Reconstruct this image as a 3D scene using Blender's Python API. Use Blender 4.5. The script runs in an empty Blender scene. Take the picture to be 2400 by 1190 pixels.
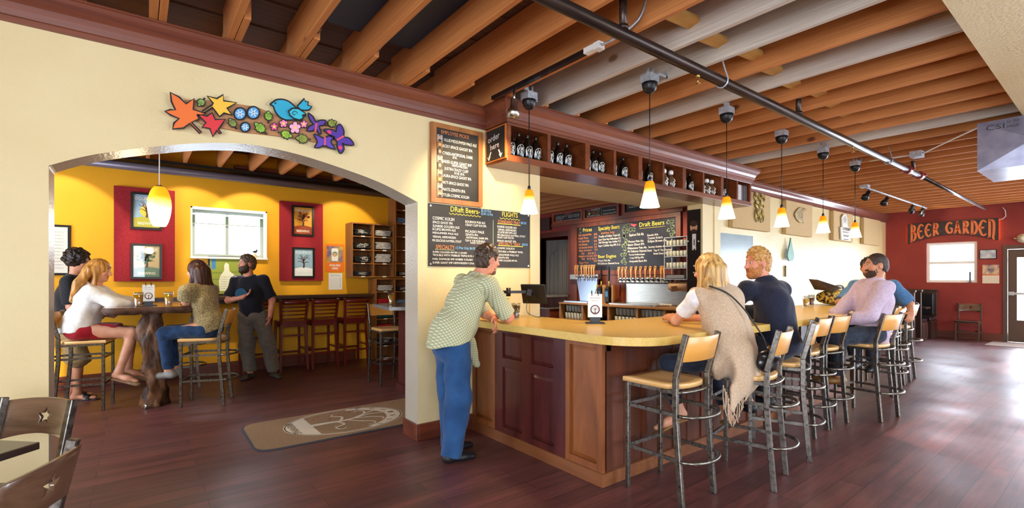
import bpy, bmesh, math, random
import numpy as np
from mathutils import Vector, Matrix
C = bpy.context.scene
COL = C.collection
R = math.radians
rnd = random.Random(7)
# ------------------------------------------------------------------ camera
cam_d = bpy.data.cameras.new('camera'); cam = bpy.data.objects.new('camera', cam_d); COL.objects.link(cam)
cam_d.sensor_width = 36; cam_d.lens = 1137.3/2400*36; cam_d.shift_y = 57.1/2400
cam.location = (0, 0, 1.44); cam.rotation_euler = (R(90), 0, -(math.pi/2-0.9103)); cam_d.clip_start = .05
C.camera = cam
# ------------------------------------------------------------------ world, daylight, exposure
C.view_settings.view_transform = 'Standard'; C.view_settings.look = 'None'
C.view_settings.exposure = 0.0; C.view_settings.gamma = 1; C.view_settings.use_curve_mapping = False
w = bpy.data.worlds.new('sky'); C.world = w; w.use_nodes = True
bg = w.node_tree.nodes['Background']; bg.inputs[0].default_value = (.8, .9, 1, 1); bg.inputs[1].default_value = 4.0
C.cycles.use_denoising = True; C.cycles.max_bounces = 7; C.cycles.diffuse_bounces = 4; C.cycles.glossy_bounces = 3
C.cycles.transparent_max_bounces = 16; C.cycles.transmission_bounces = 4; C.cycles.caustics_reflective = False; C.cycles.caustics_refractive = False
C.cycles.sample_clamp_indirect = 6
def area(name, loc, rot, sx, sy, power, col):
    l = bpy.data.lights.new(name, 'AREA'); l.shape = 'RECTANGLE'; l.size = sx; l.size_y = sy; l.energy = power; l.color = col
    o = bpy.data.objects.new(name, l); COL.objects.link(o); o.location = loc; o.rotation_euler = rot; return o
def spot(name, loc, target, power, col, ang=70, blend=.5, r=.04):
    l = bpy.data.lights.new(name, 'SPOT'); l.energy = power; l.color = col; l.spot_size = R(ang); l.spot_blend = blend; l.shadow_soft_size = r
    o = bpy.data.objects.new(name, l); COL.objects.link(o); o.location = loc
    o.rotation_euler = (Vector(target)-Vector(loc)).to_track_quat('-Z', 'Y').to_euler(); return o
def point(name, loc, power, col, r=.04):
    l = bpy.data.lights.new(name, 'POINT'); l.energy = power; l.color = col; l.shadow_soft_size = r
    o = bpy.data.objects.new(name, l); COL.objects.link(o); o.location = loc; return o
DAY = (.76, .85, 1.0); WARM = (1, .72, .42)
# daylight entering through the big front windows (behind the viewpoint), the side window, the far glazing
area('daylight_front_a', (-.85, -3.3, 1.75), (R(90), 0, 0), 2.2, 2.2, 170, DAY)
area('daylight_left', (-3.3, -.4, 1.75), (R(90), 0, R(-90)), 3.2, 2.2, 300, DAY)
area('daylight_front_b', (4.6, -3.3, 1.75), (R(90), 0, 0), 3.4, 2.2, 210, DAY)
area('daylight_front_c', (9.6, -3.3, 1.75), (R(90), 0, 0), 3.4, 2.2, 150, DAY)
area('daylight_front_d', (14, -3.3, 1.75), (R(90), 0, 0), 3.0, 2.2, 130, DAY)
area('daylight_end', (16.2, -.4, 1.3), (R(90), 0, R(90)), 4.4, 2.3, 900, DAY)
area('daylight_red_wall_window', (15.95, 2.757, 1.83), (R(90), 0, R(90)), .9, .95, 55, DAY)
area('daylight_side_room', (-2.75, 6.2, 1.7), (R(90), 0, R(-90)), 2.6, 1.7, 190, (.72, .84, 1))
area('daylight_back_window', (1.15, 8.85, 2.12), (R(-90), 0, 0), .94, .66, 30, DAY)
sun_l = bpy.data.lights.new('sun', 'SUN'); sun_l.energy = 9.0; sun_l.angle = R(1.2); sun_l.color = (1, .95, .86)
sun = bpy.data.objects.new('sun', sun_l); COL.objects.link(sun)
sun.rotation_euler = Vector((.55, 1, -.62)).to_track_quat('-Z', 'Y').to_euler()

# ------------------------------------------------------------------ helpers: objects
def tag(o, label=None, cat=None, group=None, kind=None):
    if label: o['label'] = label
    if cat: o['category'] = cat
    if group: o['group'] = group
    if kind: o['kind'] = kind
    return o
def T(name, label, cat, loc=(0, 0, 0), rz=0, group=None):
    o = bpy.data.objects.new(name, None); COL.objects.link(o); o.location = loc; o.rotation_euler = (0, 0, rz); o.empty_display_size = .1
    return tag(o, label, cat, group)
def dup(root, loc, rz=None, label=None, group=None, mats=None):
    r = root.copy(); COL.objects.link(r); r.location = loc
    if rz is not None: r.rotation_euler = (0, 0, rz)
    if label: r['label'] = label
    if group: r['group'] = group
    for ch in list(root.children):
        c = ch.copy(); COL.objects.link(c); c.parent = r
        for g in list(ch.children):
            d = g.copy(); COL.objects.link(d); d.parent = c
    return r
class MB:
    def __init__(s): s.v = []; s.f = []; s.m = []; s.sm = []
    def add(s, vs, fs, m=0, sm=False):
        b = len(s.v); s.v += [tuple(x) for x in vs]
        for f in fs: s.f.append(tuple(b+i for i in f)); s.m.append(m); s.sm.append(sm)
        return s
    def box(s, x0, x1, y0, y1, z0, z1, m=0):
        return s.add([(x0,y0,z0),(x1,y0,z0),(x1,y1,z0),(x0,y1,z0),(x0,y0,z1),(x1,y0,z1),(x1,y1,z1),(x0,y1,z1)],
              [(0,3,2,1),(4,5,6,7),(0,1,5,4),(1,2,6,5),(2,3,7,6),(3,0,4,7)], m)
    def bar(s, p0, p1, a, b, up=(0, 0, 1), m=0, a2=None, b2=None):
        """tapered rectangular bar from p0 to p1; a across, b along up-ish"""
        p0 = Vector(p0); p1 = Vector(p1); d = (p1-p0).normalized(); u = Vector(up)
        if abs(d.dot(u)) > .98: u = Vector((0, 1, 0))
        x = d.cross(u).normalized(); y = x.cross(d)
        a2 = a if a2 is None else a2; b2 = b if b2 is None else b2
        vs = [p+x*(i*aa/2)+y*(j*bb/2) for p, aa, bb in ((p0, a, b), (p1, a2, b2)) for i, j in ((-1,-1),(1,-1),(1,1),(-1,1))]
        return s.add(vs, [(0,3,2,1),(4,5,6,7),(0,1,5,4),(1,2,6,5),(2,3,7,6),(3,0,4,7)], m)
    def tube(s, pts, r, n=8, m=0, closed=False, cap=True, flat=None):
        pts = [Vector(p) for p in pts]; N = len(pts); rs = r if isinstance(r, (list, tuple)) else [r]*N
        vs = []; prev = None
        for i, p in enumerate(pts):
            a = pts[(i-1) % N] if (closed or i > 0) else p; b = pts[(i+1) % N] if (closed or i < N-1) else p
            d = (b-a).normalized()
            if prev is None:
                u = Vector((0,0,1)) if abs(d.z) < .9 else Vector((1,0,0))
                x = d.cross(u).normalized()
            else:
                x = (prev-d*prev.dot(d)); x = x.normalized() if x.length > 1e-6 else d.orthogonal().normalized()
            prev = x; y = d.cross(x)
            for k in range(n):
                t = 2*math.pi*k/n; vs.append(p+(x*math.cos(t)+y*math.sin(t)*(flat or 1))*rs[i])
        fs = []
        for i in range(N if closed else N-1):
            for k in range(n):
                a = i*n+k; b = i*n+(k+1) % n; c = ((i+1) % N)*n+(k+1) % n; d = ((i+1) % N)*n+k; fs.append((a, b, c, d))
        s.add(vs, fs, m, True)
        if cap and not closed:
            b0 = len(s.v)-N*n
            s.f.append(tuple(b0+k for k in reversed(range(n)))); s.m.append(m); s.sm.append(False)
            s.f.append(tuple(b0+(N-1)*n+k for k in range(n))); s.m.append(m); s.sm.append(False)
        return s
    def lathe(s, prof, c=(0, 0, 0), n=24, m=0, sm=True, axis=None):
        """prof: (r,z) list; around z through c, or around axis"""
        c = Vector(c); q = Vector((0,0,1)).rotation_difference(Vector(axis).normalized()) if axis else None
        vs = []
        for r, z in prof:
            for k in range(n):
                p = Vector((r*math.cos(2*math.pi*k/n), r*math.sin(2*math.pi*k/n), z))
                vs.append(c+(q @ p if q else p))
        fs = [(i*n+k, i*n+(k+1) % n, (i+1)*n+(k+1) % n, (i+1)*n+k) for i in range(len(prof)-1) for k in range(n)]
        s.add(vs, fs, m, sm); b = len(s.v)-len(prof)*n
        if prof[0][0] > 1e-5: s.f.append(tuple(b+k for k in reversed(range(n)))); s.m.append(m); s.sm.append(False)
        if prof[-1][0] > 1e-5: s.f.append(tuple(b+(len(prof)-1)*n+k for k in range(n))); s.m.append(m); s.sm.append(False)
        return s
    def ball(s, c, r, n=12, m=0):
        rx, ry, rz = r if isinstance(r, (tuple, list)) else (r, r, r)
        h = n//2+1; vs = []; c = Vector(c)
        for i in range(h+1):
            t = math.pi*i/h
            for k in range(n):
                p = 2*math.pi*k/n; vs.append(c+Vector((rx*math.sin(t)*math.cos(p), ry*math.sin(t)*math.sin(p), -rz*math.cos(t))))
        return s.add(vs, [(i*n+k, i*n+(k+1) % n, (i+1)*n+(k+1) % n, (i+1)*n+k) for i in range(h) for k in range(n)], m, True)
    def prism(s, poly, fr, d0, d1, m=0, mside=None, holes=None):
        """poly in (u,v) of frame fr=(O,U,V,N), extruded from d0 to d1 along N (d1 outward)"""
        O, U, V, Nn = fr; n = len(poly)
        if d0 == 0: d0 = .002
        P = lambda u, v, d: O+U*u+V*v+Nn*d
        ar = sum(poly[i][0]*poly[(i+1) % n][1]-poly[(i+1) % n][0]*poly[i][1] for i in range(n))
        pl = list(poly) if ar > 0 else list(reversed(poly))
        vs = [P(u, v, d1) for u, v in pl]+[P(u, v, d0) for u, v in pl]
        if holes is None:
            tri = tess(pl)
            s.add(vs, tri, m); s.add(vs, [tuple(n+i for i in reversed(t)) for t in tri], m)
        s.add(vs, [(i, i+n, (i+1) % n+n, (i+1) % n) for i in range(n)], m if mside is None else mside)
        return s
    def obox(s, fr, u0, u1, v0, v1, d0, d1, m=0):
        return s.prism([(u0,v0),(u1,v0),(u1,v1),(u0,v1)], fr, d0, d1, m)
    def text(s, txt, fr, u, v, h, w=None, d=.003, m=0, align='L', ext=0, shear=0, bold=0, rot=0, maxw=None):
        """a line of writing: left/baseline (u,v) on frame fr, cap height h, fitted to width w"""
        vs, fs, bw = glyphs(txt, ext > 0, bold)
        if not vs: return s
        sc = h; sx = (w/bw if w else sc*.92)
        if maxw and bw*sx > maxw: sx = maxw/bw
        off = {'L': 0, 'C': -bw*sx/2, 'R': -bw*sx}[align]; O, U, V, Nn = fr
        cr, sr = math.cos(rot), math.sin(rot); out = []
        for x, y, z in vs:
            a = off+x*sx+y*sc*shear; b = y*sc
            out.append(O+U*(u+a*cr-b*sr)+V*(v+a*sr+b*cr)+Nn*(d+z*ext))
        return s.add(out, fs, m)
    def stroke(s, pts, fr, wd, d=.003, m=0, closed=False):
        """a flat chalk stroke through (u,v) points; wd may be a list"""
        O, U, V, Nn = fr; N = len(pts); ws = wd if isinstance(wd, (list, tuple)) else [wd]*N; vs = []
        for i, (u, v) in enumerate(pts):
            a = pts[(i-1) % N] if closed or i > 0 else pts[i]; b = pts[(i+1) % N] if closed or i < N-1 else pts[i]
            du, dv = b[0]-a[0], b[1]-a[1]; l = math.hypot(du, dv) or 1; nx, ny = -dv/l*ws[i]/2, du/l*ws[i]/2
            vs += [O+U*(u-nx)+V*(v-ny)+Nn*d, O+U*(u+nx)+V*(v+ny)+Nn*d]
        fs = [(2*i, 2*((i+1) % N), 2*((i+1) % N)+1, 2*i+1) for i in range(N if closed else N-1)]
        return s.add(vs, fs, m)
    def disc(s, fr, u, v, r, d=.003, m=0, n=16, rv=None):
        O, U, V, Nn = fr; rv = rv or r
        return s.add([O+U*(u+r*math.cos(2*math.pi*k/n))+V*(v+rv*math.sin(2*math.pi*k/n))+Nn*d for k in range(n)], [tuple(range(n))], m)
    def xf(s, mat):
        s.v = [tuple(mat @ Vector(p)) for p in s.v]; return s
    def build(s, name, mats, parent=None, bevel=0, sub=0, world=False, seg=2):
        me = bpy.data.meshes.new(name); vs = s.v; loc = Vector((0, 0, 0))
        if world and parent is not None:
            l = parent.location; vs = [(x-l.x, y-l.y, z-l.z) for x, y, z in vs]
        if parent is None and vs:
            a = np.array(vs); lo = a.min(0); hi = a.max(0); loc = Vector(((lo[0]+hi[0])/2, (lo[1]+hi[1])/2, lo[2]))
            vs = [(x-loc.x, y-loc.y, z-loc.z) for x, y, z in vs]
        me.from_pydata(vs, [], s.f)
        for m in (mats if isinstance(mats, (list, tuple)) else [mats]): me.materials.append(m)
        me.polygons.foreach_set('material_index', s.m); me.polygons.foreach_set('use_smooth', s.sm); me.update()
        o = bpy.data.objects.new(name, me); COL.objects.link(o)
        if parent is not None: o.parent = parent
        else: o.location = loc
        if bevel:
            b = o.modifiers.new('b', 'BEVEL'); b.width = bevel; b.segments = seg; b.limit_method = 'ANGLE'; b.angle_limit = R(50)
        if sub:
            b = o.modifiers.new('s', 'SUBSURF'); b.levels = sub; b.render_levels = sub
        return o
from mathutils.geometry import tessellate_polygon
def tess(pl):
    r = []
    for t in tessellate_polygon([[Vector((u, v, 0)) for u, v in pl]]):
        a, b, c = (pl[i] for i in t)
        if (b[0]-a[0])*(c[1]-a[1])-(b[1]-a[1])*(c[0]-a[0]) < 0: t = (t[0], t[2], t[1])
        r.append(tuple(t))
    return r
_G = {}
def glyphs(txt, solid, bold=0):
    k = (txt, solid, bold)
    if k not in _G:
        cu = bpy.data.curves.new('t', 'FONT'); cu.body = txt; cu.size = 1.0; cu.resolution_u = 2; cu.extrude = .5 if solid else 0; cu.offset = bold
        o = bpy.data.objects.new('t', cu); COL.objects.link(o)
        me = bpy.data.meshes.new_from_object(o.evaluated_get(bpy.context.evaluated_depsgraph_get()))
        vs = [tuple(v.co) for v in me.vertices]; fs = [tuple(p.vertices) for p in me.polygons]
        bpy.data.objects.remove(o); bpy.data.curves.remove(cu); bpy.data.meshes.remove(me)
        if vs:
            x0 = min(v[0] for v in vs); bw = max(v[0] for v in vs)-x0; ch = .73
            vs = [((v[0]-x0)/ch, v[1]/ch, v[2]) for v in vs]; bw /= ch
        else: bw = 1
        _G[k] = (vs, fs, bw)
    return _G[k]
def frame(O, U, V):
    U = Vector(U).normalized(); V = Vector(V).normalized(); return (Vector(O), U, V, U.cross(V))
def FY(y): return frame((0, y, 0), (1, 0, 0), (0, 0, 1))          # wall facing -Y: (u,v) = (x,z), outward = -Y
def FX(x): return frame((x, 0, 0), (0, -1, 0), (0, 0, 1))         # wall facing -X: u = -y, v = z, outward = -X
FZ = lambda z: frame((0, 0, z), (1, 0, 0), (0, 1, 0))
def struct(name, mb, mats, **k): return tag(mb.build(name, mats, **k), kind='structure')
def arc(cx, cy, r, a0, a1, n=12, ry=None):
    ry = ry or r
    return [(cx+r*math.cos(R(a0+(a1-a0)*i/n)), cy+ry*math.sin(R(a0+(a1-a0)*i/n))) for i in range(n+1)]
def spline(pts, n=6, closed=False):
    """Catmull-Rom through points of any dimension"""
    N = len(pts); out = []; P = [np.array(p, float) for p in pts]
    g = (lambda i: P[i % N]) if closed else (lambda i: P[min(max(i, 0), N-1)])
    for i in range(N if closed else N-1):
        a, b, c, d = g(i-1), g(i), g(i+1), g(i+2)
        for j in range(n):
            t = j/n; out.append(tuple(.5*((2*b)+(c-a)*t+(2*a-5*b+4*c-d)*t*t+(3*b-a-3*c+d)*t**3)))
    if not closed: out.append(tuple(P[-1]))
    return out
def rrect(x0, x1, y0, y1, r, n=5):
    return arc(x1-r, y0+r, r, -90, 0, n)+arc(x1-r, y1-r, r, 0, 90, n)+arc(x0+r, y1-r, r, 90, 180, n)+arc(x0+r, y0+r, r, 180, 270, n)

# ------------------------------------------------------------------ helpers: materials
def lin(c):
    if isinstance(c, str):
        c = c.lstrip('#'); c = [int(c[i:i+2], 16)/255 for i in (0, 2, 4)]
        c = [x/12.92 if x <= .04045 else ((x+.055)/1.055)**2.4 for x in c]
    return (c[0], c[1], c[2], 1)
_M = {}
def _base(name):
    m = bpy.data.materials.new(name); m.use_nodes = True; nt = m.node_tree; return m, nt, nt.nodes['Principled BSDF']
def mat(name, c, rough=.5, metal=0, spec=.5, c2=None, scale=8, stretch=(1, 1, 1), detail=4, ramp=(.35, .65), bump=0, bscale=None, coat=0, emit=None, estr=0, trans=0, ior=1.45, sss=0, sheen=0, alpha=1, rvar=0, rand=True):
    if name in _M: return _M[name]
    m, nt, b = _base(name); L = nt.links; I = b.inputs
    I['Base Color'].default_value = lin(c); I['Roughness'].default_value = rough; I['Metallic'].default_value = metal
    I['Specular IOR Level'].default_value = spec; I['Coat Weight'].default_value = coat; I['Coat Roughness'].default_value = .12
    I['Transmission Weight'].default_value = trans; I['IOR'].default_value = ior; I['Alpha'].default_value = alpha
    if sheen: I['Sheen Weight'].default_value = sheen
    if sss: I['Subsurface Weight'].default_value = sss; I['Subsurface Radius'].default_value = (.012, .005, .003)
    if emit: I['Emission Color'].default_value = lin(emit); I['Emission Strength'].default_value = estr
    if c2 or bump or rvar:
        tc = nt.nodes.new('ShaderNodeTexCoord'); mp = nt.nodes.new('ShaderNodeMapping'); mp.inputs['Scale'].default_value = stretch
        L.new(tc.outputs['Object'], mp.inputs['Vector'])
        if rand:
            oi = nt.nodes.new('ShaderNodeObjectInfo'); mu = nt.nodes.new('ShaderNodeMath'); mu.operation = 'MULTIPLY'; mu.inputs[1].default_value = 37
            L.new(oi.outputs['Random'], mu.inputs[0]); L.new(mu.outputs[0], mp.inputs['Location'])
        nz = nt.nodes.new('ShaderNodeTexNoise'); nz.inputs['Scale'].default_value = scale; nz.inputs['Detail'].default_value = detail
        L.new(mp.outputs[0], nz.inputs['Vector'])
        if c2:
            cr = nt.nodes.new('ShaderNodeValToRGB'); e = cr.color_ramp.elements
            e[0].position = ramp[0]; e[0].color = lin(c); e[1].position = ramp[1]; e[1].color = lin(c2)
            L.new(nz.outputs['Fac'], cr.inputs[0]); L.new(cr.outputs[0], I['Base Color'])
        if rvar:
            mr = nt.nodes.new('ShaderNodeMapRange'); mr.inputs['To Min'].default_value = max(rough-rvar, .02); mr.inputs['To Max'].default_value = rough+rvar
            L.new(nz.outputs['Fac'], mr.inputs['Value']); L.new(mr.outputs[0], I['Roughness'])
        if bump:
            n2 = nz
            if bscale:
                n2 = nt.nodes.new('ShaderNodeTexNoise'); n2.inputs['Scale'].default_value = bscale; n2.inputs['Detail'].default_value = 3; L.new(tc.outputs['Object'], n2.inputs['Vector'])
            bp = nt.nodes.new('ShaderNodeBump'); bp.inputs['Strength'].default_value = bump; bp.inputs['Distance'].default_value = .01
            L.new(n2.outputs['Fac'], bp.inputs['Height']); L.new(bp.outputs[0], I['Normal'])
    _M[name] = m; return m
def wood(name, c1, c2, axis='y', scale=9, rough=.5, coat=0, ramp=(.3, .7), bump=.08, knots=None, k=.06, spec=.5):
    """grain runs along axis; optional dark knots"""
    if name in _M: return _M[name]
    m, nt, b = _base(name); L = nt.links; I = b.inputs
    tc = nt.nodes.new('ShaderNodeTexCoord'); mp = nt.nodes.new('ShaderNodeMapping'); st = [1, 1, 1]; st['xyz'.index(axis)] = k
    mp.inputs['Scale'].default_value = st; L.new(tc.outputs['Object'], mp.inputs['Vector'])
    oi = nt.nodes.new('ShaderNodeObjectInfo'); mu = nt.nodes.new('ShaderNodeMath'); mu.operation = 'MULTIPLY'; mu.inputs[1].default_value = 41
    L.new(oi.outputs['Random'], mu.inputs[0]); L.new(mu.outputs[0], mp.inputs['Location'])
    nz = nt.nodes.new('ShaderNodeTexNoise'); nz.inputs['Scale'].default_value = scale; nz.inputs['Detail'].default_value = 6; nz.inputs['Roughness'].default_value = .65; nz.inputs['Distortion'].default_value = .6
    L.new(mp.outputs[0], nz.inputs['Vector'])
    cr = nt.nodes.new('ShaderNodeValToRGB'); e = cr.color_ramp.elements; e[0].position, e[1].position = ramp; e[0].color = lin(c1); e[1].color = lin(c2)
    L.new(nz.outputs['Fac'], cr.inputs[0]); out = cr.outputs[0]
    if knots:
        vo = nt.nodes.new('ShaderNodeTexVoronoi'); mp2 = nt.nodes.new('ShaderNodeMapping'); s2 = [1.6]*3; s2['xyz'.index(axis)] = .9; mp2.inputs['Scale'].default_value = s2
        L.new(tc.outputs['Object'], mp2.inputs[0]); L.new(mu.outputs[0], mp2.inputs['Location']); L.new(mp2.outputs[0], vo.inputs['Vector']); vo.inputs['Scale'].default_value = 1
        c3 = nt.nodes.new('ShaderNodeValToRGB'); c3.color_ramp.elements[0].position = .035; c3.color_ramp.elements[0].color = (1, 1, 1, 1); c3.color_ramp.elements[1].position = .06; c3.color_ramp.elements[1].color = (0, 0, 0, 1)
        L.new(vo.outputs['Distance'], c3.inputs[0]); mx = nt.nodes.new('ShaderNodeMix'); mx.data_type = 'RGBA'
        L.new(c3.outputs[0], mx.inputs[0]); L.new(out, mx.inputs[6]); mx.inputs[7].default_value = lin(knots); out = mx.outputs[2]
    L.new(out, I['Base Color']); I['Roughness'].default_value = rough; I['Coat Weight'].default_value = coat; I['Coat Roughness'].default_value = .15; I['Specular IOR Level'].default_value = spec
    if bump:
        bp = nt.nodes.new('ShaderNodeBump'); bp.inputs['Strength'].default_value = bump; bp.inputs['Distance'].default_value = .01; L.new(nz.outputs['Fac'], bp.inputs['Height']); L.new(bp.outputs[0], I['Normal'])
    _M[name] = m; return m
def plaster(name, c, c2=None, rough=.55, spec=.4, bump=.35, scale=55):
    return mat(name, c, rough, spec=spec, c2=c2 or c, scale=1.5, bump=bump, bscale=scale, rand=False)
def glassy(name, tint=(1, 1, 1), gl=.12, rough=.02, alpha_c=None):
    """thin clear glass: see-through with a grazing reflection"""
    if name in _M: return _M[name]
    m = bpy.data.materials.new(name); m.use_nodes = True; nt = m.node_tree; nt.nodes.clear(); L = nt.links
    o = nt.nodes.new('ShaderNodeOutputMaterial'); t = nt.nodes.new('ShaderNodeBsdfTransparent'); g = nt.nodes.new('ShaderNodeBsdfGlossy'); mx = nt.nodes.new('ShaderNodeMixShader')
    t.inputs[0].default_value = (*tint, 1); g.inputs['Roughness'].default_value = rough
    lw = nt.nodes.new('ShaderNodeLayerWeight'); lw.inputs[0].default_value = .12; mr = nt.nodes.new('ShaderNodeMapRange'); mr.inputs['To Min'].default_value = gl; mr.inputs['To Max'].default_value = min(.7, gl*5)
    L.new(lw.outputs['Facing'], mr.inputs[0]); L.new(mr.outputs[0], mx.inputs[0]); L.new(t.outputs[0], mx.inputs[1]); L.new(g.outputs[0], mx.inputs[2]); L.new(mx.outputs[0], o.inputs[0])
    _M[name] = m; return m
# ------------------------------------------------------------------ materials of the room
CREAM = plaster('cream_plaster', '#dfcd9e', '#dac594', rough=.5)
CREAM2 = plaster('cream_gloss', '#dfcc98', '#d9c28a', rough=.34, spec=.6, bump=.35, scale=38)
YEL = plaster('yellow_plaster', '#e8a81c', '#e2a018', rough=.6, bump=.2)
RED = plaster('red_plaster', '#963a30', '#8a312b', rough=.6, bump=.15)
MAHO = wood('mahogany_x', '#4a2014', '#7a3a22', 'x', 8, rough=.35, coat=.2)
MAHOY = wood('mahogany_y', '#4a2014', '#7a3a22', 'y', 8, rough=.35, coat=.2)
MAHOZ = wood('mahogany_z', '#451c13', '#6e3120', 'z', 8, rough=.35, coat=.2)
CROWN = wood('crown_wood', '#592a1c', '#84462c', 'x', 9, rough=.4, coat=.15)
CROWNY = wood('crown_wood_y', '#592a1c', '#84462c', 'y', 9, rough=.4, coat=.15)
JOIST = wood('joist_wood', '#a3592a', '#d8924f', 'y', 120, rough=.75, bump=.03, ramp=(.2, .8), knots='#6b3418', k=.012)
JOISTG = wood('joist_weathered', '#a39384', '#ded2c3', 'y', 130, rough=.85, bump=.03, ramp=(.2, .8), knots='#8a6a4a', k=.012)
BLOCK = wood('block_wood', '#b3803f', '#cf9e55', 'x', 12, rough=.75)
DECK = wood('deck_boards', '#47291a', '#6e4528', 'x', 40, rough=.8, k=.03)
WHITEP = mat('white_paint', '#efeee8', .45)
BLACKM = mat('black_metal', '#121214', .35, spec=.5)
GALV = mat('galvanized', '#c3c8cf', .4, metal=.45, c2='#a5abb3', scale=30, bump=.05)
STEEL = mat('brushed_steel', '#c9c6bf', .28, metal=1, c2='#b3b0a8', scale=6, stretch=(1, 1, 30))
CHROME = mat('chrome', '#d8d8d8', .12, metal=1)
PANE = glassy('window_pane', (1, 1, 1), .06)
CLEAR = glassy('clear_glass', (.93, .95, .95), .14)
def floor_mat():
    m, nt, b = _base('floor_planks'); L = nt.links
    tc = nt.nodes.new('ShaderNodeTexCoord'); br = nt.nodes.new('ShaderNodeTexBrick'); mp = nt.nodes.new('ShaderNodeMapping')
    L.new(tc.outputs['Object'], br.inputs[0]); L.new(tc.outputs['Object'], mp.inputs[0]); mp.inputs['Scale'].default_value = (.12, 1.6, 1)
    br.inputs['Scale'].default_value = 1; br.inputs['Brick Width'].default_value = 1.2; br.inputs['Row Height'].default_value = .15
    br.inputs['Mortar Size'].default_value = .0025; br.inputs['Bias'].default_value = 0
    br.inputs['Color1'].default_value = lin('#4f2827'); br.inputs['Color2'].default_value = lin('#653532'); br.inputs['Mortar'].default_value = lin('#2c130e')
    nz = nt.nodes.new('ShaderNodeTexNoise'); nz.inputs['Scale'].default_value = 14; nz.inputs['Detail'].default_value = 7; nz.inputs['Roughness'].default_value = .7; L.new(mp.outputs[0], nz.inputs[0])
    mr = nt.nodes.new('ShaderNodeMapRange'); mr.inputs['From Min'].default_value = .3; mr.inputs['From Max'].default_value = .7; mr.inputs['To Min'].default_value = .5; mr.inputs['To Max'].default_value = 1.5; L.new(nz.outputs['Fac'], mr.inputs[0])
    mx = nt.nodes.new('ShaderNodeMix'); mx.data_type = 'RGBA'; mx.blend_type = 'MULTIPLY'; mx.inputs[0].default_value = 1
    L.new(br.outputs[0], mx.inputs[6]); L.new(mr.outputs[0], mx.inputs[7]); L.new(mx.outputs[2], b.inputs['Base Color'])
    n2 = nt.nodes.new('ShaderNodeTexNoise'); n2.inputs['Scale'].default_value = 1.1; n2.inputs['Detail'].default_value = 5; L.new(tc.outputs['Object'], n2.inputs[0])
    m2 = nt.nodes.new('ShaderNodeMapRange'); m2.inputs['From Min'].default_value = .3; m2.inputs['From Max'].default_value = .7; m2.inputs['To Min'].default_value = .32; m2.inputs['To Max'].default_value = .52; L.new(n2.outputs['Fac'], m2.inputs[0]); L.new(m2.outputs[0], b.inputs['Roughness'])
    b.inputs['Specular IOR Level'].default_value = .75
    bp = nt.nodes.new('ShaderNodeBump'); bp.inputs['Strength'].default_value = .06; bp.inputs['Distance'].default_value = .01; L.new(nz.outputs['Fac'], bp.inputs['Height']); L.new(bp.outputs[0], b.inputs['Normal'])
    return m
# ------------------------------------------------------------------ floor, walls
struct('floor', MB().box(-3, 15.75, -3.2, 11.2, -.1, 0), floor_mat())
XF = 15.6; YW = 3.908; YC = 4.05; XB = 8.3
archpts = spline([(-.399, 2.1), (-.238, 2.18), (-.035, 2.254), (.186, 2.318), (.352, 2.36), (.516, 2.388), (.691, 2.402), (.982, 2.381), (1.367, 2.31), (1.664, 2.235), (1.978, 2.115)], 4)
poly = [(-3, 0), (-.399, 0)]+archpts+[(1.978, 0), (3.393, 0), (3.393, 3.04), (-3, 3.04)]
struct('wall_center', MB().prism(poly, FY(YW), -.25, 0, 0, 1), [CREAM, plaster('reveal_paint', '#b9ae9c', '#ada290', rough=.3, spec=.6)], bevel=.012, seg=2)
def holed(mb, axis, p0, p1, a0, a1, z0, z1, holes):
    """slab with rectangular holes: axis 'y' = lies in a y plane (runs along x)"""
    xs = sorted({a0, a1, *[h[0] for h in holes], *[h[1] for h in holes]}); zs = sorted({z0, z1, *[h[2] for h in holes], *[h[3] for h in holes]})
    for i in range(len(xs)-1):
        for j in range(len(zs)-1):
            cx, cz = (xs[i]+xs[i+1])/2, (zs[j]+zs[j+1])/2
            if any(h[0] < cx < h[1] and h[2] < cz < h[3] for h in holes): continue
            if axis == 'y': mb.box(xs[i], xs[i+1], p0, p1, zs[j], zs[j+1])
            else: mb.box(p0, p1, xs[i], xs[i+1], zs[j], zs[j+1])
    return mb
struct('wall_bar', MB().box(3.393, 6.559, YW, 4.62, 2.53, 3.04), CREAM)
struct('wall_post', MB().box(6.559, 7.05, YW, 4.15, 0, 3.04), CREAM, bevel=.012)
struct('wall_side', MB().box(7.05, XF, YC, YC+.15, 0, 3.04), CREAM2)
struct('wall_far', holed(MB(), 'x', XF, XF+.15, -3.2, YC+.15, 0, 3.4, [(2.295, 3.22, 1.34, 2.315), (.75, 1.83, 0, 2.14), (-2.6, .5, .2, 2.5)]), RED)
struct('wall_front', holed(MB(), 'y', -3.2, -3.05, -3, XF, 0, 3.4, [(-1.9, .3, .6, 2.9), (2.9, 6.3, .6, 2.9), (7.9, 11.3, .6, 2.9), (12.5, 15.3, .6, 2.9)]), CREAM)
struct('wall_left', holed(MB(), 'x', -3.15, -3, -3.2, 4.16, 0, 3.4, [(-2.0, 1.2, .6, 2.9)]), CREAM)
struct('wall_back', holed(MB(), 'y', 8.53, 8.75, -2.65, 4.6, 0, 3.4, [(.662, 1.643, 1.76, 2.48)]), YEL)
struct('wall_side_room', holed(MB(), 'x', -2.65, -2.5, 4.16, 8.53, 0, 3.4, [(4.9, 7.5, .9, 2.6)]), YEL)
struct('wall_partition', MB().box(3.393, 3.5, 4.16, 5.5, 0, 3.4).box(3.393, 4.6, 5.5, 5.6, 0, 3.4).box(4.5, 4.6, 5.6, 8.53, 0, 3.4), YEL)
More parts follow.
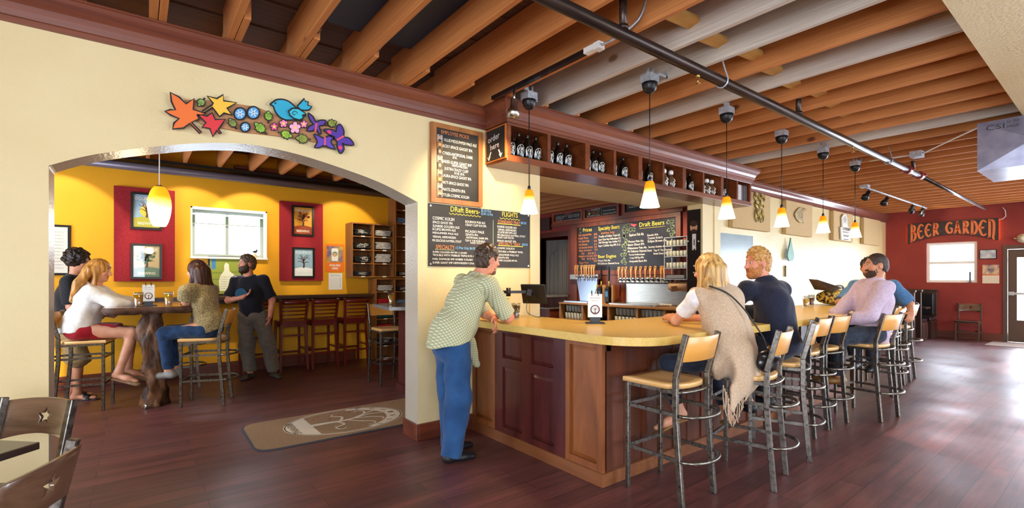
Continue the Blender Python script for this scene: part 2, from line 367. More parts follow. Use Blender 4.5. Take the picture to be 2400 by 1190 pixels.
struct('wall_back_bar', holed(MB(), 'x', XB, XB+.15, YC+.15, 11.2, 0, 3.4, [(8.44, 9.45, 0, 2.47)]), RED)
struct('wall_rear', MB().box(4.6, 11, 11.05, 11.2, 0, 3.4).box(10.85, 11, 7.5, 11.05, 0, 3.4), RED)
# soffit over the near side and deck overhead
struct('ceiling_soffit', MB().box(-3, XF, -3.05, .67, 3.0, 3.2), CREAM)
dk = MB()
n = 0
y = -3.0
while y < 11.2:
    dk.box(-3, XF+.15, y, y+.137, 3.37+.004*(n % 3), 3.42); y += .14; n += 1
struct('ceiling', dk, DECK)
for i, (x0, x1, y0, y1) in enumerate(((.565, .915, 2.2, 3.35), (.99, 1.34, 2.0, 3.6), (1.42, 1.765, 2.2, 3.62))):
    tag(MB().box(x0, x1, y0, y1, 3.3, 3.33).build('ceiling_panel', mat('navy_panel', '#1f2a44', .6)), kind='structure')
# ------------------------------------------------------------------ joists
GREY = {2, 3, 5, 11}
def joist(k, x, y0, y1, w=.042, grey=False, d=.285):
    o = MB().box(x-w/2, x+w/2, y0, y1, 3.08, 3.08+d).build('ceiling_joist', JOISTG if grey else JOIST, bevel=.003, seg=1)
    if grey: tag(o, 'pale grey weathered ceiling joist among the orange-brown ones', 'joist', 'weathered ceiling joists')
    elif x < 2.0: tag(o, 'orange-brown ceiling joist ending over the arched wall', 'joist', 'ceiling joists over the arched wall')
    else: tag(o, 'orange-brown ceiling joist over the bar side of the room', 'joist', 'ceiling joists over the bar')
for k in range(-9, 31):
    x = 2.213+.424*k
    joist(k, x, .5, 4.0 if k < 2 else 4.55, grey=k in GREY)
for k in range(-9, 6):
    x = 2.213+.424*k+.046
    o = MB().box(x-.021, x+.021, 3.45, 8.5, 3.08, 3.365).build('ceiling_joist', JOIST, bevel=.003, seg=1)
    tag(o, 'ceiling joist lapped beside another and running into the yellow room', 'joist', 'lapped joists of the yellow room')
    o = MB().box(x-.048, x-.025, 3.52, 3.6, 3.12, 3.37).build('spacer_strip', MAHOZ) if False else None
for k in range(6, 20):
    x = 2.213+.424*k+.046
    o = MB().box(x-.021, x+.021, 4.3, 11.0, 3.08, 3.365).build('ceiling_joist', JOIST)
    tag(o, 'ceiling joist lapped beside another and running over the bartender side', 'joist', 'lapped joists behind the bar')
for k in range(-3, 2):
    x = 2.213+.424*k
    o = MB().box(x+.0215, x+.05, 3.36, 3.43, 3.11, 3.365).build('joist_cleat', MAHOZ)
    tag(o, 'short dark brown cleat on a joist near the arched wall', 'cleat', 'dark cleats on the joists')
for k in range(1, 22):
    x0 = 2.213+.424*k+.021; x1 = x0+.382; yb = 1.87+.03*((k*7) % 3-1)
    mb = MB(); mb.bar((x0, yb, 3.17), (x1, yb, 3.20), .09, .04, up=(0, .25, 1))
    tag(mb.build('joist_blocking', BLOCK), 'yellowish wooden blocking piece nailed between two joists', 'blocking', 'blocking between joists')
for k in range(2, 30):
    x0 = 2.213+.424*k+.03
    if k < 12: tag(MB().box(x0, x0+.36, 3.97, 4.01, 3.09, 3.36).build('joist_blocking', MAHOX if False else MAHO), 'dark stained blocking board between joists above the wall', 'blocking', 'dark blocking over the bar wall')
# ------------------------------------------------------------------ crown mouldings
CP = [(0, 0), (.02, 0), (.022, .03), (.03, .034), (.036, .07), (.05, .1), (.075, .13), (.09, .15), (.092, .175), (.1, .178), (.1, .19), (0, .19)]
def crown(name, path, m, z=2.886, prof=CP, ks=1.0):
    """sweep a profile (out, up) along a plan path; out = to the right of travel, mitred"""
    mb = MB(); P = [Vector((p[0], p[1])) for p in path]; N = len(P); rows = []
    for i in range(N):
        ds = []
        if i > 0: ds.append((P[i]-P[i-1]).normalized())
        if i < N-1: ds.append((P[i+1]-P[i]).normalized())
        ns = [Vector((d.y, -d.x)) for d in ds]; nn = sum(ns, Vector((0, 0)));
        nn = nn/(nn.length**2)*len(ns) if len(ns) > 1 else ns[0]
        if len(ns) > 1: nn = (ns[0]+ns[1])/(1+ns[0].dot(ns[1]))
        rows.append([(P[i].x+nn.x*a*ks, P[i].y+nn.y*a*ks, z+b) for a, b in prof])
    n = len(prof); vs = [q for r in rows for q in r]
    fs = [(i*n+k, (i+1)*n+k, (i+1)*n+(k+1) % n, i*n+(k+1) % n) for i in range(N-1) for k in range(n)]
    fs += [tuple(range(n)), tuple(reversed(range((N-1)*n, N*n)))]
    return struct(name, mb.add(vs, fs), m)
crown('trim_1', [(-3, YW), (2.719, YW)], CROWN)
crown('trim_2', [(2.719, YW-.0), (2.719, 3.571), (7.36, 3.571), (7.36, YC)], CROWN, prof=[(a, b) for a, b in CP])
crown('trim_3', [(7.36, YC), (XF, YC)], mat('crown_glossy', '#7a4a3c', .22, coat=.6), z=2.9)
struct('trim_4', MB().box(3.263, 3.395, YW-.02, YW+.01, 0, 2.53), CREAM)
struct('trim_5', MB().box(6.555, 6.7, YW-.015, YW+.01, 0, 2.53).box(6.88, 7.05, YW-.015, YW+.01, 0, 2.53), CREAM)
# baseboards
BB = [(0, 0), (.018, 0), (.018, .12), (.012, .145), (0, .15)]
struct('baseboard_center', MB().box(-3, -.399, YW-.018, YW, 0, .15).box(1.978, 2.55, YW-.018, YW, 0, .15).box(1.96, 1.978, YW-.018, YW+.268, 0, .15), MAHO, bevel=.006)
struct('baseboard_back', MB().box(-2.5, 3.1, 8.51, 8.53, 0, .17), MAHO, bevel=.006)
struct('baseboard_far', MB().box(XF-.018, XF, 1.86, YC, 0, .17), MAHOY, bevel=.006)
struct('baseboard_side', MB().box(7.05, XF, YC-.018, YC, 0, .15), MAHO)
# ------------------------------------------------------------------ windows
def win_y(name, x0, x1, z0, z1, y, d, split, fm, sillm=None):
    t = MB().box(x0, x1, y, y+d, z1-.05, z1).box(x0, x1, y, y+d, z0, z0+.05).box(x0, x0+.05, y, y+d, z0+.05, z1-.05).box(x1-.05, x1, y, y+d, z0+.05, z1-.05)
    for s in split: t.box(s-.02, s+.02, y, y+d, z0+.05, z1-.05)
    o = struct(name, t, fm); g = MB().box(x0+.04-o.location.x, x1-.04-o.location.x, y+d*.45-o.location.y, y+d*.55-o.location.y, z0+.04-o.location.z, z1-.04-o.location.z).build('pane', PANE, o); return o
w1 = win_y('window_1', .662, 1.643, 1.76, 2.48, 8.68, .05, [1.13], mat('grey_green_frame', '#8f968c', .5))
struct('trim_6', MB().box(.64, 1.665, 8.47, 8.69, 1.735, 1.765), WHITEP)
struct('trim_7', MB().box(.645, .665, 8.5, 8.68, 1.765, 2.5).box(1.64, 1.66, 8.5, 8.68, 1.765, 2.5).box(.645, 1.66, 8.5, 8.68, 2.478, 2.5), WHITEP)
def win_x(name, y0, y1, z0, z1, x, d, fm, rail=None, mull=()):
    t = MB().box(x, x+d, y0, y1, z1-.06, z1).box(x, x+d, y0, y1, z0, z0+.06).box(x, x+d, y0, y0+.06, z0+.06, z1-.06).box(x, x+d, y1-.06, y1, z0+.06, z1-.06)
    if rail: t.box(x-.01, x+d, y0+.05, y1-.05, rail-.03, rail+.03)
    for s in mull: t.box(x, x+d, s-.03, s+.03, z0+.06, z1-.06)
    o = struct(name, t, fm); l = o.location
    MB().box(x+d*.45-l.x, x+d*.55-l.x, y0+.05-l.y, y1-.05-l.y, z0+.05-l.z, z1-.05-l.z).build('pane', PANE, o); return o
win_x('window_2', 2.295, 3.22, 1.34, 2.315, XF+.05, .06, WHITEP, rail=1.82)
win_x('window_3', -2.6, .5, .2, 2.5, XF+.04, .06, BLACKM, mull=(-1.05,))
for i, (a, b) in enumerate(((-1.9, .3), (2.9, 6.3), (7.9, 11.3), (12.5, 15.3))): win_y('window_%d' % (4+i), a, b, .6, 2.9, -3.15, .06, [(a+b)/2], BLACKM)
win_x('window_9', -2.0, 1.2, .6, 2.9, -3.12, .06, BLACKM, mull=(-.4,))
win_x('window_8', 4.9, 7.5, .9, 2.6, -2.62, .06, WHITEP, mull=(6.2,))
# glazed exit door in the red wall
BRONZE = mat('bronze_frame', '#5c4638', .4, metal=.3)
fr = MB().box(XF-.02, XF+.12, 1.795, 1.865, 0, 2.19).box(XF-.02, XF+.12, .74, .80, 0, 2.19).box(XF-.02, XF+.12, .80, 1.795, 2.1, 2.19)
o = struct('trim_8', fr, BRONZE)
d = MB().box(XF+.03, XF+.08, 1.645, 1.79, .01, 2.09).box(XF+.03, XF+.08, .805, .95, .01, 2.09).box(XF+.03, XF+.08, .95, 1.645, .01, .5).box(XF+.03, XF+.08, .95, 1.645, 1.91, 2.09)
dr = struct('door_1', d, BRONZE); l = dr.location
MB().box(XF+.05-l.x, XF+.06-l.x, .94-l.y, 1.655-l.y, .49-l.z, 1.92-l.z).build('pane', PANE, dr)
h = MB().box(XF-.05-l.x, XF+.03-l.x, 1.69-l.y, 1.77-l.y, 1.06-l.z, 1.14-l.z); h.bar((XF-.045-l.x, 1.7-l.y, 1.1-l.z), (XF-.045-l.x, .85-l.y, 1.1-l.z), .03, .045); h.box(XF-.05-l.x, XF+.03-l.x, .83-l.y, .9-l.y, 1.06-l.z, 1.14-l.z)
h.build('push_bar', STEEL, dr)
# plank door behind the bar, standing ajar in its frame
struct('trim_9', MB().box(XB-.03, XB+.16, 9.45, 9.57, 0, 2.6).box(XB-.03, XB+.16, 8.33, 8.44, 0, 2.6).box(XB-.03, XB+.16, 8.44, 9.45, 2.47, 2.6), MAHOZ)
DOORW = wood('plank_door', '#3f3a35', '#5f574d', 'z', 12, rough=.5)
pd = MB(); F2 = frame((0, 0, 0), (1, 0, 0), (0, 0, 1))
pd.box(0, .1, -.02, .02, .02, 2.42).box(.85, .95, -.02, .02, .02, 2.42).box(.1, .85, -.02, .02, .02, .2)
pd.prism([(.1, 2.42), (.1, 2.0)]+[(.1+.75*t, 2.0+.22*math.sin(math.pi*t)) for t in np.linspace(.0, 1, 11)][1:-1]+[(.85, 2.0), (.85, 2.42)], F2, -.02, .02)
for i in range(6): pd.box(.1+.125*i, .1+.125*i+.118, -.01, .01, .18, 2.3)
pdo = struct('door_2', pd, DOORW); pdo.location = (XB+.16, 9.42, 0); pdo.rotation_euler = (0, 0, R(-72)); pdo.location.z = .02
for me in (pdo.data,):
    a = np.array([v.co[:] for v in me.vertices]); off = Vector((0, 0, 0)) - Vector((a[:, 0].min(), 0, 0))
    me.transform(Matrix.Translation(off))
# ------------------------------------------------------------------ the bar
LAM = mat('counter_laminate', '#dcba68', .3, c2='#d2ae5c', scale=60, spec=.5)
STAIN = wood('stained_panel', '#3a1414', '#5e2620', 'z', 9, rough=.32, coat=.3, k=.12)
ALDER = wood('alder_panel', '#6d3a1a', '#99592c', 'z', 7, rough=.4, coat=.2, k=.15)
BARF = wood('bar_front_wood', '#45200f', '#6b341b', 'z', 8, rough=.38, coat=.2, k=.12)
bt = MB().prism([(2.42, 3.905), (2.42, 2.22)]+arc(2.77, 2.22, .35, 180, 270, 12)+[(7.6, 1.87)]+arc(7.6, 2.67, .8, 270, 360, 10)+[(8.4, 2.92), (3.4, 2.92)]+arc(3.4, 3.14, .22, 270, 180, 6)+[(3.18, 3.905)], FZ(0), 1.005, 1.06)
tag(bt.build('countertop', LAM, bevel=.006), 'pale yellow laminate bar top with rounded corner, on the dark panelled bar', 'countertop')
bar = T('bar_counter', 'dark red-brown panelled bar under the pale yellow top', 'bar', (2.55, 2.27, 0))
MB().box(2.58, 7.0, 2.3, 2.75, 0, 1.003).box(2.58, 3.1, 2.75, 3.9, 0, 1.003).build('carcass', BARF, bar, world=True)
def rpanel(mb, fr, u0, u1, v0, v1, d=.0, b=.03, e=.012):
    """raised panel with bevelled field"""
    O, U, V, N = fr; P = lambda u, v, k: O+U*u+V*v+N*k
    vs = [P(u, v, d) for u, v in ((u0,v0),(u1,v0),(u1,v1),(u0,v1))]+[P(u, v, d+e) for u, v in ((u0+b,v0+b),(u1-b,v0+b),(u1-b,v1-b),(u0+b,v1-b))]
    mb.add(vs, [(0,1,5,4),(1,2,6,5),(2,3,7,6),(3,0,4,7),(4,5,6,7)])
def framed(name, fr, u0, u1, v0, v1, cells, m, st=.05, th=.03):
    """frame-and-panel board: cells are the (u0,u1,v0,v1) of its raised panels"""
    mb = MB(); us = sorted({u0, u1, *[c[0] for c in cells], *[c[1] for c in cells]}); vz = sorted({v0, v1, *[c[2] for c in cells], *[c[3] for c in cells]})
    for i in range(len(us)-1):
        for j in range(len(vz)-1):
            cu, cv = (us[i]+us[i+1])/2, (vz[j]+vz[j+1])/2
            if any(c[0] < cu < c[1] and c[2] < cv < c[3] for c in cells): continue
            mb.obox(fr, us[i], us[i+1], vz[j], vz[j+1], 0, th)
    for c in cells: mb.obox(fr, c[0], c[1], c[2], c[3], 0, .008); rpanel(mb, fr, *c, d=.0081)
    return mb.build(name, m, bar, world=True)
fl = FX(2.58)
framed('end_panel', fl, -3.9, -3.535, .09, 1.0, [(-3.86, -3.575, .14, .96)], ALDER)
tag(bar.children[-1], 'light brown narrow end panel by the wall')
framed('door_panel', fl, -3.53, -2.632, .09, 1.0, [(-3.42, -3.15, .745, .965), (-3.03, -2.76, .745, .965), (-3.42, -3.15, .14, .665), (-3.03, -2.76, .14, .665)], STAIN)
tag(bar.children[-1], 'dark purple-brown four-panel door set into the bar')
framed('corner_panel', fl, -2.63, -2.275, .09, 1.0, [(-2.585, -2.32, .14, .955)], ALDER)
tag(bar.children[-1], 'light brown raised corner panel')
MB().box(2.545, 2.575, 2.262, 2.292, 0, 1.003).build('corner_post', ALDER, bar, world=True)
ff = FY(2.3); fp = MB(); fp.obox(ff, 2.58, 7.0, .09, 1.0, 0, .018)
x = 2.6
while x < 6.95:
    fp.obox(ff, x, x+.045, .09, 1.0, .018, .03); fp.obox(ff, x+.2, x+.212, .09, 1.0, .018, .024); x += .4
fp.obox(ff, 2.58, 7.0, .93, 1.0, .018, .03).build('front_panel', BARF, bar, world=True)
MB().box(2.535, 2.56, 2.25, 3.89, 0, .09).box(2.56, 7.0, 2.25, 2.28, 0, .09).build('base_trim', wood('base_trim_wood', '#6e3d22', '#8d5732', 'y', 8, rough=.4), bar, world=True)
MB().box(7.0, 7.03, 2.28, 2.75, 0, 1.003).box(7.03, 7.06, 2.6, 2.7, 0, 1.003).build('far_end_panel', BARF, bar, world=True)

# ------------------------------------------------------------------ metal bar stools
RAW = mat('raw_steel', '#5e5953', .3, metal=.9, c2='#8c877f', scale=40, ramp=(.3, .7), rvar=.1, bump=.02)
MAPLE = wood('maple', '#cf8c38', '#e3a853', 'x', 7, rough=.35, coat=.25, ramp=(.2, .8), k=.12)
MAPLES = wood('maple_seat', '#d6a05a', '#ebc083', 'y', 7, rough=.35, coat=.25, ramp=(.2, .8), k=.12)
DKSEAT = wood('dark_seat', '#3a2216', '#54331f', 'x', 8, rough=.35, coat=.3)
def seat_mb(w, d, z, th, wood_=True):
    """D-shaped saddle seat, front at +y"""
    ol = [(-w/2, d/2-.03)]+[(-w/2+.03, d/2)]+[(w/2-.03, d/2), (w/2, d/2-.03)]+[(w/2-.005, -d*.22)]+[(w*.42, -d*.36), (w*.28, -d*.46), (0, -d*.5), (-w*.28, -d*.46), (-w*.42, -d*.36)]+[(-w/2+.005, -d*.22)]
    ol = spline(ol, 3, True); n = len(ol); mb = MB(); rings = []
    def sag(x, y): return -.012*math.exp(-((x/.12)**2+((y+.03)/.13)**2))*1.0
    for s, dz in ((1, -th), (1.0, -.006), (.985, 0), (.7, 0), (.4, 0), (.12, 0)):
        rings.append([(x*s, y*s, z+dz+(sag(x*s, y*s) if dz == 0 else 0)) for x, y in ol])
    vs = [p for r in rings for p in r]; fs = [(i*n+k, i*n+(k+1) % n, (i+1)*n+(k+1) % n, (i+1)*n+k) for i in range(5) for k in range(n)]
    mb.add(vs, fs, 0, True); b = len(mb.v)-n; mb.f.append(tuple(range(b, b+n))); mb.m.append(0); mb.sm.append(True)
    mb.f.append(tuple(reversed(range(n)))); mb.m.append(0); mb.sm.append(False); return mb
def curved_panel(mb, w, z0, z1, y, bow, th, lean=0, arch=0, hole=None, n=14, m=0, top_arch=0):
    """backrest board bowed to -y, with an optional hole (list of (x,z))"""
    bot = lambda a: z0+arch*(1-(2*a/w)**2); top = lambda a: z1+top_arch*(1-(2*a/w)**2); Yb = lambda a, b: y-bow*(1-(2*a/w)**2)-lean*(b-z0)
    if not hole:
        pts = [(-w/2+w*i/n, e) for i in range(n+1) for e in (0, 1)]; pts = [(a, top(a) if e else bot(a)) for a, e in pts]
        quads = [(2*i, 2*i+2, 2*i+3, 2*i+1) for i in range(n)]; rim = [2*i for i in range(n+1)]+[2*i+1 for i in range(n, -1, -1)]; rims = [rim]
    else:
        outer = [(-w/2+w*i/n, bot(-w/2+w*i/n)) for i in range(n+1)]+[(w/2-w*i/n, top(w/2-w*i/n)) for i in range(n+1)]
        inner = [(-w/2+w*i/n, bot(-w/2+w*i/n)*(1-f)+top(-w/2+w*i/n)*f) for i in range(1, n) for f in (.2, .4, .6, .8)]
        from mathutils.geometry import delaunay_2d_cdt
        no, nh = len(outer), len(hole); cs = [Vector(p) for p in outer+list(hole)+inner]
        ed = [(i, (i+1) % no) for i in range(no)]+[(no+i, no+(i+1) % nh) for i in range(nh)]
        r = delaunay_2d_cdt(cs, ed, [list(range(no))], 1, 1e-6); pts = [tuple(v) for v in r[0]]
        def inside(p):
            c = False
            for i in range(nh):
                (x1, y1), (x2, y2) = hole[i], hole[(i+1) % nh]
                if (y1 > p[1]) != (y2 > p[1]) and p[0] < (x2-x1)*(p[1]-y1)/(y2-y1)+x1: c = not c
            return c
        quads = [tuple(f) for f in r[2] if not inside([sum(pts[i][k] for i in f)/len(f) for k in (0, 1)])]; from collections import Counter
        ce = Counter(tuple(sorted((f[i], f[(i+1) % len(f)]))) for f in quads for i in range(len(f))); rims = None
        bed = [(f[i], f[(i+1) % len(f)]) for f in quads for i in range(len(f)) if ce[tuple(sorted((f[i], f[(i+1) % len(f)])))] == 1]
    N = len(pts); vs = [(a, Yb(a, b), b) for a, b in pts]+[(a, Yb(a, b)-th, b) for a, b in pts]
    mb.add(vs, [tuple(reversed(q)) for q in quads]+[tuple(N+i for i in q) for q in quads], m, True); b0 = len(mb.v)-2*N
    sides = bed if rims is None else [(l[i], l[(i+1) % len(l)]) for l in rims for i in range(len(l))]
    mb.f += [(b0+a, b0+b, b0+N+b, b0+N+a) for a, b in sides]; mb.m += [m]*len(sides); mb.sm += [False]*len(sides)
    return mb
def make_stool(name='bar_stool', zs=.765, label='', bw=.40, seatm=None, backm=None, back_z=(.915, 1.075), zt=1.09, rings=(.575, .29), star=None):
    t = T(name, label, 'bar stool' if zs > .6 else 'chair')
    seat_mb(.41, .42, zs, .032).build('seat', seatm or MAPLES, t)
    w = bw/2-.014; s = .028; yb = -.19
    for sx in (-1, 1):
        MB().bar((sx*w, .185, 0), (sx*w, .185, zs-.035), s, s).build('leg', RAW, t, bevel=.003, seg=1)
        lg = MB(); pts = [(-.235, 0), (yb, zs*.72), (yb, zs+.04), (yb-.075, zt)]
        P = [(sx*w, a, b) for a, b in pts]
        for i in range(3): lg.bar(P[i], P[i+1], s, s*1.25, up=(0, 1, 0))
        lg.build('leg', RAW, t, bevel=.003, seg=1)
    fz = zs-.046
    MB().bar((-w, .185, fz), (w, .185, fz), .02, .022).bar((-w, .185, fz), (-w, yb, fz), .02, .022).bar((w, .185, fz), (w, yb, fz), .02, .022).tube([(x, y, fz) for x, y in arc(0, yb, w, 180, 360, 10, ry=.05)], .011, 6).build('seat_frame', RAW, t)
    for z in rings:
        MB().bar((-w, .185, z), (w, .185, z), .014, .024).bar((-w, .185, z), (-w, yb-.012, z), .014, .024).bar((w, .185, z), (w, yb-.012, z), .014, .024).tube([(x, y, z) for x, y in arc(0, yb-.02, w+.005, 180, 360, 12, ry=.13)], .012, 8).build('stretcher', RAW, t)
    bk = MB(); y0 = yb-.02-(back_z[0]-zs-.04)*.24; st = None
    if star:
        cx, cz, r = star; st = [(cx+(r if i % 2 == 0 else r*.4)*math.sin(2*math.pi*i/10), cz+(r if i % 2 == 0 else r*.4)*math.cos(2*math.pi*i/10)) for i in range(10)]
    curved_panel(bk, bw-.03, back_z[0], back_z[1], y0+.012, .035, .014, lean=.24, hole=st, top_arch=.012 if star else 0, arch=.03 if star else 0)
    bk.build('backrest', backm or MAPLE, t, bevel=.002, seg=1)
    return t
S0 = make_stool(label='empty maple and raw steel bar stool standing alone at the bar corner')
S0.location = (2.88, 1.975, 0)
G1 = 'maple bar stools along the bar'
S0['group'] = G1
for x, y, rz, lab in ((3.54, 1.77, 12, 'bar stool carrying the woman in the beige poncho'), (4.26, 1.86, 22, 'bar stool carrying the man in the navy shirt'),
                      (4.98, 2.02, 4, 'empty bar stool right behind the back of the navy shirt'), (5.44, 2.02, -3, 'empty bar stool in front of the knees of the man in the lavender shirt'),
                      (6.12, 1.78, -8, 'bar stool carrying the man in the lavender shirt'), (7.45, 2.06, 0, 'bar stool carrying the man in the blue shirt'),
                      (8.02, 2.17, 0, 'empty bar stool just beyond the man in the lavender shirt'), (8.66, 2.18, 4, 'farthest bar stool, at the far end of the bar')):
    dup(S0, (x, y, 0), R(rz), lab, G1)
S1 = dup(S0, (-.42, 7.15, 0), R(-101), 'bar stool carrying the woman in white blouse and red skirt', 'steel bar stools of the yellow room')
dup(S0, (.64, 6.63, 0), R(70), 'bar stool carrying the long-haired woman at the slab table', 'steel bar stools of the yellow room')
dup(S0, (.42, 7.75, 0), R(95), 'empty bar stool tucked under the slab table, behind the trunk', 'steel bar stools of the yellow room')
dup(S0, (2.77, 6.36, 0), R(180), 'empty bar stool at the end of the yellow room counter', 'steel bar stools of the yellow room')
# star-back chairs
star0 = make_stool('dining_chair', .46, 'metal chair with star cut-out back, beside the arched wall', .42, DKSEAT, wood('star_back_wood', '#4a3021', '#7d5f49', 'x', 8, rough=.25, coat=.6), (.645, .83), .85, (.2,), star=(0, .755, .042))
star0.location = (-.564, 3.13, 0); star0.rotation_euler = (0, 0, R(135)); star0['group'] = 'star-back chairs'
dup(star0, (-.5, 2.33, 0), R(66), 'metal chair with star cut-out back, nearest the camera, seen from behind', 'star-back chairs')
st3 = dup(star0, (15.28, 2.4, 0), R(92), 'star-back chair standing alone against the red wall', 'star-back chairs')
for ch in st3.children:
    if ch.data.materials[0] is RAW: ch.material_slots[0].link = 'OBJECT'; ch.material_slots[0].material = DKSEAT
tb = T('pub_table', 'corner of a dark square table between two star-back chairs', 'table', (-.805, 2.78, 0), R(45))
MB().box(-.35, .35, -.35, .35, .735, .765).build('table_top', mat('dark_table', '#2a1b16', .25, coat=.4), tb, bevel=.003)
MB().lathe([(.22, 0), (.22, .015), (.04, .03), (.035, .72), (.1, .735)], (0, 0, 0), 20).build('pedestal', BLACKM, tb)

# ------------------------------------------------------------------ yellow room: ladder-back stools at the wall ledge
CHERRY = wood('cherry_red', '#54150f', '#752318', 'z', 9, rough=.32, coat=.3)
VINYL = mat('red_vinyl', '#6b1512', .35, coat=.2)
def ladder_stool():
    t = T('ladder_stool', '', 'bar stool')
    rect = rrect(-.2, .2, -.19, .2, .05); s = MB()
    s.prism(rect, FZ(0), .73, .775).build('seat', VINYL, t, bevel=.012)
    MB().box(-.18, .18, -.17, .19, .68, .73).build('seat_rail', CHERRY, t)
    for sx in (-1, 1):
        MB().bar((sx*.185, .19, 0), (sx*.175, .175, .72), .034, .034).build('leg', CHERRY, t)
        lg = MB(); lg.bar((sx*.2, -.25, 0), (sx*.175, -.19, .72), .034, .045, up=(0, 1, 0)); lg.bar((sx*.175, -.19, .72), (sx*.2, -.26, 1.11), .034, .042, up=(0, 1, 0)); lg.build('leg', CHERRY, t)
    for z, h in ((.815, .02), (.875, .02), (.935, .022), (.995, .026), (1.07, .07)):
        curved_panel(MB(), .37, z-h/2, z+h/2, -.2-.18*(z-.72)/.39*.4, .03, .016, n=8).build('back_slat', CHERRY, t)
    for a, b in (((-.19, .18, .25), (.19, .18, .25)), ((-.19, .185, .32), (-.195, -.23, .32)), ((.19, .185, .32), (.195, -.23, .32)), ((-.195, -.235, .25), (.195, -.235, .25)), ((-.18, -.2, .55), (.18, -.2, .55))):
        MB().bar(a, b, .02, .028).build('stretcher', CHERRY, t)
    return t
L0 = ladder_stool(); L0.location = (1.45, 8.26, 0); L0['label'] = 'dark red ladder-back stool half hidden by the bearded man'; L0['group'] = 'red ladder-back stools'
for x, lab in ((1.95, 'dark red ladder-back stool next after the one behind the bearded man'), (2.42, 'dark red ladder-back stool second from the shirt shelves'), (2.93, 'dark red ladder-back stool beside the shirt shelves')):
    dup(L0, (x, 8.26, 0), 0, lab, 'red ladder-back stools')
tag(MB().box(-2.3, 3.32, 8.22, 8.508, 1.12, 1.17).box(-2.3, 3.32, 8.46, 8.508, 1.06, 1.12).build('wall_ledge', wood('ledge_wood', '#2e1a12', '#4a2c1e', 'x', 9, rough=.35)), 'dark brown drink ledge running along the yellow wall', 'ledge')
# live-edge table on a tree trunk
tt = T('slab_table', 'live-edge wooden table on a gnarled tree trunk', 'table', (.17, 7.0, 0))
r2 = random.Random(3)
edge = [(-.24, 6.56), (-.1, 6.5), (.08, 6.53), (.25, 6.5), (.42, 6.53), (.56, 6.6), (.6, 6.9), (.57, 7.3), (.6, 7.8), (.55, 8.1), (-.15, 8.1), (-.22, 7.7), (-.2, 7.2), (-.27, 6.9)]
e2 = spline(edge, 5, True); n = len(e2); SL = MB()
zs_ = [(1.13, 0), (1.122, .008), (1.09, .02), (1.06, -.01)]
vs = []
for z, o_ in zs_:
    for i, (a, b) in enumerate(e2):
        cx, cy = .17, 7.3; d = math.hypot(a-cx, b-cy); j = (o_+(r2.uniform(-.012, .012) if z < 1.12 else 0))
        vs.append((a+(a-cx)/d*j, b+(b-cy)/d*j, z+(r2.uniform(-.012, .008) if z < 1.07 else 0)))
SL.add(vs, [((i+1)*n+k, (i+1)*n+(k+1) % n, i*n+(k+1) % n, i*n+k) for i in range(3) for k in range(n)], 1, True)
SL.add(vs[:n], [tuple(range(n))], 0); SL.add(vs[3*n:], [tuple(reversed(range(n)))], 1)
SLAB = wood('slab_top', '#5d3521', '#94603b', 'y', 6, rough=.15, coat=.8, k=.15); BARK = mat('bark', '#3a2317', .7, c2='#5a3a26', scale=14, bump=.5)
SL.build('table_top', [SLAB, BARK], tt, world=True)
TRUNK = mat('trunk_wood', '#2a1810', .6, c2='#7d5230', scale=12, stretch=(1, 1, .35), ramp=(.38, .68), bump=.8, bscale=18)
tr = MB(); K = 26; rows = 34
for i in range(rows+1):
    z = 1.06*i/rows
    for k in range(K):
        a = 2*math.pi*k/K
        rr = .095+.024*math.sin(3*a+z*5)+.016*math.sin(5*a-z*11+1)+.014*math.sin(2*a+z*17)+.014*math.sin(9*a+z*31)+.022*math.exp(-z*12)*(1+.4*math.sin(4*a))+.012*math.exp(-((z-.55)/.12)**2)*math.sin(a)
        tr.v.append((.165+rr*math.cos(a)+.02*math.sin(z*6), 6.83+rr*math.sin(a)+.015*math.cos(z*7), z))
for i in range(rows):
    for k in range(K): tr.f.append((i*K+k, i*K+(k+1) % K, (i+1)*K+(k+1) % K, (i+1)*K+k)); tr.m.append(0); tr.sm.append(True)
tr.f.append(tuple(reversed(range(K)))); tr.m.append(0); tr.sm.append(False)
tr.build('trunk', TRUNK, tt, world=True)
for dx, dy in ((-.07, -.12), (.09, .05)): MB().lathe([(.014, 0), (.014, .04), (.006, .06)], (.165+dx, 6.83+dy-.02, 0), 10).build('foot', CHROME, tt, world=True)
# counter at the side of the yellow room
yc = T('side_counter', 'counter with grey stone top seen beside the arch pillar', 'counter', (2.9, 5.7, 0))
GRAN = mat('granite', '#5a5a5c', .15, c2='#9a9894', scale=160, ramp=(.4, .6), coat=.5)
MB().prism([(2.52, 6.3), (2.36, 5.4), (3.39, 4.95), (3.39, 6.3)], FZ(0), 1.06, 1.1).build('worktop', GRAN, yc, world=True, bevel=.008)
MB().prism([(2.72, 5.92), (2.72, 5.5), (3.39, 5.3), (3.39, 5.92)], FZ(0), 0, 1.06).build('cabinet', STAIN, yc, world=True)
MB().obox(FX(2.72), -5.9, -5.52, .12, .98, 0, .012).build('side_panel', STAIN, yc, world=True, bevel=.006)
MB().prism([(2.69, 5.94), (2.69, 5.49), (3.39, 5.28), (3.39, 5.94)], FZ(0), 0, .08).build('plinth', STAIN, yc, world=True)
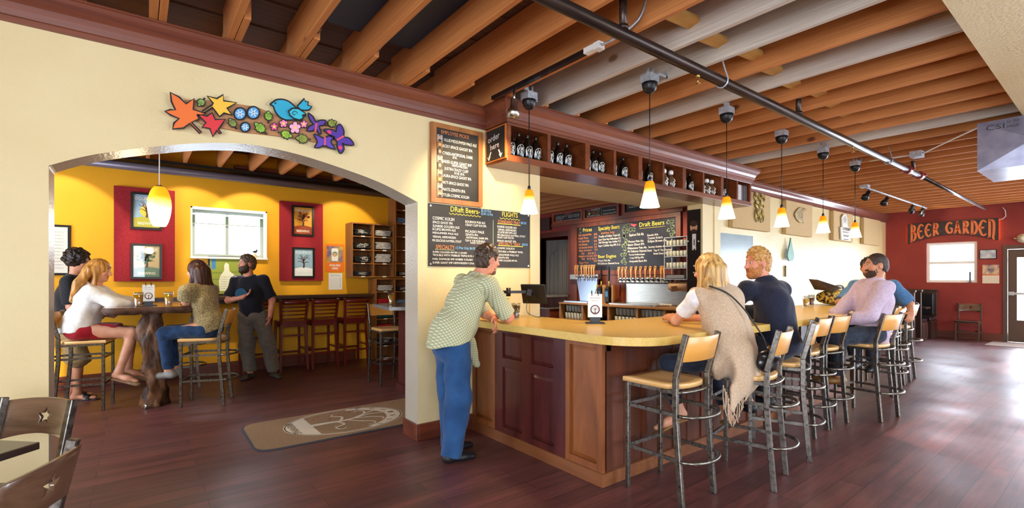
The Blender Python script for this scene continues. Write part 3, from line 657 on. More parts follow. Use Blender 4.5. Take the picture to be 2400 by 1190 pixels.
# shirt shelves
OAK = wood('oak_shelf', '#7a4a24', '#a06a38', 'z', 8, rough=.45)
def cubby(name, label, x0, x1, z0, z1, nx, nz, y0=8.21, y1=8.528, loc=None):
    t = T(name, label, 'shelf', ((x0+x1)/2, (y0+y1)/2, z0))
    MB().box(x0, x0+.02, y0, y1, z0, z1).box(x1-.02, x1, y0, y1, z0, z1).box(x0+.02, x1-.02, y0, y1, z1-.02, z1).box(x0+.02, x1-.02, y0, y1, z0, z0+.02).build('case', OAK, t, world=True)
    MB().box(x0+.02, x1-.02, y1-.015, y1, z0+.02, z1-.02).build('back_panel', OAK, t, world=True)
    for i in range(1, nz):
        z = z0+(z1-z0)*i/nz; MB().box(x0+.02, x1-.02, y0+.002, y1-.015, z-.008, z+.008).build('shelf_board', OAK, t, world=True)
    for i in range(1, nx):
        x = x0+(x1-x0)*i/nx; MB().box(x-.008, x+.008, y0+.001, y1-.015, z0+.02, z1-.02).build('divider', OAK, t, world=True)
    for i in range(nz):
        for j in range(nx):
            x = x0+(x1-x0)*(j+.5)/nx; z = z0+(z1-z0)*i/nz
            MB().box(x-.035, x+.035, y0-.003, y0+.001, z-.006+(.008 if i == 0 else 0), z+.012+(.008 if i == 0 else 0)).build('price_tag', WHITEP, t, world=True)
    return t
cubby('shirt_shelf', 'wall-hung brown shelf of eight cubbies with folded shirts', 2.92, 3.7, 1.46, 2.4, 2, 4, 8.21)
cubby('shirt_shelf', 'tall brown shelf of shirts reaching from wall cubbies to the ceiling trim', 3.71, 4.45, 1.46, 2.92, 2, 6)
cubby('shirt_shelf', 'low brown shelf of shirts on the floor behind the side counter', 3.33, 4.42, .0, 1.44, 3, 6, 8.18)
SH = {'black': mat('shirt_black', '#17161a', .85), 'grey': mat('shirt_grey', '#8f8e90', .85, c2='#c9c6c0', scale=30), 'red': mat('shirt_red', '#b3151f', .85), 'blue': mat('shirt_blue', '#3d5f8c', .85, c2='#7d97b8', scale=30), 'teal': mat('shirt_teal', '#1f5350', .85)}
PRINT = mat('shirt_print', '#c9c6bd', .8)
def shirts(x, z, y, col, n, label):
    t = T('folded_shirt', label, 'shirts', (x, y, z+.012), 0, 'folded shirts in the cubbies'); rr = random.Random(int(x*100+z*10))
    for i in range(n):
        o = rr.uniform(-.012, .012); h = .024; z += .003
        mb = MB().box(-.14+o, .14+o, -.1, .1, i*h, i*h+h*.95)
        mb.build('fold', SH[col], t, bevel=.011, seg=3)
    if col == 'black':
        pr = MB(); f = frame((0, -.101, 0), (1, 0, 0), (0, 0, 1)); r3 = random.Random(int(z*77+x*31))
        for q in range(5): pr.stroke(spline([(r3.uniform(-.09, .09), r3.uniform(.01, n*.024-.01)) for _ in range(4)], 4), f, .006, d=.002)
        pr.build('print', PRINT, t)
for (x, z, c, n_, la) in ((3.12, 2.185, 'black', 4, 'stack of black shirts in the top row of the wall cubbies'), (3.5, 2.185, 'grey', 4, 'stack of grey shirts in the top row of the wall cubbies'),
    (3.12, 1.95, 'black', 4, 'stack of black shirts in the second row of the wall cubbies'), (3.5, 1.95, 'grey', 5, 'stack of grey shirts in the second row of the wall cubbies'),
    (3.12, 1.715, 'black', 4, 'stack of black shirts in the third row of the wall cubbies'), (3.5, 1.715, 'grey', 6, 'tallest stack of grey shirts, third row of the wall cubbies'),
    (3.12, 1.48, 'black', 3, 'stack of black shirts in the bottom row of the wall cubbies'),
    (3.9, 2.44, 'blue', 4, 'stack of blue shirts high in the tall shelf'), (3.9, 1.48, 'black', 3, 'dark shirts at the foot of the tall shelf')):
    shirts(x, z, 8.34, c, n_, la)
for (x, z, c, n_, la) in ((3.52, 1.21, 'grey', 4, 'grey shirts in the low shelf, top row'), (3.88, 1.21, 'black', 3, 'black shirts in the low shelf, top row'), (3.52, .97, 'red', 4, 'red shirts behind the beer glass in the low shelf'), (3.88, .97, 'blue', 3, 'blue shirts in the low shelf'),
    (3.52, .49, 'red', 5, 'red shirts low behind the yellow room bar stool'), (3.52, .73, 'teal', 3, 'dark teal shirts in the low shelf'), (3.52, .25, 'black', 4, 'black printed shirts near the floor in the low shelf')):
    shirts(x, z, 8.31, c, n_, la)
# ------------------------------------------------------------------ measured points on the walls
_c, _s = math.cos(.9103), math.sin(.9103)
def ray_(px, py):
    u = px-1200; return Vector((1137.3*_c+u*_s, 1137.3*_s-u*_c, 652.1-py))
def on_y(px, py, y): d = ray_(px, py); return d.x*y/d.y, 1.44+d.z*y/d.y       # (x, z) on a wall of constant y
def on_x(px, py, x): d = ray_(px, py); return -d.y*x/d.x, 1.44+d.z*x/d.x      # (-y, z) on a wall of constant x
def on_z(px, py, z): d = ray_(px, py); t = (z-1.44)/d.z; return d.x*t, d.y*t
def crop(x0, y0, sc): return lambda a, b: (x0+a/sc, y0+b/sc)
def wline(mb, fn, plane, cr, txt, x0, y0, x1, y1, h, m=0, d=.003, bold=0):
    """writing whose baseline runs between two measured points of the wall"""
    a = fn(*cr(x0, y0), plane); b = fn(*cr(x1, y1), plane); t = fn(*cr(x0, y0-h), plane)
    fr = FY(plane) if fn is on_y else FX(plane)
    mb.text(txt, fr, a[0], (a[1]+b[1])/2 if False else a[1], t[1]-a[1], b[0]-a[0], d, m, bold=bold, rot=0)
CHALKB = mat('chalkboard', '#1b1a1a', .55, c2='#2c2927', scale=3, rand=False)
CW = mat('chalk_white', '#f1efe8', .8); CYE = mat('chalk_yellow', '#f2d94f', .8); COR = mat('chalk_orange', '#e08a52', .8); CBL = mat('chalk_blue', '#7fb6e8', .8); CGR = mat('chalk_green', '#87977a', .8); CPK = mat('chalk_pink', '#e8646e', .8)
CHALK = [CW, CYE, COR, CBL, CGR, CPK]
def scallop(mb, fr, u0, u1, v, n, m, d=.003, h=.012, w=.004, sgn=-1):
    pts = []
    for i in range(n):
        for j in range(6): pts.append((u0+(u1-u0)*(i+j/6)/n, v+sgn*h*math.sin(math.pi*j/6)))
    mb.stroke(pts, fr, w, d, m)
PICF = wood('picture_oak', '#8a5428', '#b5773c', 'z', 8, rough=.4)
# employee picks board
F = FY(YW)
t = T('chalkboard', 'small chalkboard with orange-brown frame, headed Employee Picks', 'chalkboard', (2.37, YW, 2.12))
MB().obox(F, 2.13, 2.62, 2.15, 2.82, .0, .02).build('board', CHALKB, t, world=True)
MB().obox(F, 2.095, 2.148, 2.125, 2.848, 0, .035).obox(F, 2.603, 2.652, 2.125, 2.848, 0, .035).obox(F, 2.148, 2.603, 2.125, 2.17, 0, .035).obox(F, 2.148, 2.603, 2.805, 2.848, 0, .035).build('frame', PICF, t, world=True, bevel=.006)
mb = MB(); c1 = crop(1000, 280, 5.667)
D = .023
for tx, x0, y0, x1, y1, h, m in (('EMPLOYEE PICKS!', 178, 192, 545, 250, 50, 2), ('ALLIE-MIDSUMMER PALE ALE', 215, 292, 645, 362, 42, 0), ('BECKY-SPACE GHOST IPA', 182, 368, 590, 448, 40, 0), ('CYNDI-ANTIPODAL DARK', 195, 465, 595, 530, 42, 0), ('IPA', 330, 525, 385, 535, 32, 0),
    ('JARED-SUPER GIANT IMP', 192, 575, 580, 632, 42, 0), ('HEFEWEIZEN', 318, 630, 525, 660, 32, 0), ('JUSTIN-CRAZY CLIFF', 218, 670, 535, 720, 40, 0), ('RYE IPA', 352, 735, 485, 750, 34, 0), ('LAURA-SPACE GHOST IPA', 190, 762, 575, 825, 40, 0), ('MATT-SPACE GHOST IPA', 185, 852, 540, 895, 40, 0), ('NATE-ZENITH IPA', 200, 945, 495, 970, 42, 0), ('TYLER-COSMIC KOLSH', 195, 1018, 545, 1055, 40, 0)):
    wline(mb, on_y, YW, c1, tx, x0, y0, x1, y1, h, m, D)
scallop(mb, F, 2.22, 2.5, 2.72, 7, 4, D)
mb.build('lettering', CHALK, t, world=True)
FACE = [mat('photo_skin', '#c99a7c', .5), mat('photo_dark', '#3b2a22', .5), mat('photo_ochre', '#a8741f', .5), mat('photo_pale', '#b9b3ad', .5)]
for i in range(9):
    mb = MB(); v = 2.745-.063*i; u = 2.185
    mb.obox(F, u-.024, u+.03, v-.06, v, .02, .024, m=(3, 2, 1, 3, 1, 0, 2, 3, 0)[i]); mb.disc(F, u+.003, v-.024, .013, .0245, m=0, rv=.017); mb.disc(F, u+.003, v-.016, .015, .0243, m=1, rv=.015); mb.disc(F, u+.003, v-.05, .02, .0246, m=1, rv=.01)
    mb.build('photo', FACE, t, world=True)
# draft beers board
t = T('chalkboard', 'wide black chalkboard headed Draft Beers and Flights, behind the leaning man', 'chalkboard', (2.67, YW, 1.549))
MB().obox(F, 2.08, 3.262, 1.549, 2.115, 0, .012).build('board', CHALKB, t, world=True)
sc = MB()
for u in (2.1, 3.243):
    for v in (1.57, 2.095): sc.disc(F, u, v, .009, .014)
sc.build('screw', STEEL, t, world=True)
mb = MB(); c1 = crop(1000, 470, 7.437); D = .015
for tx, x0, y0, x1, y1, h, m in (('DRaft Beers-', 402, 190, 910, 215, 95, 1), ('$5.00 Pint', 935, 195, 1110, 205, 48, 3), ('$3.00 1/2 Pint', 935, 250, 1140, 258, 48, 3), ('FLIGHTS', 1300, 275, 1570, 285, 85, 1),
    ('COSMIC KOLSH', 90, 328, 465, 338, 58, 0), ('SPACE GHOST IPA', 90, 395, 440, 395, 46, 0), ('SUNRISE GOLDEN ALE', 92, 460, 555, 465, 46, 0), ('ECLIPSE BROWN ALE', 90, 515, 490, 525, 42, 0), ('MIDSUMMER PALE ALE', 90, 575, 535, 598, 36, 0), ('VERNAL HEFEWEIZEN', 90, 645, 492, 645, 40, 0), ('MR DELICIOUS OATMEAL STOUT', 85, 710, 590, 728, 42, 0),
    ('EQUINOX PUB ALE', 660, 385, 1005, 400, 42, 0), ('CRAZY CLIFF RYE IPA', 660, 440, 1025, 452, 40, 0), ('PICASSO PALE', 660, 555, 985, 560, 46, 0), ('ZENITH IPA', 660, 608, 880, 615, 38, 0), ('ANTIPODAL DARK IPA', 670, 660, 1055, 668, 38, 0), ("TOP O' THE MORNING", 655, 712, 1000, 735, 36, 0), ('SWEET STOUT (NITRO)', 748, 752, 1070, 778, 30, 0),
    ('SPECIALTY', 145, 838, 470, 840, 72, 2), ('-1/2 Pint Only $4.00', 470, 842, 830, 840, 48, 3), ('SUPER COLLIDER IMP IPA 11.6%ABV', 92, 908, 690, 915, 34, 0), ('TROUBLE WITH TRIBBLES TRIPLE 8.5% ABV', 90, 962, 860, 970, 36, 0), ('HAIL DAMAGE IMP AMBER 9.2%ABV', 90, 1030, 792, 1032, 36, 0), ('SUPER GIANT IMP HEFEWEIZEN 9.2%ABV', 90, 1095, 860, 1108, 36, 0),
    ('STANDARD TRAY', 1228, 388, 1610, 410, 56, 2), ('-$8.00', 1612, 408, 1722, 408, 44, 3), ('SUNRISE GOLDEN ALE', 1215, 470, 1550, 480, 40, 0), ('VERNAL HEFEWEIZEN', 1225, 520, 1545, 525, 36, 0), ('ECLIPSE BROWN ALE', 1225, 565, 1550, 570, 36, 0), ('MR DELICIOUS OATMEAL STOUT', 1218, 612, 1705, 620, 34, 0), ('CRAZY CLIFF RYE IPA', 1212, 655, 1505, 658, 34, 0), ('SPACE GHOST IPA', 1212, 715, 1545, 718, 36, 0),
    ('SPECIALTY TRAY', 1238, 770, 1618, 780, 50, 2), ('-$8.00', 1635, 785, 1745, 780, 44, 3), ('COSMIC KOLSCH', 1220, 842, 1515, 845, 34, 0), ('TROUBLE w/TRIBBLES TRIPEL', 1225, 900, 1665, 908, 34, 0), ('MIDSUMMER PALE ALE', 1215, 958, 1588, 958, 34, 0), ('ZENITH IPA', 1225, 1008, 1420, 1008, 34, 0), ('SUPER COLLIDER IMP IPA', 1225, 1056, 1560, 1056, 32, 0)):
    wline(mb, on_y, YW, c1, tx, x0, y0, x1, y1, h, m, D)
for (x0, y0, x1, y1, m, w_) in ((1220, 400, 1620, 440, 1, .006), (1230, 782, 1665, 800, 1, .006), (130, 850, 468, 865, 4, .006)):
    a = on_y(*c1(x0, y0), YW); b = on_y(*c1(x1, y1), YW); mb.stroke([a, (b[0], a[1])], F, w_, D, m)
a = on_y(*c1(1144, 340), YW); b = on_y(*c1(1144, 1050), YW); mb.stroke([a, (a[0], b[1])], F, .007, D, 4)
a = on_y(*c1(375, 215), YW); b = on_y(*c1(940, 260), YW); scallop(mb, F, a[0], b[0], a[1], 9, 1, D)
a = on_y(*c1(1260, 295), YW); b = on_y(*c1(1620, 320), YW); scallop(mb, F, a[0], b[0], a[1], 6, 1, D)
mb.build('lettering', CHALK, t, world=True)
# ------------------------------------------------------------------ painted wooden cut-outs over the arch
BLK = mat('cutout_black', '#151313', .6)
art = T('wall_art', 'row of painted cut-out leaves, hops, bird and butterflies above the arch', 'wall art', (1.0, YW, 2.45))
k1 = crop(0, 0, 2.975); k2 = crop(600, 0, 2.975)
def PP(cr, pts): return [on_y(*cr(*p), YW-.03) for p in pts]
def cut(name, poly, colr, lines=(), d=.022, th=.016, extra=(), curve=0, ow=.011, lw=.005):
    mb = MB(); p = spline(poly, 3, True) if curve else poly
    mb.prism(p, F, d, d+th, 0, 1); mb.stroke(p, F, ow, d+th+.0015, 1, True)
    for l in lines: mb.stroke(l, F, lw, d+th+.001, 1)
    for (u, v, r, m_) in extra: mb.disc(F, u, v, r, d+th+.001, m_)
    return mb.build(name, [mat('cut_'+colr, colr, .55, c2=None), BLK, mat('cut_pinkdot', '#e23b6a', .5), mat('cut_yellowdot', '#f0d060', .5)], art, world=True)
MB().prism(PP(k1, [(1290, 690), (1500, 700), (1785, 740)])+PP(k2, [(150, 800), (500, 850), (610, 930), (600, 1010), (480, 1000), (200, 950), (20, 930)])+PP(k1, [(1700, 920), (1400, 860)]), F, 0, .02).build('backing_strip', wood('backing', '#9a6a42', '#b98254', 'x', 8, rough=.6), art, world=True)
cut('maple_leaf', PP(k1, [(1187,647),(1250,680),(1296,726),(1352,690),(1347,765),(1436,795),(1372,808),(1388,832),(1335,855),(1404,925),(1392,933),(1322,862),(1280,895),(1203,902),(1212,860),(1248,828),(1190,805),(1150,778),(1190,766),(1222,768),(1195,712)]), '#e8702c')
cut('maple_leaf', PP(k1, [(1445,672),(1510,690),(1555,662),(1558,705),(1648,718),(1582,757),(1615,803),(1562,790),(1530,815),(1502,780),(1482,750),(1420,790),(1410,778),(1475,735),(1485,722)]), '#f0bd3c')
cut('maple_leaf', PP(k1, [(1375,797),(1440,812),(1478,788),(1500,835),(1568,833),(1540,880),(1522,905),(1542,930),(1530,935),(1512,910),(1483,955),(1462,898),(1408,888),(1435,858)]), '#d8343a')
def circ(cr, x, y, r, n=20): return PP(cr, [(x+r*math.cos(2*math.pi*i/n), y-r*math.sin(2*math.pi*i/n)) for i in range(n)])
WL_ = mat('snow_line', '#dff0fa', .5)
for x, y, r in ((1672, 795, 42), (1765, 788, 43), (1708, 888, 33)):
    o = cut('snowflake_disc', circ(k1, x, y, r), '#5f9fd0')
    c0 = on_y(*k1(x, y), YW-.03); rr = on_y(*k1(x+r*.7, y), YW-.03)[0]-c0[0]; mb = MB()
    for a in range(3): mb.stroke([(c0[0]-rr*math.cos(a*1.047), c0[1]-rr*math.sin(a*1.047)), (c0[0]+rr*math.cos(a*1.047), c0[1]+rr*math.sin(a*1.047))], F, .006, .0405)
    l = art.location; mb.v = [(p[0]-l.x, p[1]-l.y, p[2]-l.z) for p in mb.v]; mb.build('snowflake', WL_, o)
def hop(cr, x, y, s, ang, colr):
    u0, v0 = on_y(*cr(x, y), YW-.03); k = on_y(*cr(x+s, y), YW-.03)[0]-u0; ca, sa = math.cos(R(ang)), math.sin(R(ang))
    L = lambda p: [(u0+k*(a*ca-b*sa), v0+k*(a*sa+b*ca)) for a, b in p]
    body = [(0, .5), (.25, .56), (.2, .42), (.5, .4), (.42, .2), (.62, .05), (.5, -.12), (.6, -.4), (.38, -.42), (.2, -.72), (0, -.9), (-.2, -.72), (-.38, -.42), (-.6, -.4), (-.5, -.12), (-.62, .05), (-.42, .2), (-.5, .4), (-.2, .42), (-.25, .56)]
    stem = [(.06, .5), (.08, .95), (-.06, .95), (-.06, .5)]
    cut('hop_cone', L(stem[0:2]+stem[2:]+body[19:0:-1]), colr, [L([(-.5, .1), (-.2, -.2), (0, .2), (.2, -.2), (.5, .1)]), L([(-.5, -.25), (-.2, -.5), (0, -.1), (.2, -.5), (.5, -.25)]), L([(-.15, -.55), (0, -.35), (.15, -.55)])], ow=.006, lw=.003)
for cr, x, y, s, a, c_ in ((k1, 1403, 715, 48, -30, '#8fae52'), (k1, 1622, 862, 50, -145, '#8b9a4a'), (k2, 85, 815, 50, 180, '#8fb83e'), (k2, 30, 895, 62, -130, '#8fb83e'), (k2, 205, 938, 55, 80, '#9cc23c'), (k2, 325, 968, 58, -85, '#8f9a3c'), (k2, 525, 862, 46, 120, '#8f9a3c')): hop(cr, x, y, s, a, c_)
cut('bird_body', PP(k2, [(97,730),(118,712),(140,698),(180,694),(225,708),(262,738),(285,760),(310,772),(345,800),(330,815),(308,842),(265,838),(205,838),(160,815),(130,775),(118,742)]), '#2fa5c4', curve=1)
cut('bird_tail', PP(k2, [(285,742),(310,715),(335,688),(342,710),(362,712),(358,735),(388,745),(370,768),(345,772),(310,768)]), '#2fa5c4')
cut('bird_wing', PP(k2, [(222,780),(250,760),(290,762),(318,780),(343,800),(318,808),(325,828),(300,842),(262,832),(232,810)]), '#35b8cc', d=.036, lines=[PP(k2, [(262+s_*math.cos(a), 798+s_*math.sin(a)) for s_, a in [(4+2*i, i*.7) for i in range(10)]])])
u, v = on_y(*k2(133, 722), YW-.03); MB().disc(F, u, v, .006, .0405).build('bird_eye', BLK, art, world=True)
for pts, colr, dots in (([(360,790),(395,815),(415,850),(445,840),(485,843),(470,875),(440,882),(452,925),(440,938),(415,900),(390,915),(352,912),(372,880),(398,868),(375,840)], '#5b3a9c', ()),
    ([(402,938),(440,950),(472,965),(500,950),(547,955),(520,990),(552,1040),(505,1030),(478,1015),(440,1030),(405,1028),(425,990)], '#5f3fae', ()),
    ([(585,868),(610,910),(612,955),(650,965),(680,1012),(620,1010),(600,1000),(612,1040),(585,1072),(562,1020),(560,985),(520,950),(470,905),(530,905),(555,920),(560,885)], '#4f2f96', ((508, 922), (585, 1030)))):
    cut('butterfly', PP(k2, pts), colr, curve=1, extra=[(*on_y(*k2(*q), YW-.03), .016, 2) for q in dots])
for (x0, y0, x1, y1) in ((410, 920, 420, 860), (478, 955, 478, 1015), (560, 978, 610, 950)):
    MB().stroke(PP(k2, [(x0, y0), (x1, y1)]), F, .014, .041).build('butterfly_body', mat('bf_body', '#d8506e', .5), art, world=True)
for x, y, r, colr in ((125, 885, 28, '#e0568c'), (190, 862, 30, '#ee7fae'), (270, 892, 42, '#f3a9c6'), (332, 867, 27, '#ee7fae')):
    pts = [(x+r*(.62+.4*abs(math.cos(2.5*a))**.6)*math.cos(a+.3), y-r*(.62+.4*abs(math.cos(2.5*a))**.6)*math.sin(a+.3)) for a in [2*math.pi*i/50 for i in range(50)]]
    cut('flower', PP(k2, pts), colr, extra=[(*on_y(*k2(x, y), YW-.03), .01, 3)], ow=.005)
# ------------------------------------------------------------------ bottle shelf over the bar
sh = T('bottle_shelf', 'long dark brown shelf box of bottle cubbies above the bar opening', 'shelf', (5.0, 3.74, 2.53))
YS = 3.571; BX0, BX1 = 2.719, 7.36
SHW = wood('shelf_brown', '#55270f', '#86451f', 'x', 8, rough=.35, coat=.25)
MB().box(BX0, BX1, YS, YW-.001, 2.53, 2.592).box(BX0, BX1, YS, YW-.001, 2.865, 3.0).box(BX0, BX1, YW-.02, YW-.001, 2.592, 2.865).box(BX0, BX0+.045, YS, YW-.02, 2.592, 2.865).box(BX1-.045, BX1, YS, YW-.02, 2.592, 2.865).build('case', SHW, sh, world=True, bevel=.004)
BAYS = [(2.765, 3.22), (3.262, 3.75), (3.82, 4.21), (4.25, 4.64), (4.71, 5.12), (5.155, 5.54), (5.61, 6.02), (6.055, 6.47), (6.54, 6.92), (6.955, 7.315)]
for i in range(9): MB().box(BAYS[i][1], BAYS[i+1][0], YS-(.006 if i % 2 else 0), YW-.021, 2.592, 2.865).build('divider', SHW, sh, world=True)
sg = T('hanging_sign', 'black chalk sign reading order here on the end of the bottle shelf', 'sign', (BX0, 3.74, 2.57))
FS = FX(BX0); MB().obox(FS, -3.895, -3.59, 2.565, 2.865, 0, .012).build('board', CHALKB, sg, world=True)
MB().obox(FS, -3.905, -3.893, 2.555, 2.875, 0, .016).obox(FS, -3.592, -3.577, 2.555, 2.875, 0, .016).obox(FS, -3.893, -3.592, 2.555, 2.566, 0, .016).obox(FS, -3.893, -3.592, 2.864, 2.875, 0, .016).build('frame', wood('sign_frame', '#a9581f', '#c8752f', 'z', 8, rough=.4), sg, world=True)
mb = MB(); mb.text('order', FS, -3.86, 2.745, .062, .19, .014, 0, rot=.1); mb.text('here', FS, -3.82, 2.67, .058, .14, .014, 0, rot=.08)
for cx, tipx in ((-3.83, -3.845), (-3.67, -3.655)):
    mb.stroke([(cx+.02*(1 if cx < -3.75 else -1), 2.655), (tipx, 2.6)], FS, .016, .014, 0); mb.stroke([(tipx-.025, 2.61), (tipx, 2.582), (tipx+.022, 2.615)], FS, [.008, .02, .008], .014, 0)
mb.stroke([(-3.885, 2.83), (-3.88, 2.79)], FS, .006, .014, 2); mb.stroke([(-3.72, 2.68), (-3.68, 2.69), (-3.69, 2.672)], FS, .005, .014, 2)
mb.build('lettering', [CW, CYE, CPK], sg, world=True)
BOT = mat('bottle_glass', '#120c08', .06, coat=.6); LABEL = mat('label_white', '#ece9df', .5); LBLK = mat('label_black', '#141210', .5)
def tree_logo(mb, fr, u, v, r, d, mw, mk):
    """ring with a small bare tree"""
    mb.disc(fr, u, v, r, d, mw, 24); mb.disc(fr, u, v+r*.04, r*.74, d+.0008, mk, 22)
    L = lambda p: [(u+a*r, v+b*r) for a, b in p]
    mb.stroke(L([(0, -.72), (.02, -.3), (-.02, -.02)]), fr, [r*.3, r*.13, r*.1], d+.0015, mw)
    for p in ([(0, -.05), (-.25, .2), (-.5, .22), (-.52, .02)], [(0, -.05), (.2, .25), (.48, .3), (.52, .1)], [(0, 0), (-.08, .35), (-.3, .52)], [(0, .05), (.12, .38), (.32, .55)], [(0, -.1), (.3, .02), (.42, -.14), (.3, -.2)], [(0, -.12), (-.25, -.05), (-.36, -.2)]):
        mb.stroke(spline(L(p), 3), fr, r*.075, d+.0015, mw)
def growler(clear=False, cap=False):
    t = T('growler' if not clear else 'swing_top_bottle', '', 'bottle'); h = .255 if not clear else .2; r = .0535 if not clear else .048
    MB().lathe([(r*.9, 0), (r, .006), (r, h*.52), (r*.94, h*.6), (r*.5, h*.76), (r*.3, h*.84), (r*.27, h*.93), (r*.32, h*.935), (r*.32, h)], n=20).build('bottle_body', BOT if not clear else mat('jar_glass', '#9a7a5c', .08, trans=.6, coat=.4), t)
    if cap: MB().lathe([(r*.62, h*.86), (r*.66, h*1.03), (r*.5, h*1.12), (0, h*1.13)], n=14).build('cap', WHITEP, t)
    if not clear:
        a = np.linspace(-.75, .75, 9); rr = .046; mb = MB(); fr = frame((0, 0, 0), (1, 0, 0), (0, 0, 1)); tree_logo(mb, fr, 0, .085, .048, 0, 0, 1)
        mb.v = [(r*1.015*math.sin(x/r)*(1) if abs(x) < r*1.5 else x, -(r+.0012-y*1.0)*math.cos(x/r), z) for x, y, z in mb.v]
        mb.build('label', [LABEL, LBLK], t)
    else:
        mb = MB(); fr = frame((0, -r-.001, 0), (1, 0, 0), (0, 0, 1)); mb.stroke(spline([(-.02, .03), (.02, .05), (-.02, .07), (.02, .09), (-.01, .11)], 4), fr, .01, .001); mb.build('print', [LABEL], t)
    return t
gA = growler(); gC = growler(True, True); first = {0: gA, 1: gC}; used = {0: False, 1: False}
def put_bottle(kind, x, lab, y=3.68, grp='dark growlers on the bottle shelf'):
    o = first[kind]
    if used[kind]: o = dup(first[kind], (x, y, 2.594), rnd.uniform(-.12, .12))
    else: o.location = (x, y, 2.594); used[kind] = True
    o['label'] = lab; o['group'] = grp
ORD = ['first', 'second', 'third', 'fourth']
for b, xs in ((0, (2.83, 2.94, 3.05, 3.16)), (1, (3.33, 3.46, 3.585)), (2, (3.88, 3.99, 4.1)), (3, (4.31, 4.5)), (4, (4.78, 4.98))):
    for i, x in enumerate(xs): put_bottle(0, x, 'dark growler with round white tree label, %s in cubby %s from the order here sign' % (ORD[i], ('one', 'two', 'three', 'four', 'five')[b]))
for b, xs in ((5, (5.27, 5.42)), (7, (6.13, 6.26, 6.39))):
    for i, x in enumerate(xs): put_bottle(1, x, 'small clear bottle with white cap, %s in the %s' % (ORD[i], 'cubby past the second hanging bar lamp' if b == 5 else 'cubby holding three such bottles'), 3.66, 'clear capped bottles on the bottle shelf')
for i, x in enumerate((5.7, 5.87)): put_bottle(0, x, 'dark growler with white label, %s of two beside the three clear capped bottles' % ORD[i])
put_bottle(0, 6.72, 'dark growler alone behind the third hanging bar lamp')
PL = mat('sleeve_white', '#d9d6d6', .4); PL2 = mat('sleeve_grey', '#5b5358', .5)
for i in range(6):
    o = MB().box(6.985+.052*i, 7.012+.052*i, 3.6, 3.85, 2.594, 2.83).build('glass_tube', PL if i < 3 else PL2, bevel=.01, seg=3)
    tag(o, ('tall white sleeve standing in the last cubby of the bottle shelf' if i < 3 else 'tall grey sleeve standing in the last cubby of the bottle shelf'), 'sleeve', 'white sleeves in the last cubby' if i < 3 else 'grey sleeves in the last cubby')
# ------------------------------------------------------------------ cream side wall: acoustic panels, metal figures, chalkboard
PANF = mat('panel_fabric', '#c7a877', .85, c2='#bd9c6a', scale=60)
for i, (x0, x1, lab) in enumerate(((7.57, 8.87, 'beige wall panel carrying the metal butterfly'), (9.5, 10.68, 'beige wall panel carrying the metal fish'), (11.79, 12.94, 'beige wall panel carrying the tall white brewery sign'), (13.67, 14.87, 'plain beige wall panel next to the red wall'))):
    t = MB().box(x0, x1, 3.97, YC-.003, 2.26, 2.895).build('acoustic_panel', PANF, bevel=.012, seg=3); tag(t, lab, 'wall panel', 'beige wall panels')
WIRE = mat('gilt_wire', '#7d6a3a', .35, metal=.8, c2='#b39a55', scale=30)
FP_ = FY(3.96)
df = T('wall_figure', 'openwork metal butterfly with long lower wings on a beige panel', 'wall decoration', (8.4, 3.95, 2.48))
mb = MB(); P3 = lambda u, v, d=0: (u, 3.955-d, v)
for sx in (-1, 1):
    for (a, b, c_, d_) in ((.1, .2, .09, .07), (.075, .07, .08, .05), (.085, -.1, .07, .12)):
        cx, cz = 8.42+sx*a, 2.64+b-.02
        for k_ in (1, .65, .35): mb.tube([(cx+c_*k_*math.cos(q), 3.95, cz+d_*k_*math.sin(q)) for q in [2*math.pi*i/16 for i in range(16)]], .009, 6, closed=True)
    mb.tube([(8.42, 3.95, 2.78), (8.42+sx*.05, 3.94, 2.83), (8.42+sx*.07, 3.94, 2.86)], .004, 5)
mb.build('wings', WIRE, df, world=True)
MB().ball((8.42, 3.945, 2.66), (.02, .014, .12), 10).build('body', WIRE, df, world=True)
fs = T('wall_figure', 'shiny metal fish with two long fins on a beige panel', 'wall decoration', (10.2, 3.95, 2.53))
k4 = crop(1660, 440, 5.408); Q = lambda pts: [on_y(*k4(*p), 3.95) for p in pts]
MB().prism(spline(Q([(1095, 340), (1110, 300), (1150, 255), (1185, 248), (1195, 262), (1170, 295), (1210, 268), (1240, 262), (1235, 285), (1195, 320), (1198, 365), (1215, 415), (1225, 445), (1200, 445), (1180, 405), (1185, 440), (1160, 440), (1120, 400)]), 2, True), FY(3.96), 0, .02).build('body', mat('hammered', '#b3a05a', .3, metal=.7, c2='#e0d8b8', scale=40, bump=.3), fs, world=True)
mb = MB()
for q in range(4): mb.stroke(Q([(1125+q*18, 300), (1135+q*18, 350), (1125+q*18, 400)]), FY(3.96), .008, .022)
mb.build('bands', BLK, fs, world=True)
ws = T('wall_sign', 'tall white brewery sign with rounded top on a beige panel', 'sign', (12.6, 3.95, 2.33))
k5 = crop(1900, 470, 7.0); Q = lambda pts: [on_y(*k5(*p), 3.95) for p in pts]
MB().prism(Q([(490, 640), (478, 435), (505, 430), (500, 270), (520, 235), (545, 222), (570, 240), (585, 290), (590, 430), (632, 450), (638, 668)]), FY(3.96), 0, .03).build('board', mat('sign_cream', '#e3e0d2', .5), ws, world=True)
mb = MB(); Fz = FY(3.96)
wline(mb, on_y, 3.96, k5, 'COOPERSMITH', 492, 480, 632, 500, 50, 0, .032, .02); wline(mb, on_y, 3.96, k5, 'BREWING CO', 500, 525, 630, 545, 26, 0, .032); wline(mb, on_y, 3.96, k5, 'OLD TOWN', 505, 572, 628, 585, 22, 0, .032)
a, b = Q([(522, 632), (605, 590)]); mb.stroke([a, (b[0], a[1]), b, (a[0], b[1])], Fz, .018, .032, 0, True)
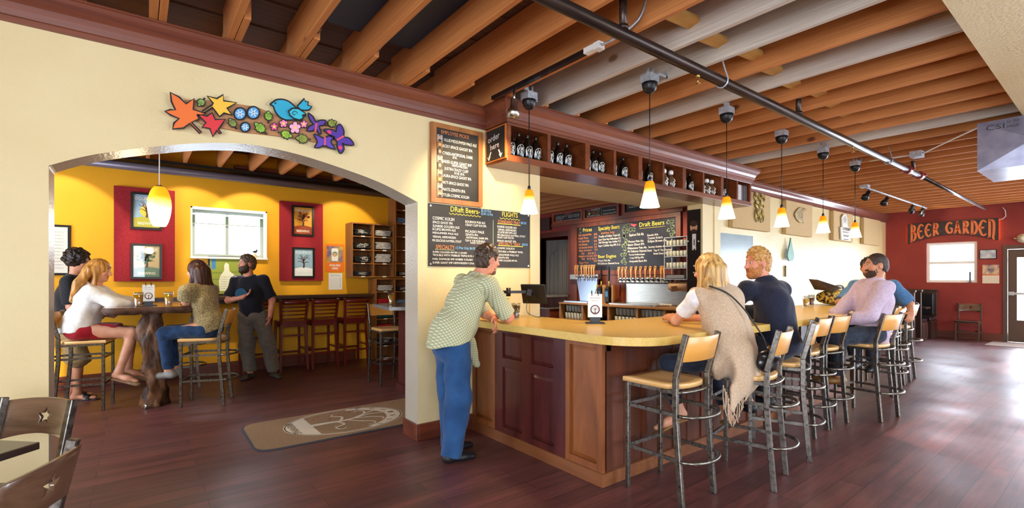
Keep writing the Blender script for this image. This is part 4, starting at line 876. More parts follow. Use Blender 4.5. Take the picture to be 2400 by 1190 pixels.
for k_ in range(3): mb.stroke(Q([(515+6*k_, 310+30*k_), (545, 260+30*k_), (575-6*k_, 320+30*k_)]), Fz, .015, .032, 0)
mb.build('lettering', [mat('sign_brown', '#5b3d33', .5)], ws, world=True)
cb = T('chalkboard', 'blue-grey glossy menu board on the cream wall behind the seated couple', 'chalkboard', (7.8, YC, 1.58))
MB().box(7.25, 8.37, YC-.014, YC-.003, 1.58, 2.163).build('board', mat('slate_blue', '#62777a', .35, coat=.15, c2='#6f8486', scale=4), cb, world=True)
mb = MB(); r4 = random.Random(5); Fc = FY(YC)
for (u, v, w_, m) in ((7.4, 2.1, .2, 1), (8.1, 2.1, .18, 1)): mb.text('DRAFT' if u < 8 else 'FLIGHTS', Fc, u, v, .035, w_, .014, m)
for v in np.arange(2.03, 1.62, -.045):
    for u, w_, tx in ((7.3, .26, 'PALE ALE'), (7.66, .28, 'BROWN ALE'), (8.04, .26, 'GOLDEN ALE')): mb.text(tx, Fc, u, v, .022, w_*r4.uniform(.6, 1), .014, 0)
mb.stroke([(8.0, 2.08), (8.0, 1.65)], Fc, .006, .014, 0); mb.build('lettering', [mat('slate_chalk', '#c9d3cf', .7), mat('slate_gold', '#c9b85e', .7)], cb, world=True)
dp = MB().prism([(9.72, 2.2)]+[(9.72+.145*math.sin(q)*math.sin(q/2)**.9, 1.9-.14*math.cos(q-0)*1 if False else 2.2-.435*(q/math.pi) if q < math.pi*.6 else 0) for q in ()]+spline([(9.72, 2.2), (9.77, 2.06), (9.84, 1.93), (9.85, 1.85), (9.8, 1.78), (9.72, 1.765), (9.63, 1.78), (9.58, 1.86), (9.6, 1.94), (9.67, 2.07)], 4)[1:], FY(YC), .05, .075)
tag(dp.build('wall_figure', mat('drop_green', '#6f9a84', .5)), 'flat green leaf-drop figure standing off the cream wall', 'wall decoration')
hd = T('notice_plate', 'small clear plate with a notice, below the green drop figure', 'plate', (9.72, YC, 1.46))
MB().box(9.6, 9.85, YC-.04, YC-.035, 1.47, 1.68).build('plate', mat('plate_acrylic', '#d8d4c8', .15), hd, world=True)
mb = MB()
for u in (9.66, 9.8):
    for v in (1.49, 1.66): mb.lathe([(.014, 0), (.014, .045), (.01, .048)], (u, YC, v), 10, axis=(0, -1, 0))
mb.build('standoff', CHROME, hd, world=True)
mb = MB().text('NOTICE', FY(YC), 9.645, 1.56, .03, .16, .042); mb.build('lettering', [BLK], hd, world=True)
# ------------------------------------------------------------------ red end wall
FR = FX(XF); k8 = crop(2100, 490, 5.95); Q = lambda pts: [on_x(*k8(*p), XF) for p in pts]
bs = T('wall_sign', 'dark arched Beer Garden sign with backlit orange letters on the red wall', 'sign', (XF, 2.75, 2.3))
sp = Q([(172, 195), (700, 155), (1438, 108), (1425, 435), (1250, 395), (1000, 365), (800, 360), (600, 370), (400, 410), (172, 492)])
u0_, u1_ = sp[0][0], sp[2][0]; zt_ = 2.82; zc = 2.5; arcb = [(u1_-(u1_-u0_)*i/12, 2.31+.19*math.sin(math.pi*i/12)) for i in range(13)]
MB().prism([(u0_, zt_), (u0_, 2.30)]+list(reversed(arcb))[1:-1]+[(u1_, 2.30), (u1_, zt_)], FR, .05, .075).build('board', mat('sign_dark', '#3c322e', .6, c2='#2a2422', scale=14), bs, world=True)
SIGO = mat('sign_orange', '#c9683c', .5, emit='#ff7a2c', estr=.12)
mb = MB(); W_ = u1_-u0_
def glyph_strokes(ch):
    V, B = .0, 1.0
    return {'B': [[(.08, 0), (.2, .05), (.2, .95), (.08, 1)], [(.2, .97), (.6, .93), (.72, .75), (.55, .56), (.25, .52)], [(.3, .53), (.75, .45), (.82, .2), (.6, .03), (.15, .02)]],
            'E': [[(.9, .85), (.65, .98), (.35, .93), (.12, .65), (.12, .35), (.35, .06), (.65, .02), (.92, .16)], [(.12, .52), (.7, .52)]],
            'R': [[(.05, 0), (.2, .05), (.2, .95), (.05, 1)], [(.2, .95), (.6, .97), (.75, .75), (.55, .53), (.22, .52)], [(.45, .52), (.7, .1), (.95, .02)]],
            'G': [[(.9, .85), (.65, .98), (.35, .93), (.12, .65), (.12, .35), (.35, .06), (.65, .02), (.85, .12), (.85, .42), (.55, .46)]],
            'A': [[(.0, .02), (.18, .05), (.45, .97), (.3, 1)], [(.45, .97), (.78, .05), (.98, .02)], [(.25, .35), (.7, .35)]],
            'D': [[(.08, 0), (.2, .05), (.2, .95), (.08, 1)], [(.2, .97), (.6, .92), (.85, .6), (.82, .3), (.55, .04), (.15, .02)]],
            'N': [[(.05, .0), (.2, .05), (.2, .95), (.05, 1)], [(.2, .92), (.55, .98), (.8, .8), (.78, .3), (.7, .0), (.85, -.1)]]}[ch]
cx = u0_+.06
for ch, wd in zip('BEER GARDEN', (.15, .155, .155, .15, .1, .16, .16, .15, .15, .16, .15)):
    if ch == ' ': cx += wd; continue
    wd *= (W_-.1)/1.635
    def low(u): return 2.325+.19*math.sin(math.pi*min(max((u-u0_)/W_, 0), 1))
    mb = MB()
    for st in glyph_strokes(ch):
        pp = []
        for a, b in spline(st, 4):
            u = cx+a*wd*.86; v0 = low(u)+.02; pp.append((u, v0+b*(zt_-.035-v0)))
        n_ = len(pp); mb.stroke(pp, FR, [.026+.02*math.sin(math.pi*min(1, (i+1)/(n_))) for i in range(n_)], .078, 0)
    mb.build('letter', SIGO, bs, world=True)
    cx += wd
LED = mat('led_orange', '#ffb050', .5, emit='#ff9a3c', estr=9)
MB().obox(FR, u0_+.005, u0_+.02, 2.32, 2.8, .02, .035).obox(FR, u1_-.02, u1_-.005, 2.32, 2.8, .02, .035).build('light_strip', LED, bs, world=True)
MB().tube([(XF-.03, -u1_, 2.79), (XF-.02, -u1_-.06, 2.79), (XF-.02, -u1_-.11, 2.85), (XF-.02, -u1_-.1, 2.98), (XF-.02, -u1_-.06, 3.05)], .008, 6).build('cable', WHITEP, bs, world=True)
pf = T('picture', 'small framed picture above the calendar by the exit door', 'picture', (XF, 2.11, 1.89))
MB().obox(FR, -2.256, -1.965, 1.888, 2.108, 0, .02).build('frame', BLACKM, pf, world=True)
MB().obox(FR, -2.24, -1.98, 1.903, 2.093, .02, .022).build('print', mat('pale_print', '#c9d2cf', .15, c2='#8d8fa8', scale=7, coat=.6), pf, world=True)
ca = T('calendar', 'wall calendar hanging below the small picture on the red wall', 'calendar', (XF, 2.06, 1.33))
MB().obox(FR, -2.205, -1.925, 1.53, 1.755, 0, .006).build('picture_page', mat('cal_picture', '#5a5270', .5, c2='#d8b58a', scale=9), ca, world=True)
MB().obox(FR, -2.205, -1.925, 1.326, 1.528, 0, .005).build('month_page', mat('cal_paper', '#e3d6bd', .7), ca, world=True)
mb = MB().obox(FR, -2.205, -1.925, 1.508, 1.53, .006, .0075, m=1)
for i in range(4):
    for j in range(6): mb.text(str(i*7+j+1), FR, -2.19+.045*j, 1.475-.04*i, .014, None, .0065, 0)
mb.build('print', [BLK, mat('cal_orange', '#d86a33', .6)], ca, world=True)
cd = T('candle', 'dark candle standing on the sill of the red wall window', 'candle', (XF+.02, 2.47, 1.34))
MB().lathe([(.03, 0), (.03, .01), (.008, .02), (.012, .05), (.016, .06), (.016, .24), (.002, .26)], (XF+.02, 2.42, 1.345), 12).build('candlestick', mat('candle_dark', '#31303a', .5), cd, world=True)
vv = T('wall_fitting', 'pale metal fitting on the red wall beside the sign', 'fitting', (XF, 1.57, 2.28))
MB().lathe([(.1, 0), (.1, .03), (.05, .05), (.05, .1), (.02, .12)], (XF, 1.55, 2.33), 18, axis=(-1, 0, 0)).build('plate', mat('ivory', '#dcd8bb', .4), vv, world=True)
MB().tube([(XF-.08, 1.55, 2.33), (XF-.08, 1.68, 2.33)], .02, 8).build('spout', CHROME, vv, world=True)
# ------------------------------------------------------------------ yellow room: fabric panels and posters
REDF = mat('red_fabric', '#86161f', .9, c2='#95202a', scale=50)
FB = FY(8.53)
def poster(t, x0, x1, z0, z1, d, bgc, groundc, trunk, leafc, name, glass=True, sun_=None, txt=('EQUINOX', 'BREWING'), tcol='#f1ead6'):
    MB().obox(FB, x0, x1, z0, z0+.03, d, d+.025).obox(FB, x0, x1, z1-.03, z1, d, d+.025).obox(FB, x0, x0+.03, z0+.03, z1-.03, d, d+.025).obox(FB, x1-.03, x1, z0+.03, z1-.03, d, d+.025).build('frame', BLACKM, t, world=True)
    mb = MB(); w_, h_ = x1-x0, z1-z0; mb.obox(FB, x0+.02, x1-.02, z0+.02, z1-.02, d, d+.008, 0); g = d+.009
    gp = [(x0+.03, z0+.03), (x1-.03, z0+.03)]+[(x1-.03-(w_-.06)*i/10, z0+h_*.3+h_*.05*math.sin(math.pi*i/10)) for i in range(11)]
    mb.add([FB[0]+FB[1]*u+FB[2]*v+FB[3]*g for u, v in gp], [tuple(range(len(gp)))], 1)
    if sun_: mb.disc(FB, x0+w_*.5, z0+h_*.5, w_*.22, g+.0004, 5)
    cx, b = x0+w_*.5, z0+h_*.33
    br = [[(0, 0), (.02, .1), (-.01, .2), (.0, .26)], [(0, .2), (-.1, .3), (-.2, .3), (-.25, .36)], [(0, .22), (.12, .32), (.22, .33), (.27, .27)], [(-.01, .24), (-.06, .38), (-.14, .44)], [(0, .25), (.07, .38), (.16, .43)], [(.0, .15), (.14, .2), (.24, .18)], [(0, .16), (-.14, .22), (-.26, .2)], [(-.1, .3), (-.12, .38), (-.22, .42)], [(.12, .32), (.18, .4), (.26, .4)]]
    for i, p in enumerate(br):
        q = spline([(cx+a*w_, b+c_*h_) for a, c_ in p], 4); mb.stroke(q, FB, [max(.003, (.03 if i == 0 else .014)*(1-.75*j/len(q))) for j in range(len(q))], g+.001, 2)
    if leafc:
        r_ = random.Random(int(x0*100+z0*100))
        for _ in range(55 if leafc != '#b3342a' else 22): mb.disc(FB, cx+r_.gauss(0, .15)*w_, b+(.3+r_.gauss(0, .075))*h_, r_.uniform(.008, .02), g+.002, 3, 7)
    mb.text(txt[0], FB, x0+w_*.14, z1-h_*.2, h_*.085, w_*.72, g+.002, 4, bold=.015)
    if txt[1]: mb.text(txt[1], FB, x0+w_*.22, z0+h_*.13, h_*.075, w_*.56, g+.002, 4, bold=.015)
    mb.build('print', [mat('p_bg'+bgc, bgc, .4), mat('p_g'+groundc, groundc, .4), mat('p_t'+trunk, trunk, .5), mat('p_l'+(leafc or '#000000'), leafc or '#000000', .5), mat('p_x'+tcol, tcol, .5), mat('p_sun', '#f2c23a', .5)], t, world=True)
    if glass: MB().obox(FB, x0+.03, x1-.03, z0+.03, z1-.03, d+.018, d+.021).build('glass', glassy('picture_glass', (1, 1, 1), .035), t, world=True)
for x0, x1, lab in ((-.226, .453, 'dark red fabric wall panel behind the glowing hanging lamp'), (1.845, 2.52, 'dark red fabric wall panel beside the orange poster')):
    tag(MB().obox(FB, x0, x1, 1.4, 2.695, 0, .055).build('fabric_panel', REDF, bevel=.012, seg=3), lab, 'wall panel', 'red fabric wall panels')
for x0, z0, z1, lab, kw in ((-.047, 2.12, 2.63, 'framed poster of a sunny tree on blue sky, behind the hanging lamp', dict(bgc='#8fb4d0', groundc='#b7b23c', trunk='#5a3a2a', leafc=None, sun_=1)),
    (-.047, 1.43, 1.92, 'framed poster of a leafy green tree at sunset, lower on the lamp panel', dict(bgc='#c9b07a', groundc='#5f7f6a', trunk='#5b3f58', leafc='#4f7a5a')),
    (2.02, 2.14, 2.64, 'framed poster of an orange autumn tree on the panel by the shirt shelves', dict(bgc='#eaa52e', groundc='#9c3f1f', trunk='#3a2018', leafc='#b3342a')),
    (2.03, 1.45, 1.95, 'framed poster of a bare winter tree in snow, below the orange autumn one', dict(bgc='#8fb3c9', groundc='#e8eef0', trunk='#4a2a28', leafc=None, txt=('EQUINOX', 'BREWING'), tcol='#dfe8ee'))):
    p = T('poster', lab, 'poster', (x0+.17, 8.47, z0), 0, 'framed tree posters'); poster(p, x0, x0+.35, z0, z1, .056, name='p', **kw)
p = T('poster', 'orange can poster reading Available Here on the yellow wall', 'poster', (2.74, 8.52, 1.55))
mb = MB().obox(FB, 2.572, 2.9, 1.553, 2.03, 0, .004, 0).obox(FB, 2.6, 2.875, 1.72, 1.995, .004, .0055, 1)
mb.prism(rrect(2.68, 2.79, 1.74, 1.96, .02), FB, .0055, .007, 2); mb.disc(FB, 2.735, 1.86, .045, .0075, 3); mb.disc(FB, 2.735, 1.85, .036, .008, 4)
mb.text('AVAILABLE', FB, 2.64, 1.65, .038, .19, .006, 2, bold=.03); mb.text('HERE!', FB, 2.685, 1.595, .038, .105, .006, 2, bold=.03)
mb.build('sheet', [mat('poster_orange', '#ef7a1e', .5), mat('poster_photo', '#c9b24a', .5, c2='#6a5a8a', scale=9), mat('poster_white', '#eceae4', .5), mat('poster_teal', '#4a8a78', .5), mat('poster_tan', '#c9a878', .5)], p, world=True)
p = T('notice', 'white typed price notice taped under the orange poster', 'paper', (2.74, 8.52, 1.24))
MB().obox(FB, 2.63, 2.863, 1.245, 1.53, 0, .003).build('sheet', mat('paper_white', '#ecebe6', .7), p, world=True)
mb = MB().text('Equinox Brewing', FB, 2.665, 1.485, .018, .16, .0035)
for i in range(8): mb.text('.........................', FB, 2.65, 1.44-.022*i, .012, .15, .0035); mb.text('$8', FB, 2.82, 1.44-.022*i, .012, None, .0035)
mb.build('lettering', [BLK], p, world=True)
p = T('poster', 'green framed poster of a white bottle drawing under the window', 'poster', (1.08, 8.52, 1.2))
MB().obox(FB, .86, 1.32, 1.18, 1.775, 0, .022).build('frame', BLACKM, p, world=True)
mb = MB().obox(FB, .885, 1.295, 1.205, 1.75, .022, .0235, 0).obox(FB, .905, .96, 1.58, 1.735, .0235, .024, 2)
for k_ in (1.32, 1.42, 1.52): mb.stroke([(.885, k_), (1.295, k_+.02)], FB, .02, .024, 3)
bp_ = [(1.01, 1.25), (1.22, 1.25), (1.225, 1.42), (1.2, 1.5), (1.14, 1.55), (1.13, 1.66), (1.09, 1.68), (1.07, 1.64), (1.07, 1.56), (1.02, 1.48), (1.0, 1.4)]
mb.prism(bp_, FB, .0245, .025, 1)
for i in range(6): mb.text('hops malt', FB, 1.03, 1.28+.035*i, .016, .17, .0256, 3)
mb.build('print', [mat('poster_green', '#8f9a3a', .5), mat('poster_pale', '#dfe0c8', .5), mat('poster_blue', '#3f7fb0', .5), mat('poster_green2', '#76842e', .5)], p, world=True)
p = T('picture', 'black framed white notice at the edge of the arch behind the dark-haired person', 'picture', (-.75, 8.52, 1.48))
MB().obox(FB, -1.35, -.66, 1.48, 2.13, 0, .025).build('frame', BLACKM, p, world=True)
mb = MB().obox(FB, -1.32, -.69, 1.51, 2.1, .025, .027)
mb.build('print', [mat('notice_paper', '#d8d5cc', .4)], p, world=True)
mb = MB()
for i in range(12): mb.text('equinox guild member names and numbers', FB, -1.28, 2.03-.042*i, .016, .55, .028)
mb.build('lettering', [mat('grey_ink', '#77746e', .7)], p, world=True)
fg = T('figurine', 'small bird figurine on a cork standing on the window sill', 'figurine', (1.5, 8.6, 1.765))
MB().lathe([(.028, 0), (.03, .04), (.02, .05), (.018, .065)], (1.5, 8.56, 1.765), 12).build('stand', mat('cork', '#c9a574', .8), fg, world=True)
MB().ball((1.5, 8.56, 1.86), (.035, .02, .02), 10).ball((1.525, 8.56, 1.885), (.015, .012, .013), 8).bar((1.47, 8.56, 1.86), (1.44, 8.56, 1.885), .015, .006).bar((1.5, 8.56, 1.83), (1.5, 8.56, 1.85), .006, .006).bar((1.538, 8.56, 1.886), (1.56, 8.56, 1.888), .005, .005).build('bird', BLACKM, fg, world=True)
bl = T('roller_blind', 'narrow rolled-up shade across the top of the yellow room window', 'blind', (1.15, 8.64, 2.4))
MB().box(.672, 1.633, 8.615, 8.65, 2.395, 2.415).build('bottom_bar', WHITEP, bl, world=True)
MB().box(.672, 1.633, 8.63, 8.634, 2.27, 2.395).build('slats', glassy('blind_sheer', (.75, .8, .72), .05), bl, world=True)
MB().box(.672, 1.633, 8.62, 8.645, 2.26, 2.27).build('lower_rail', mat('blind_rail', '#7a7f74', .5), bl, world=True)
# ------------------------------------------------------------------ the back bar
FXB = FX(XB); REDWOOD = wood('redwood_y', '#5a2413', '#8e4524', 'y', 8, rough=.4, coat=.2); REDWOODZ = wood('redwood_z', '#4e2012', '#7a3a20', 'z', 8, rough=.4, coat=.2)
KB = XB/8.9
def vine(mb, pts, m, leaves, fr, d, s=.05):
    s *= .72
    mb.stroke(spline(pts, 4), fr, .008, d, m)
    for u, v, a in leaves:
        for b, l in ((a-55, .75), (a-25, .9), (a, 1.1), (a+25, .9), (a+55, .75)):
            mb.stroke([(u, v), (u+s*l*.6*math.cos(R(b)), v+s*l*.6*math.sin(R(b))), (u+s*l*math.cos(R(b)), v+s*l*math.sin(R(b)))], fr, [.008, s*.42, .002], d+.0006, m)
t = T('chalkboard', 'large framed chalkboard over the beer taps with prices and draft beers', 'chalkboard', (XB, 6.8, 1.6))
MB().obox(FXB, -8.12, -5.46, 1.62, 2.63, 0, .015).build('board', mat('chalkboard_blue', '#1c1d24', .32, c2='#2a2b36', scale=2, rand=False), t, world=True)
MB().obox(FXB, -8.32, -8.12, .9, 2.72, 0, .05).obox(FXB, -5.46, -5.36, .9, 2.72, 0, .05).obox(FXB, -8.12, -5.46, 2.63, 2.72, 0, .05).obox(FXB, -8.12, -5.46, 1.52, 1.62, 0, .03).build('frame', REDWOODZ, t, world=True, bevel=.006)
mb = MB(); k = crop(1345, 500, 7.933); D = .017
for tx, x0, y0, x1, y1, h, m in (('Prices', 180, 345, 342, 330, 72, 1), ('20oz Imperial Pint', 95, 428, 335, 410, 40, 2), ('$5.00', 385, 408, 440, 400, 40, 2), ('Half Pint', 95, 488, 280, 475, 38, 2), ('$3.00', 385, 465, 440, 460, 36, 2), ('5oz Specialty', 98, 540, 298, 535, 36, 2), ('$4.00', 385, 530, 440, 520, 36, 2), ('5oz Sample', 100, 600, 262, 592, 36, 2), ('$1.50', 388, 590, 440, 585, 36, 2), ('5oz Specialty Sample', 100, 655, 362, 645, 34, 2), ('$2.00', 390, 640, 440, 636, 34, 2), ('Glass Growlers', 105, 710, 340, 705, 34, 2), ('$5.00', 395, 690, 448, 685, 34, 2), ('Fill     $9-$12', 155, 765, 415, 748, 34, 2), ('Halfgallon Growlers', 100, 815, 372, 812, 34, 2), ('$6.00', 388, 800, 445, 795, 34, 2), ('Fill   $13-$15', 160, 865, 425, 850, 34, 2), ('Taster Trays', 105, 935, 280, 925, 34, 2), ('$8.00', 380, 900, 440, 890, 34, 2),
    ('Specialty Beers', 465, 318, 858, 285, 72, 1), ('(Half Pints Only)', 515, 388, 765, 358, 38, 2), ('Trouble w/Tribbles Triple 8.5', 470, 452, 865, 402, 40, 0), ('Super Giant Imp Hefeweizen 9.2', 465, 508, 880, 458, 40, 0), ('Hail Damage Imp Amber 9.2', 470, 562, 880, 512, 40, 0), ('Super Collider Imp IPA 11.6', 465, 622, 872, 570, 40, 0), ('Beer Engine', 462, 832, 795, 815, 62, 1), ('Picasso Pale Ale', 460, 895, 685, 888, 36, 0), ('Mr Delicious Oatmeal Stout', 458, 950, 855, 925, 36, 0),
    ('Draft Beers', 1228, 252, 1690, 205, 85, 1), ('Equinox Pub Ale', 1040, 425, 1308, 392, 50, 0), ('Zenith IPA', 1370, 425, 1578, 398, 36, 0), ('Cosmic Kolsch', 1385, 480, 1658, 445, 40, 0), ('Eclipse Brown Ale', 1385, 540, 1735, 500, 44, 0), ('Picasso Pale Ale', 1025, 545, 1305, 505, 40, 0), ('Space Ghost IPA', 1010, 605, 1320, 570, 42, 0), ('Midsummer Pale Ale', 1010, 668, 1362, 640, 40, 0), ('Sunrise Golden Ale', 1395, 642, 1722, 622, 36, 0), ('Mr Delicious Oatmeal Stout', 1012, 728, 1460, 690, 42, 0), ("Top O' The Morning", 1492, 705, 1822, 690, 40, 0), ('Sweet Stout (Nitro)', 1490, 765, 1800, 735, 40, 0), ('Vernal Hefeweizen', 1030, 785, 1328, 772, 34, 0), ('Crazy Cliff Rye IPA', 1048, 842, 1308, 825, 34, 0), ('Antipodal Dark IPA', 1040, 908, 1368, 885, 40, 0)):
    wline(mb, on_x, XB, k, tx, x0, y0, x1, y1, h, m, D)
Qb = lambda pts: [on_x(*k(*p), XB) for p in pts]
vine(mb, Qb([(985, 300), (1000, 240), (1030, 190)]), 4, [(*Qb([(985, 250)])[0], 120), (*Qb([(1010, 230)])[0], 40)], FXB, D, .09)
vine(mb, Qb([(945, 960), (960, 860), (935, 770), (960, 640), (960, 500), (960, 400), (975, 320), (1030, 275), (1110, 270), (1150, 275)]), 4, [(*Qb([(x_, y_)])[0], a_) for x_, y_, a_ in ((950, 930, 20), (930, 900, 170), (940, 880, 80), (950, 770, 30), (920, 770, 170), (950, 650, -60), (940, 610, 150), (960, 590, 60), (965, 500, -20), (955, 450, 120), (960, 400, 180), (985, 340, 20), (950, 340, 150), (1070, 290, -110), (1120, 285, -60), (950, 300, 110))], FXB, D, .1)
vine(mb, Qb([(1750, 105), (1800, 160), (1810, 250), (1840, 330), (1845, 390)]), 4, [(*Qb([(x_, y_)])[0], a_) for x_, y_, a_ in ((1815, 160, 20), (1780, 160, 190), (1825, 250, 10), (1790, 300, 200), (1840, 340, -20), (1830, 370, -110))], FXB, D, .1)
vine(mb, Qb([(100, 300), (140, 300)]), 4, [(*Qb([(125, 300)])[0], 60), (*Qb([(130, 340)])[0], -80)], FXB, D, .07)
bp_ = Qb([(1060, 180), (1100, 195), (1150, 200), (1185, 205), (1165, 215), (1150, 245), (1130, 250), (1095, 235), (1065, 215)]); mb.add([FXB[0]+FXB[1]*u+FXB[2]*v+FXB[3]*(D+.001) for u, v in bp_], [tuple(range(len(bp_)))], 5)
a, b = Qb([(1228, 270), (1715, 215)]); scallop(mb, FXB, a[0], b[0], a[1]-.01, 16, 1, D, .008, .004)
mb.build('lettering', CHALK, t, world=True)
struct('trim_13', MB().obox(FXB, -8.33, -5.0, .9, 1.6, .003, .01), REDWOODZ)
# three small boards in a row near the ceiling
CHEST = wood('chestnut_y', '#7a3216', '#b5562a', 'y', 8, rough=.4, coat=.2)
for u0, u1, lab, wr in ((-8.99, -7.95, 'small framed chalkboard of snacks, first in the row near the ceiling', [('SNACKS', .4, .2, .05, .25, 5), ('CHIPS $2  SALSA $3', .05, .15, .03, .42, 0), ('PRETZEL $4', .05, .105, .03, .3, 0), ('NUTS $2.50', .52, .15, .03, .4, 0), ('JERKY $4.00', .52, .105, .03, .4, 0), ('DRINKS', .05, .065, .028, .25, 5), ('ROOT BEER   $2.50 ICE CREAM SANDWICH', .05, .025, .03, .9, 0)]),
    (-7.93, -6.87, 'small framed chalkboard reading from the farm, second in the row near the ceiling', [('THE', .04, .2, .04, .14, 5), ('FARM', .2, .195, .055, .26, 0), ('Crazy Cliff', .2, .145, .04, .26, 2), ('Rye IPA', .24, .1, .04, .2, 2), ('$4 with Citra', .05, .05, .04, .42, 0), ('Vernal Hefeweizen', .56, .14, .04, .38, 0), ('Antipodal Double IPA', .56, .06, .04, .4, 0)]),
    (-6.77, -5.85, 'small framed chalkboard half hidden by the bulkhead, third in the row near the ceiling', [('Seasonal', .1, .13, .07, .4, 0)])):
    t = T('chalkboard', lab, 'chalkboard', (XB, -(u0+u1)/2, 2.79))
    z0, z1 = 2.79, 3.06
    MB().obox(FXB, u0+.05, u1-.05, z0+.045, z1-.03, 0, .012).build('board', CHALKB, t, world=True)
    MB().obox(FXB, u0, u0+.06, z0, z1, 0, .04).obox(FXB, u1-.06, u1, z0, z1, 0, .04).obox(FXB, u0+.06, u1-.06, z0, z0+.055, 0, .04).obox(FXB, u0+.06, u1-.06, z1-.035, z1, 0, .04).build('frame', CHEST, t, world=True, bevel=.005)
    mb = MB(); W_ = u1-u0-.12
    for tx, a, b, h, w_, m in wr: mb.text(tx, FXB, u0+.06+a*W_, z0+.03+b*.85, h*.8, w_*W_, .0135, m)
    if 'farm' in lab: mb.stroke([(u0+.06+.52*W_, z0+.06), (u0+.06+.52*W_, z1-.04)], FXB, .012, .0135, 4); mb.disc(FXB, u0+.06+.12*W_, z0+.14, .03, .0136, 1)
    mb.build('lettering', CHALK, t, world=True)
struct('trim_10', MB().obox(FXB, -9.0, -5.3, 2.725, 2.785, 0, .07), REDWOOD)
# beer cabinet below with open glass shelves
KX = 7.66; CABW = wood('back_bar_wood', '#8a5a2a', '#b5803f', 'y', 8, rough=.45)
bb = T('back_cabinet', 'light brown back bar cabinet with open shelves of glasses under the taps', 'cabinet', (8.0, 6.5, 0))
MB().box(KX-.02, XB-.055, 4.6, 8.1, .86, .9).build('worktop', CABW, bb, world=True, bevel=.004)
MB().box(KX+.55, XB-.06, 4.6, 8.1, .05, .86).box(KX, KX+.55, 4.6, 8.1, .05, .1).box(KX, KX+.55, 4.6, 8.1, .5, .53).build('case', CABW, bb, world=True)
for y in (8.05, 7.35, 6.62, 5.9, 5.28, 4.6): MB().box(KX, KX+.54, y, y+.05, .1, .86).build('divider', CABW, bb, world=True)
GL = mat('pint_glass', '#cfcfc0', .08, trans=.75, ior=1.2, coat=.4)
def cup():
    t = T('pint_glass', '', 'glass'); MB().lathe([(.031, 0), (.033, .005), (.043, .14), (.041, .14), (.03, .012), (0, .01)], n=10).build('glass_wall', mat('cup_glass', '#d9d9cc', .12, coat=.5, alpha=.55), t); return t
cp = None
for y0, n_, where in ((7.42, 6, 'left end'), (5.98, 6, 'middle'), (5.35, 6, 'right end')):
    for i in range(n_):
        for z in (.535, .695):
            y = y0+.045+.092*i
            if cp is None: cp = cup(); o = cp; o.location = (KX+.08, y, z)
            else: o = dup(cp, (KX+.08, y, z))
            if z > .6: o.location.x += .03
            o['label'] = 'clear pint glass standing in rows on the open shelves of the back bar'; o['group'] = 'pint glasses under the back bar'
for i in range(7):
    o = MB().lathe([(.06, 0), (.12, .008), (.125, .014), (.1, .01), (0, .006)], (KX+.18, 7.0, .532+.016*i), 20).build('plate', mat('dark_plate', '#2b2b2b', .3)); tag(o, 'dark plate in the stack on the open shelf behind the menu stand', 'plate', 'stack of dark plates')
# taps on the right
WOODTAP = wood('tap_wood', '#b9772f', '#dba556', 'z', 9, rough=.35, coat=.3); DKW = mat('tap_dark', '#3a2312', .5)
XT = 8.16
rail = MB().box(XT-.02, XB-.052, 5.56, 6.76, 1.355, 1.455).build('tap_rail', STEEL, bevel=.004); tag(rail, 'long steel rail carrying the row of eleven beer taps', 'rail')
def tap(x, y, z, first_=[None], lab='', grp=''):
    if first_[0] is None:
        t = T('beer_tap', lab, 'tap', (x, y, z), 0, grp)
        MB().lathe([(.022, 0), (.022, .01), (.012, .02), (.012, .06)], (0, 0, 0), 10, axis=(-1, 0, 0)).tube([(-.05, 0, .0), (-.06, 0, -.02), (-.075, 0, -.075)], [.012, .011, .008], 8).lathe([(.013, 0), (.016, .015), (.009, .035)], (-.05, 0, .005), 10).build('spout', CHROME, t)
        mb = MB(); pr = spline([(0, .04, .012), (.0, .1, .012), (.004, .17, .017), (.0, .22, .026), (-.004, .255, .03), (-.004, .275, .018)], 3)
        for i in range(len(pr)-1): mb.bar((-.05, pr[i][0], pr[i][1]), (-.05, pr[i+1][0], pr[i+1][1]), .022, pr[i][2]*2, up=(0, 1, 0), a2=.022, b2=pr[i+1][2]*2)
        mb.build('handle', WOODTAP, t)
        m2 = MB(); f = frame((-.062, 0, 0), (0, -1, 0), (0, 0, 1)); m2.disc(f, 0, .245, .011, .001, 0, 10, rv=.018); m2.build('badge', DKW, t); first_[0] = t; return t
    return dup(first_[0], (x, y, z), None, lab, grp)
for i, f in enumerate((0, .082, .155, .27, .37, .465, .565, .66, .755, .87, .925)):
    y = 6.73-1.15*f*1.05
    tap(XT-.017, y, 1.41, lab='pale wooden tap handle in the row of eleven on the long steel rail', grp='taps on the long rail')
    o = MB().lathe([(.03, 0), (.03, .004), (.012, .006)], (XT-.022, y-.05, 1.405), 12, axis=(-1, 0, 0)).build('tap_badge', BLACKM); tag(o, 'round black badge on the long steel tap rail', 'badge', 'black badges on the tap rail')
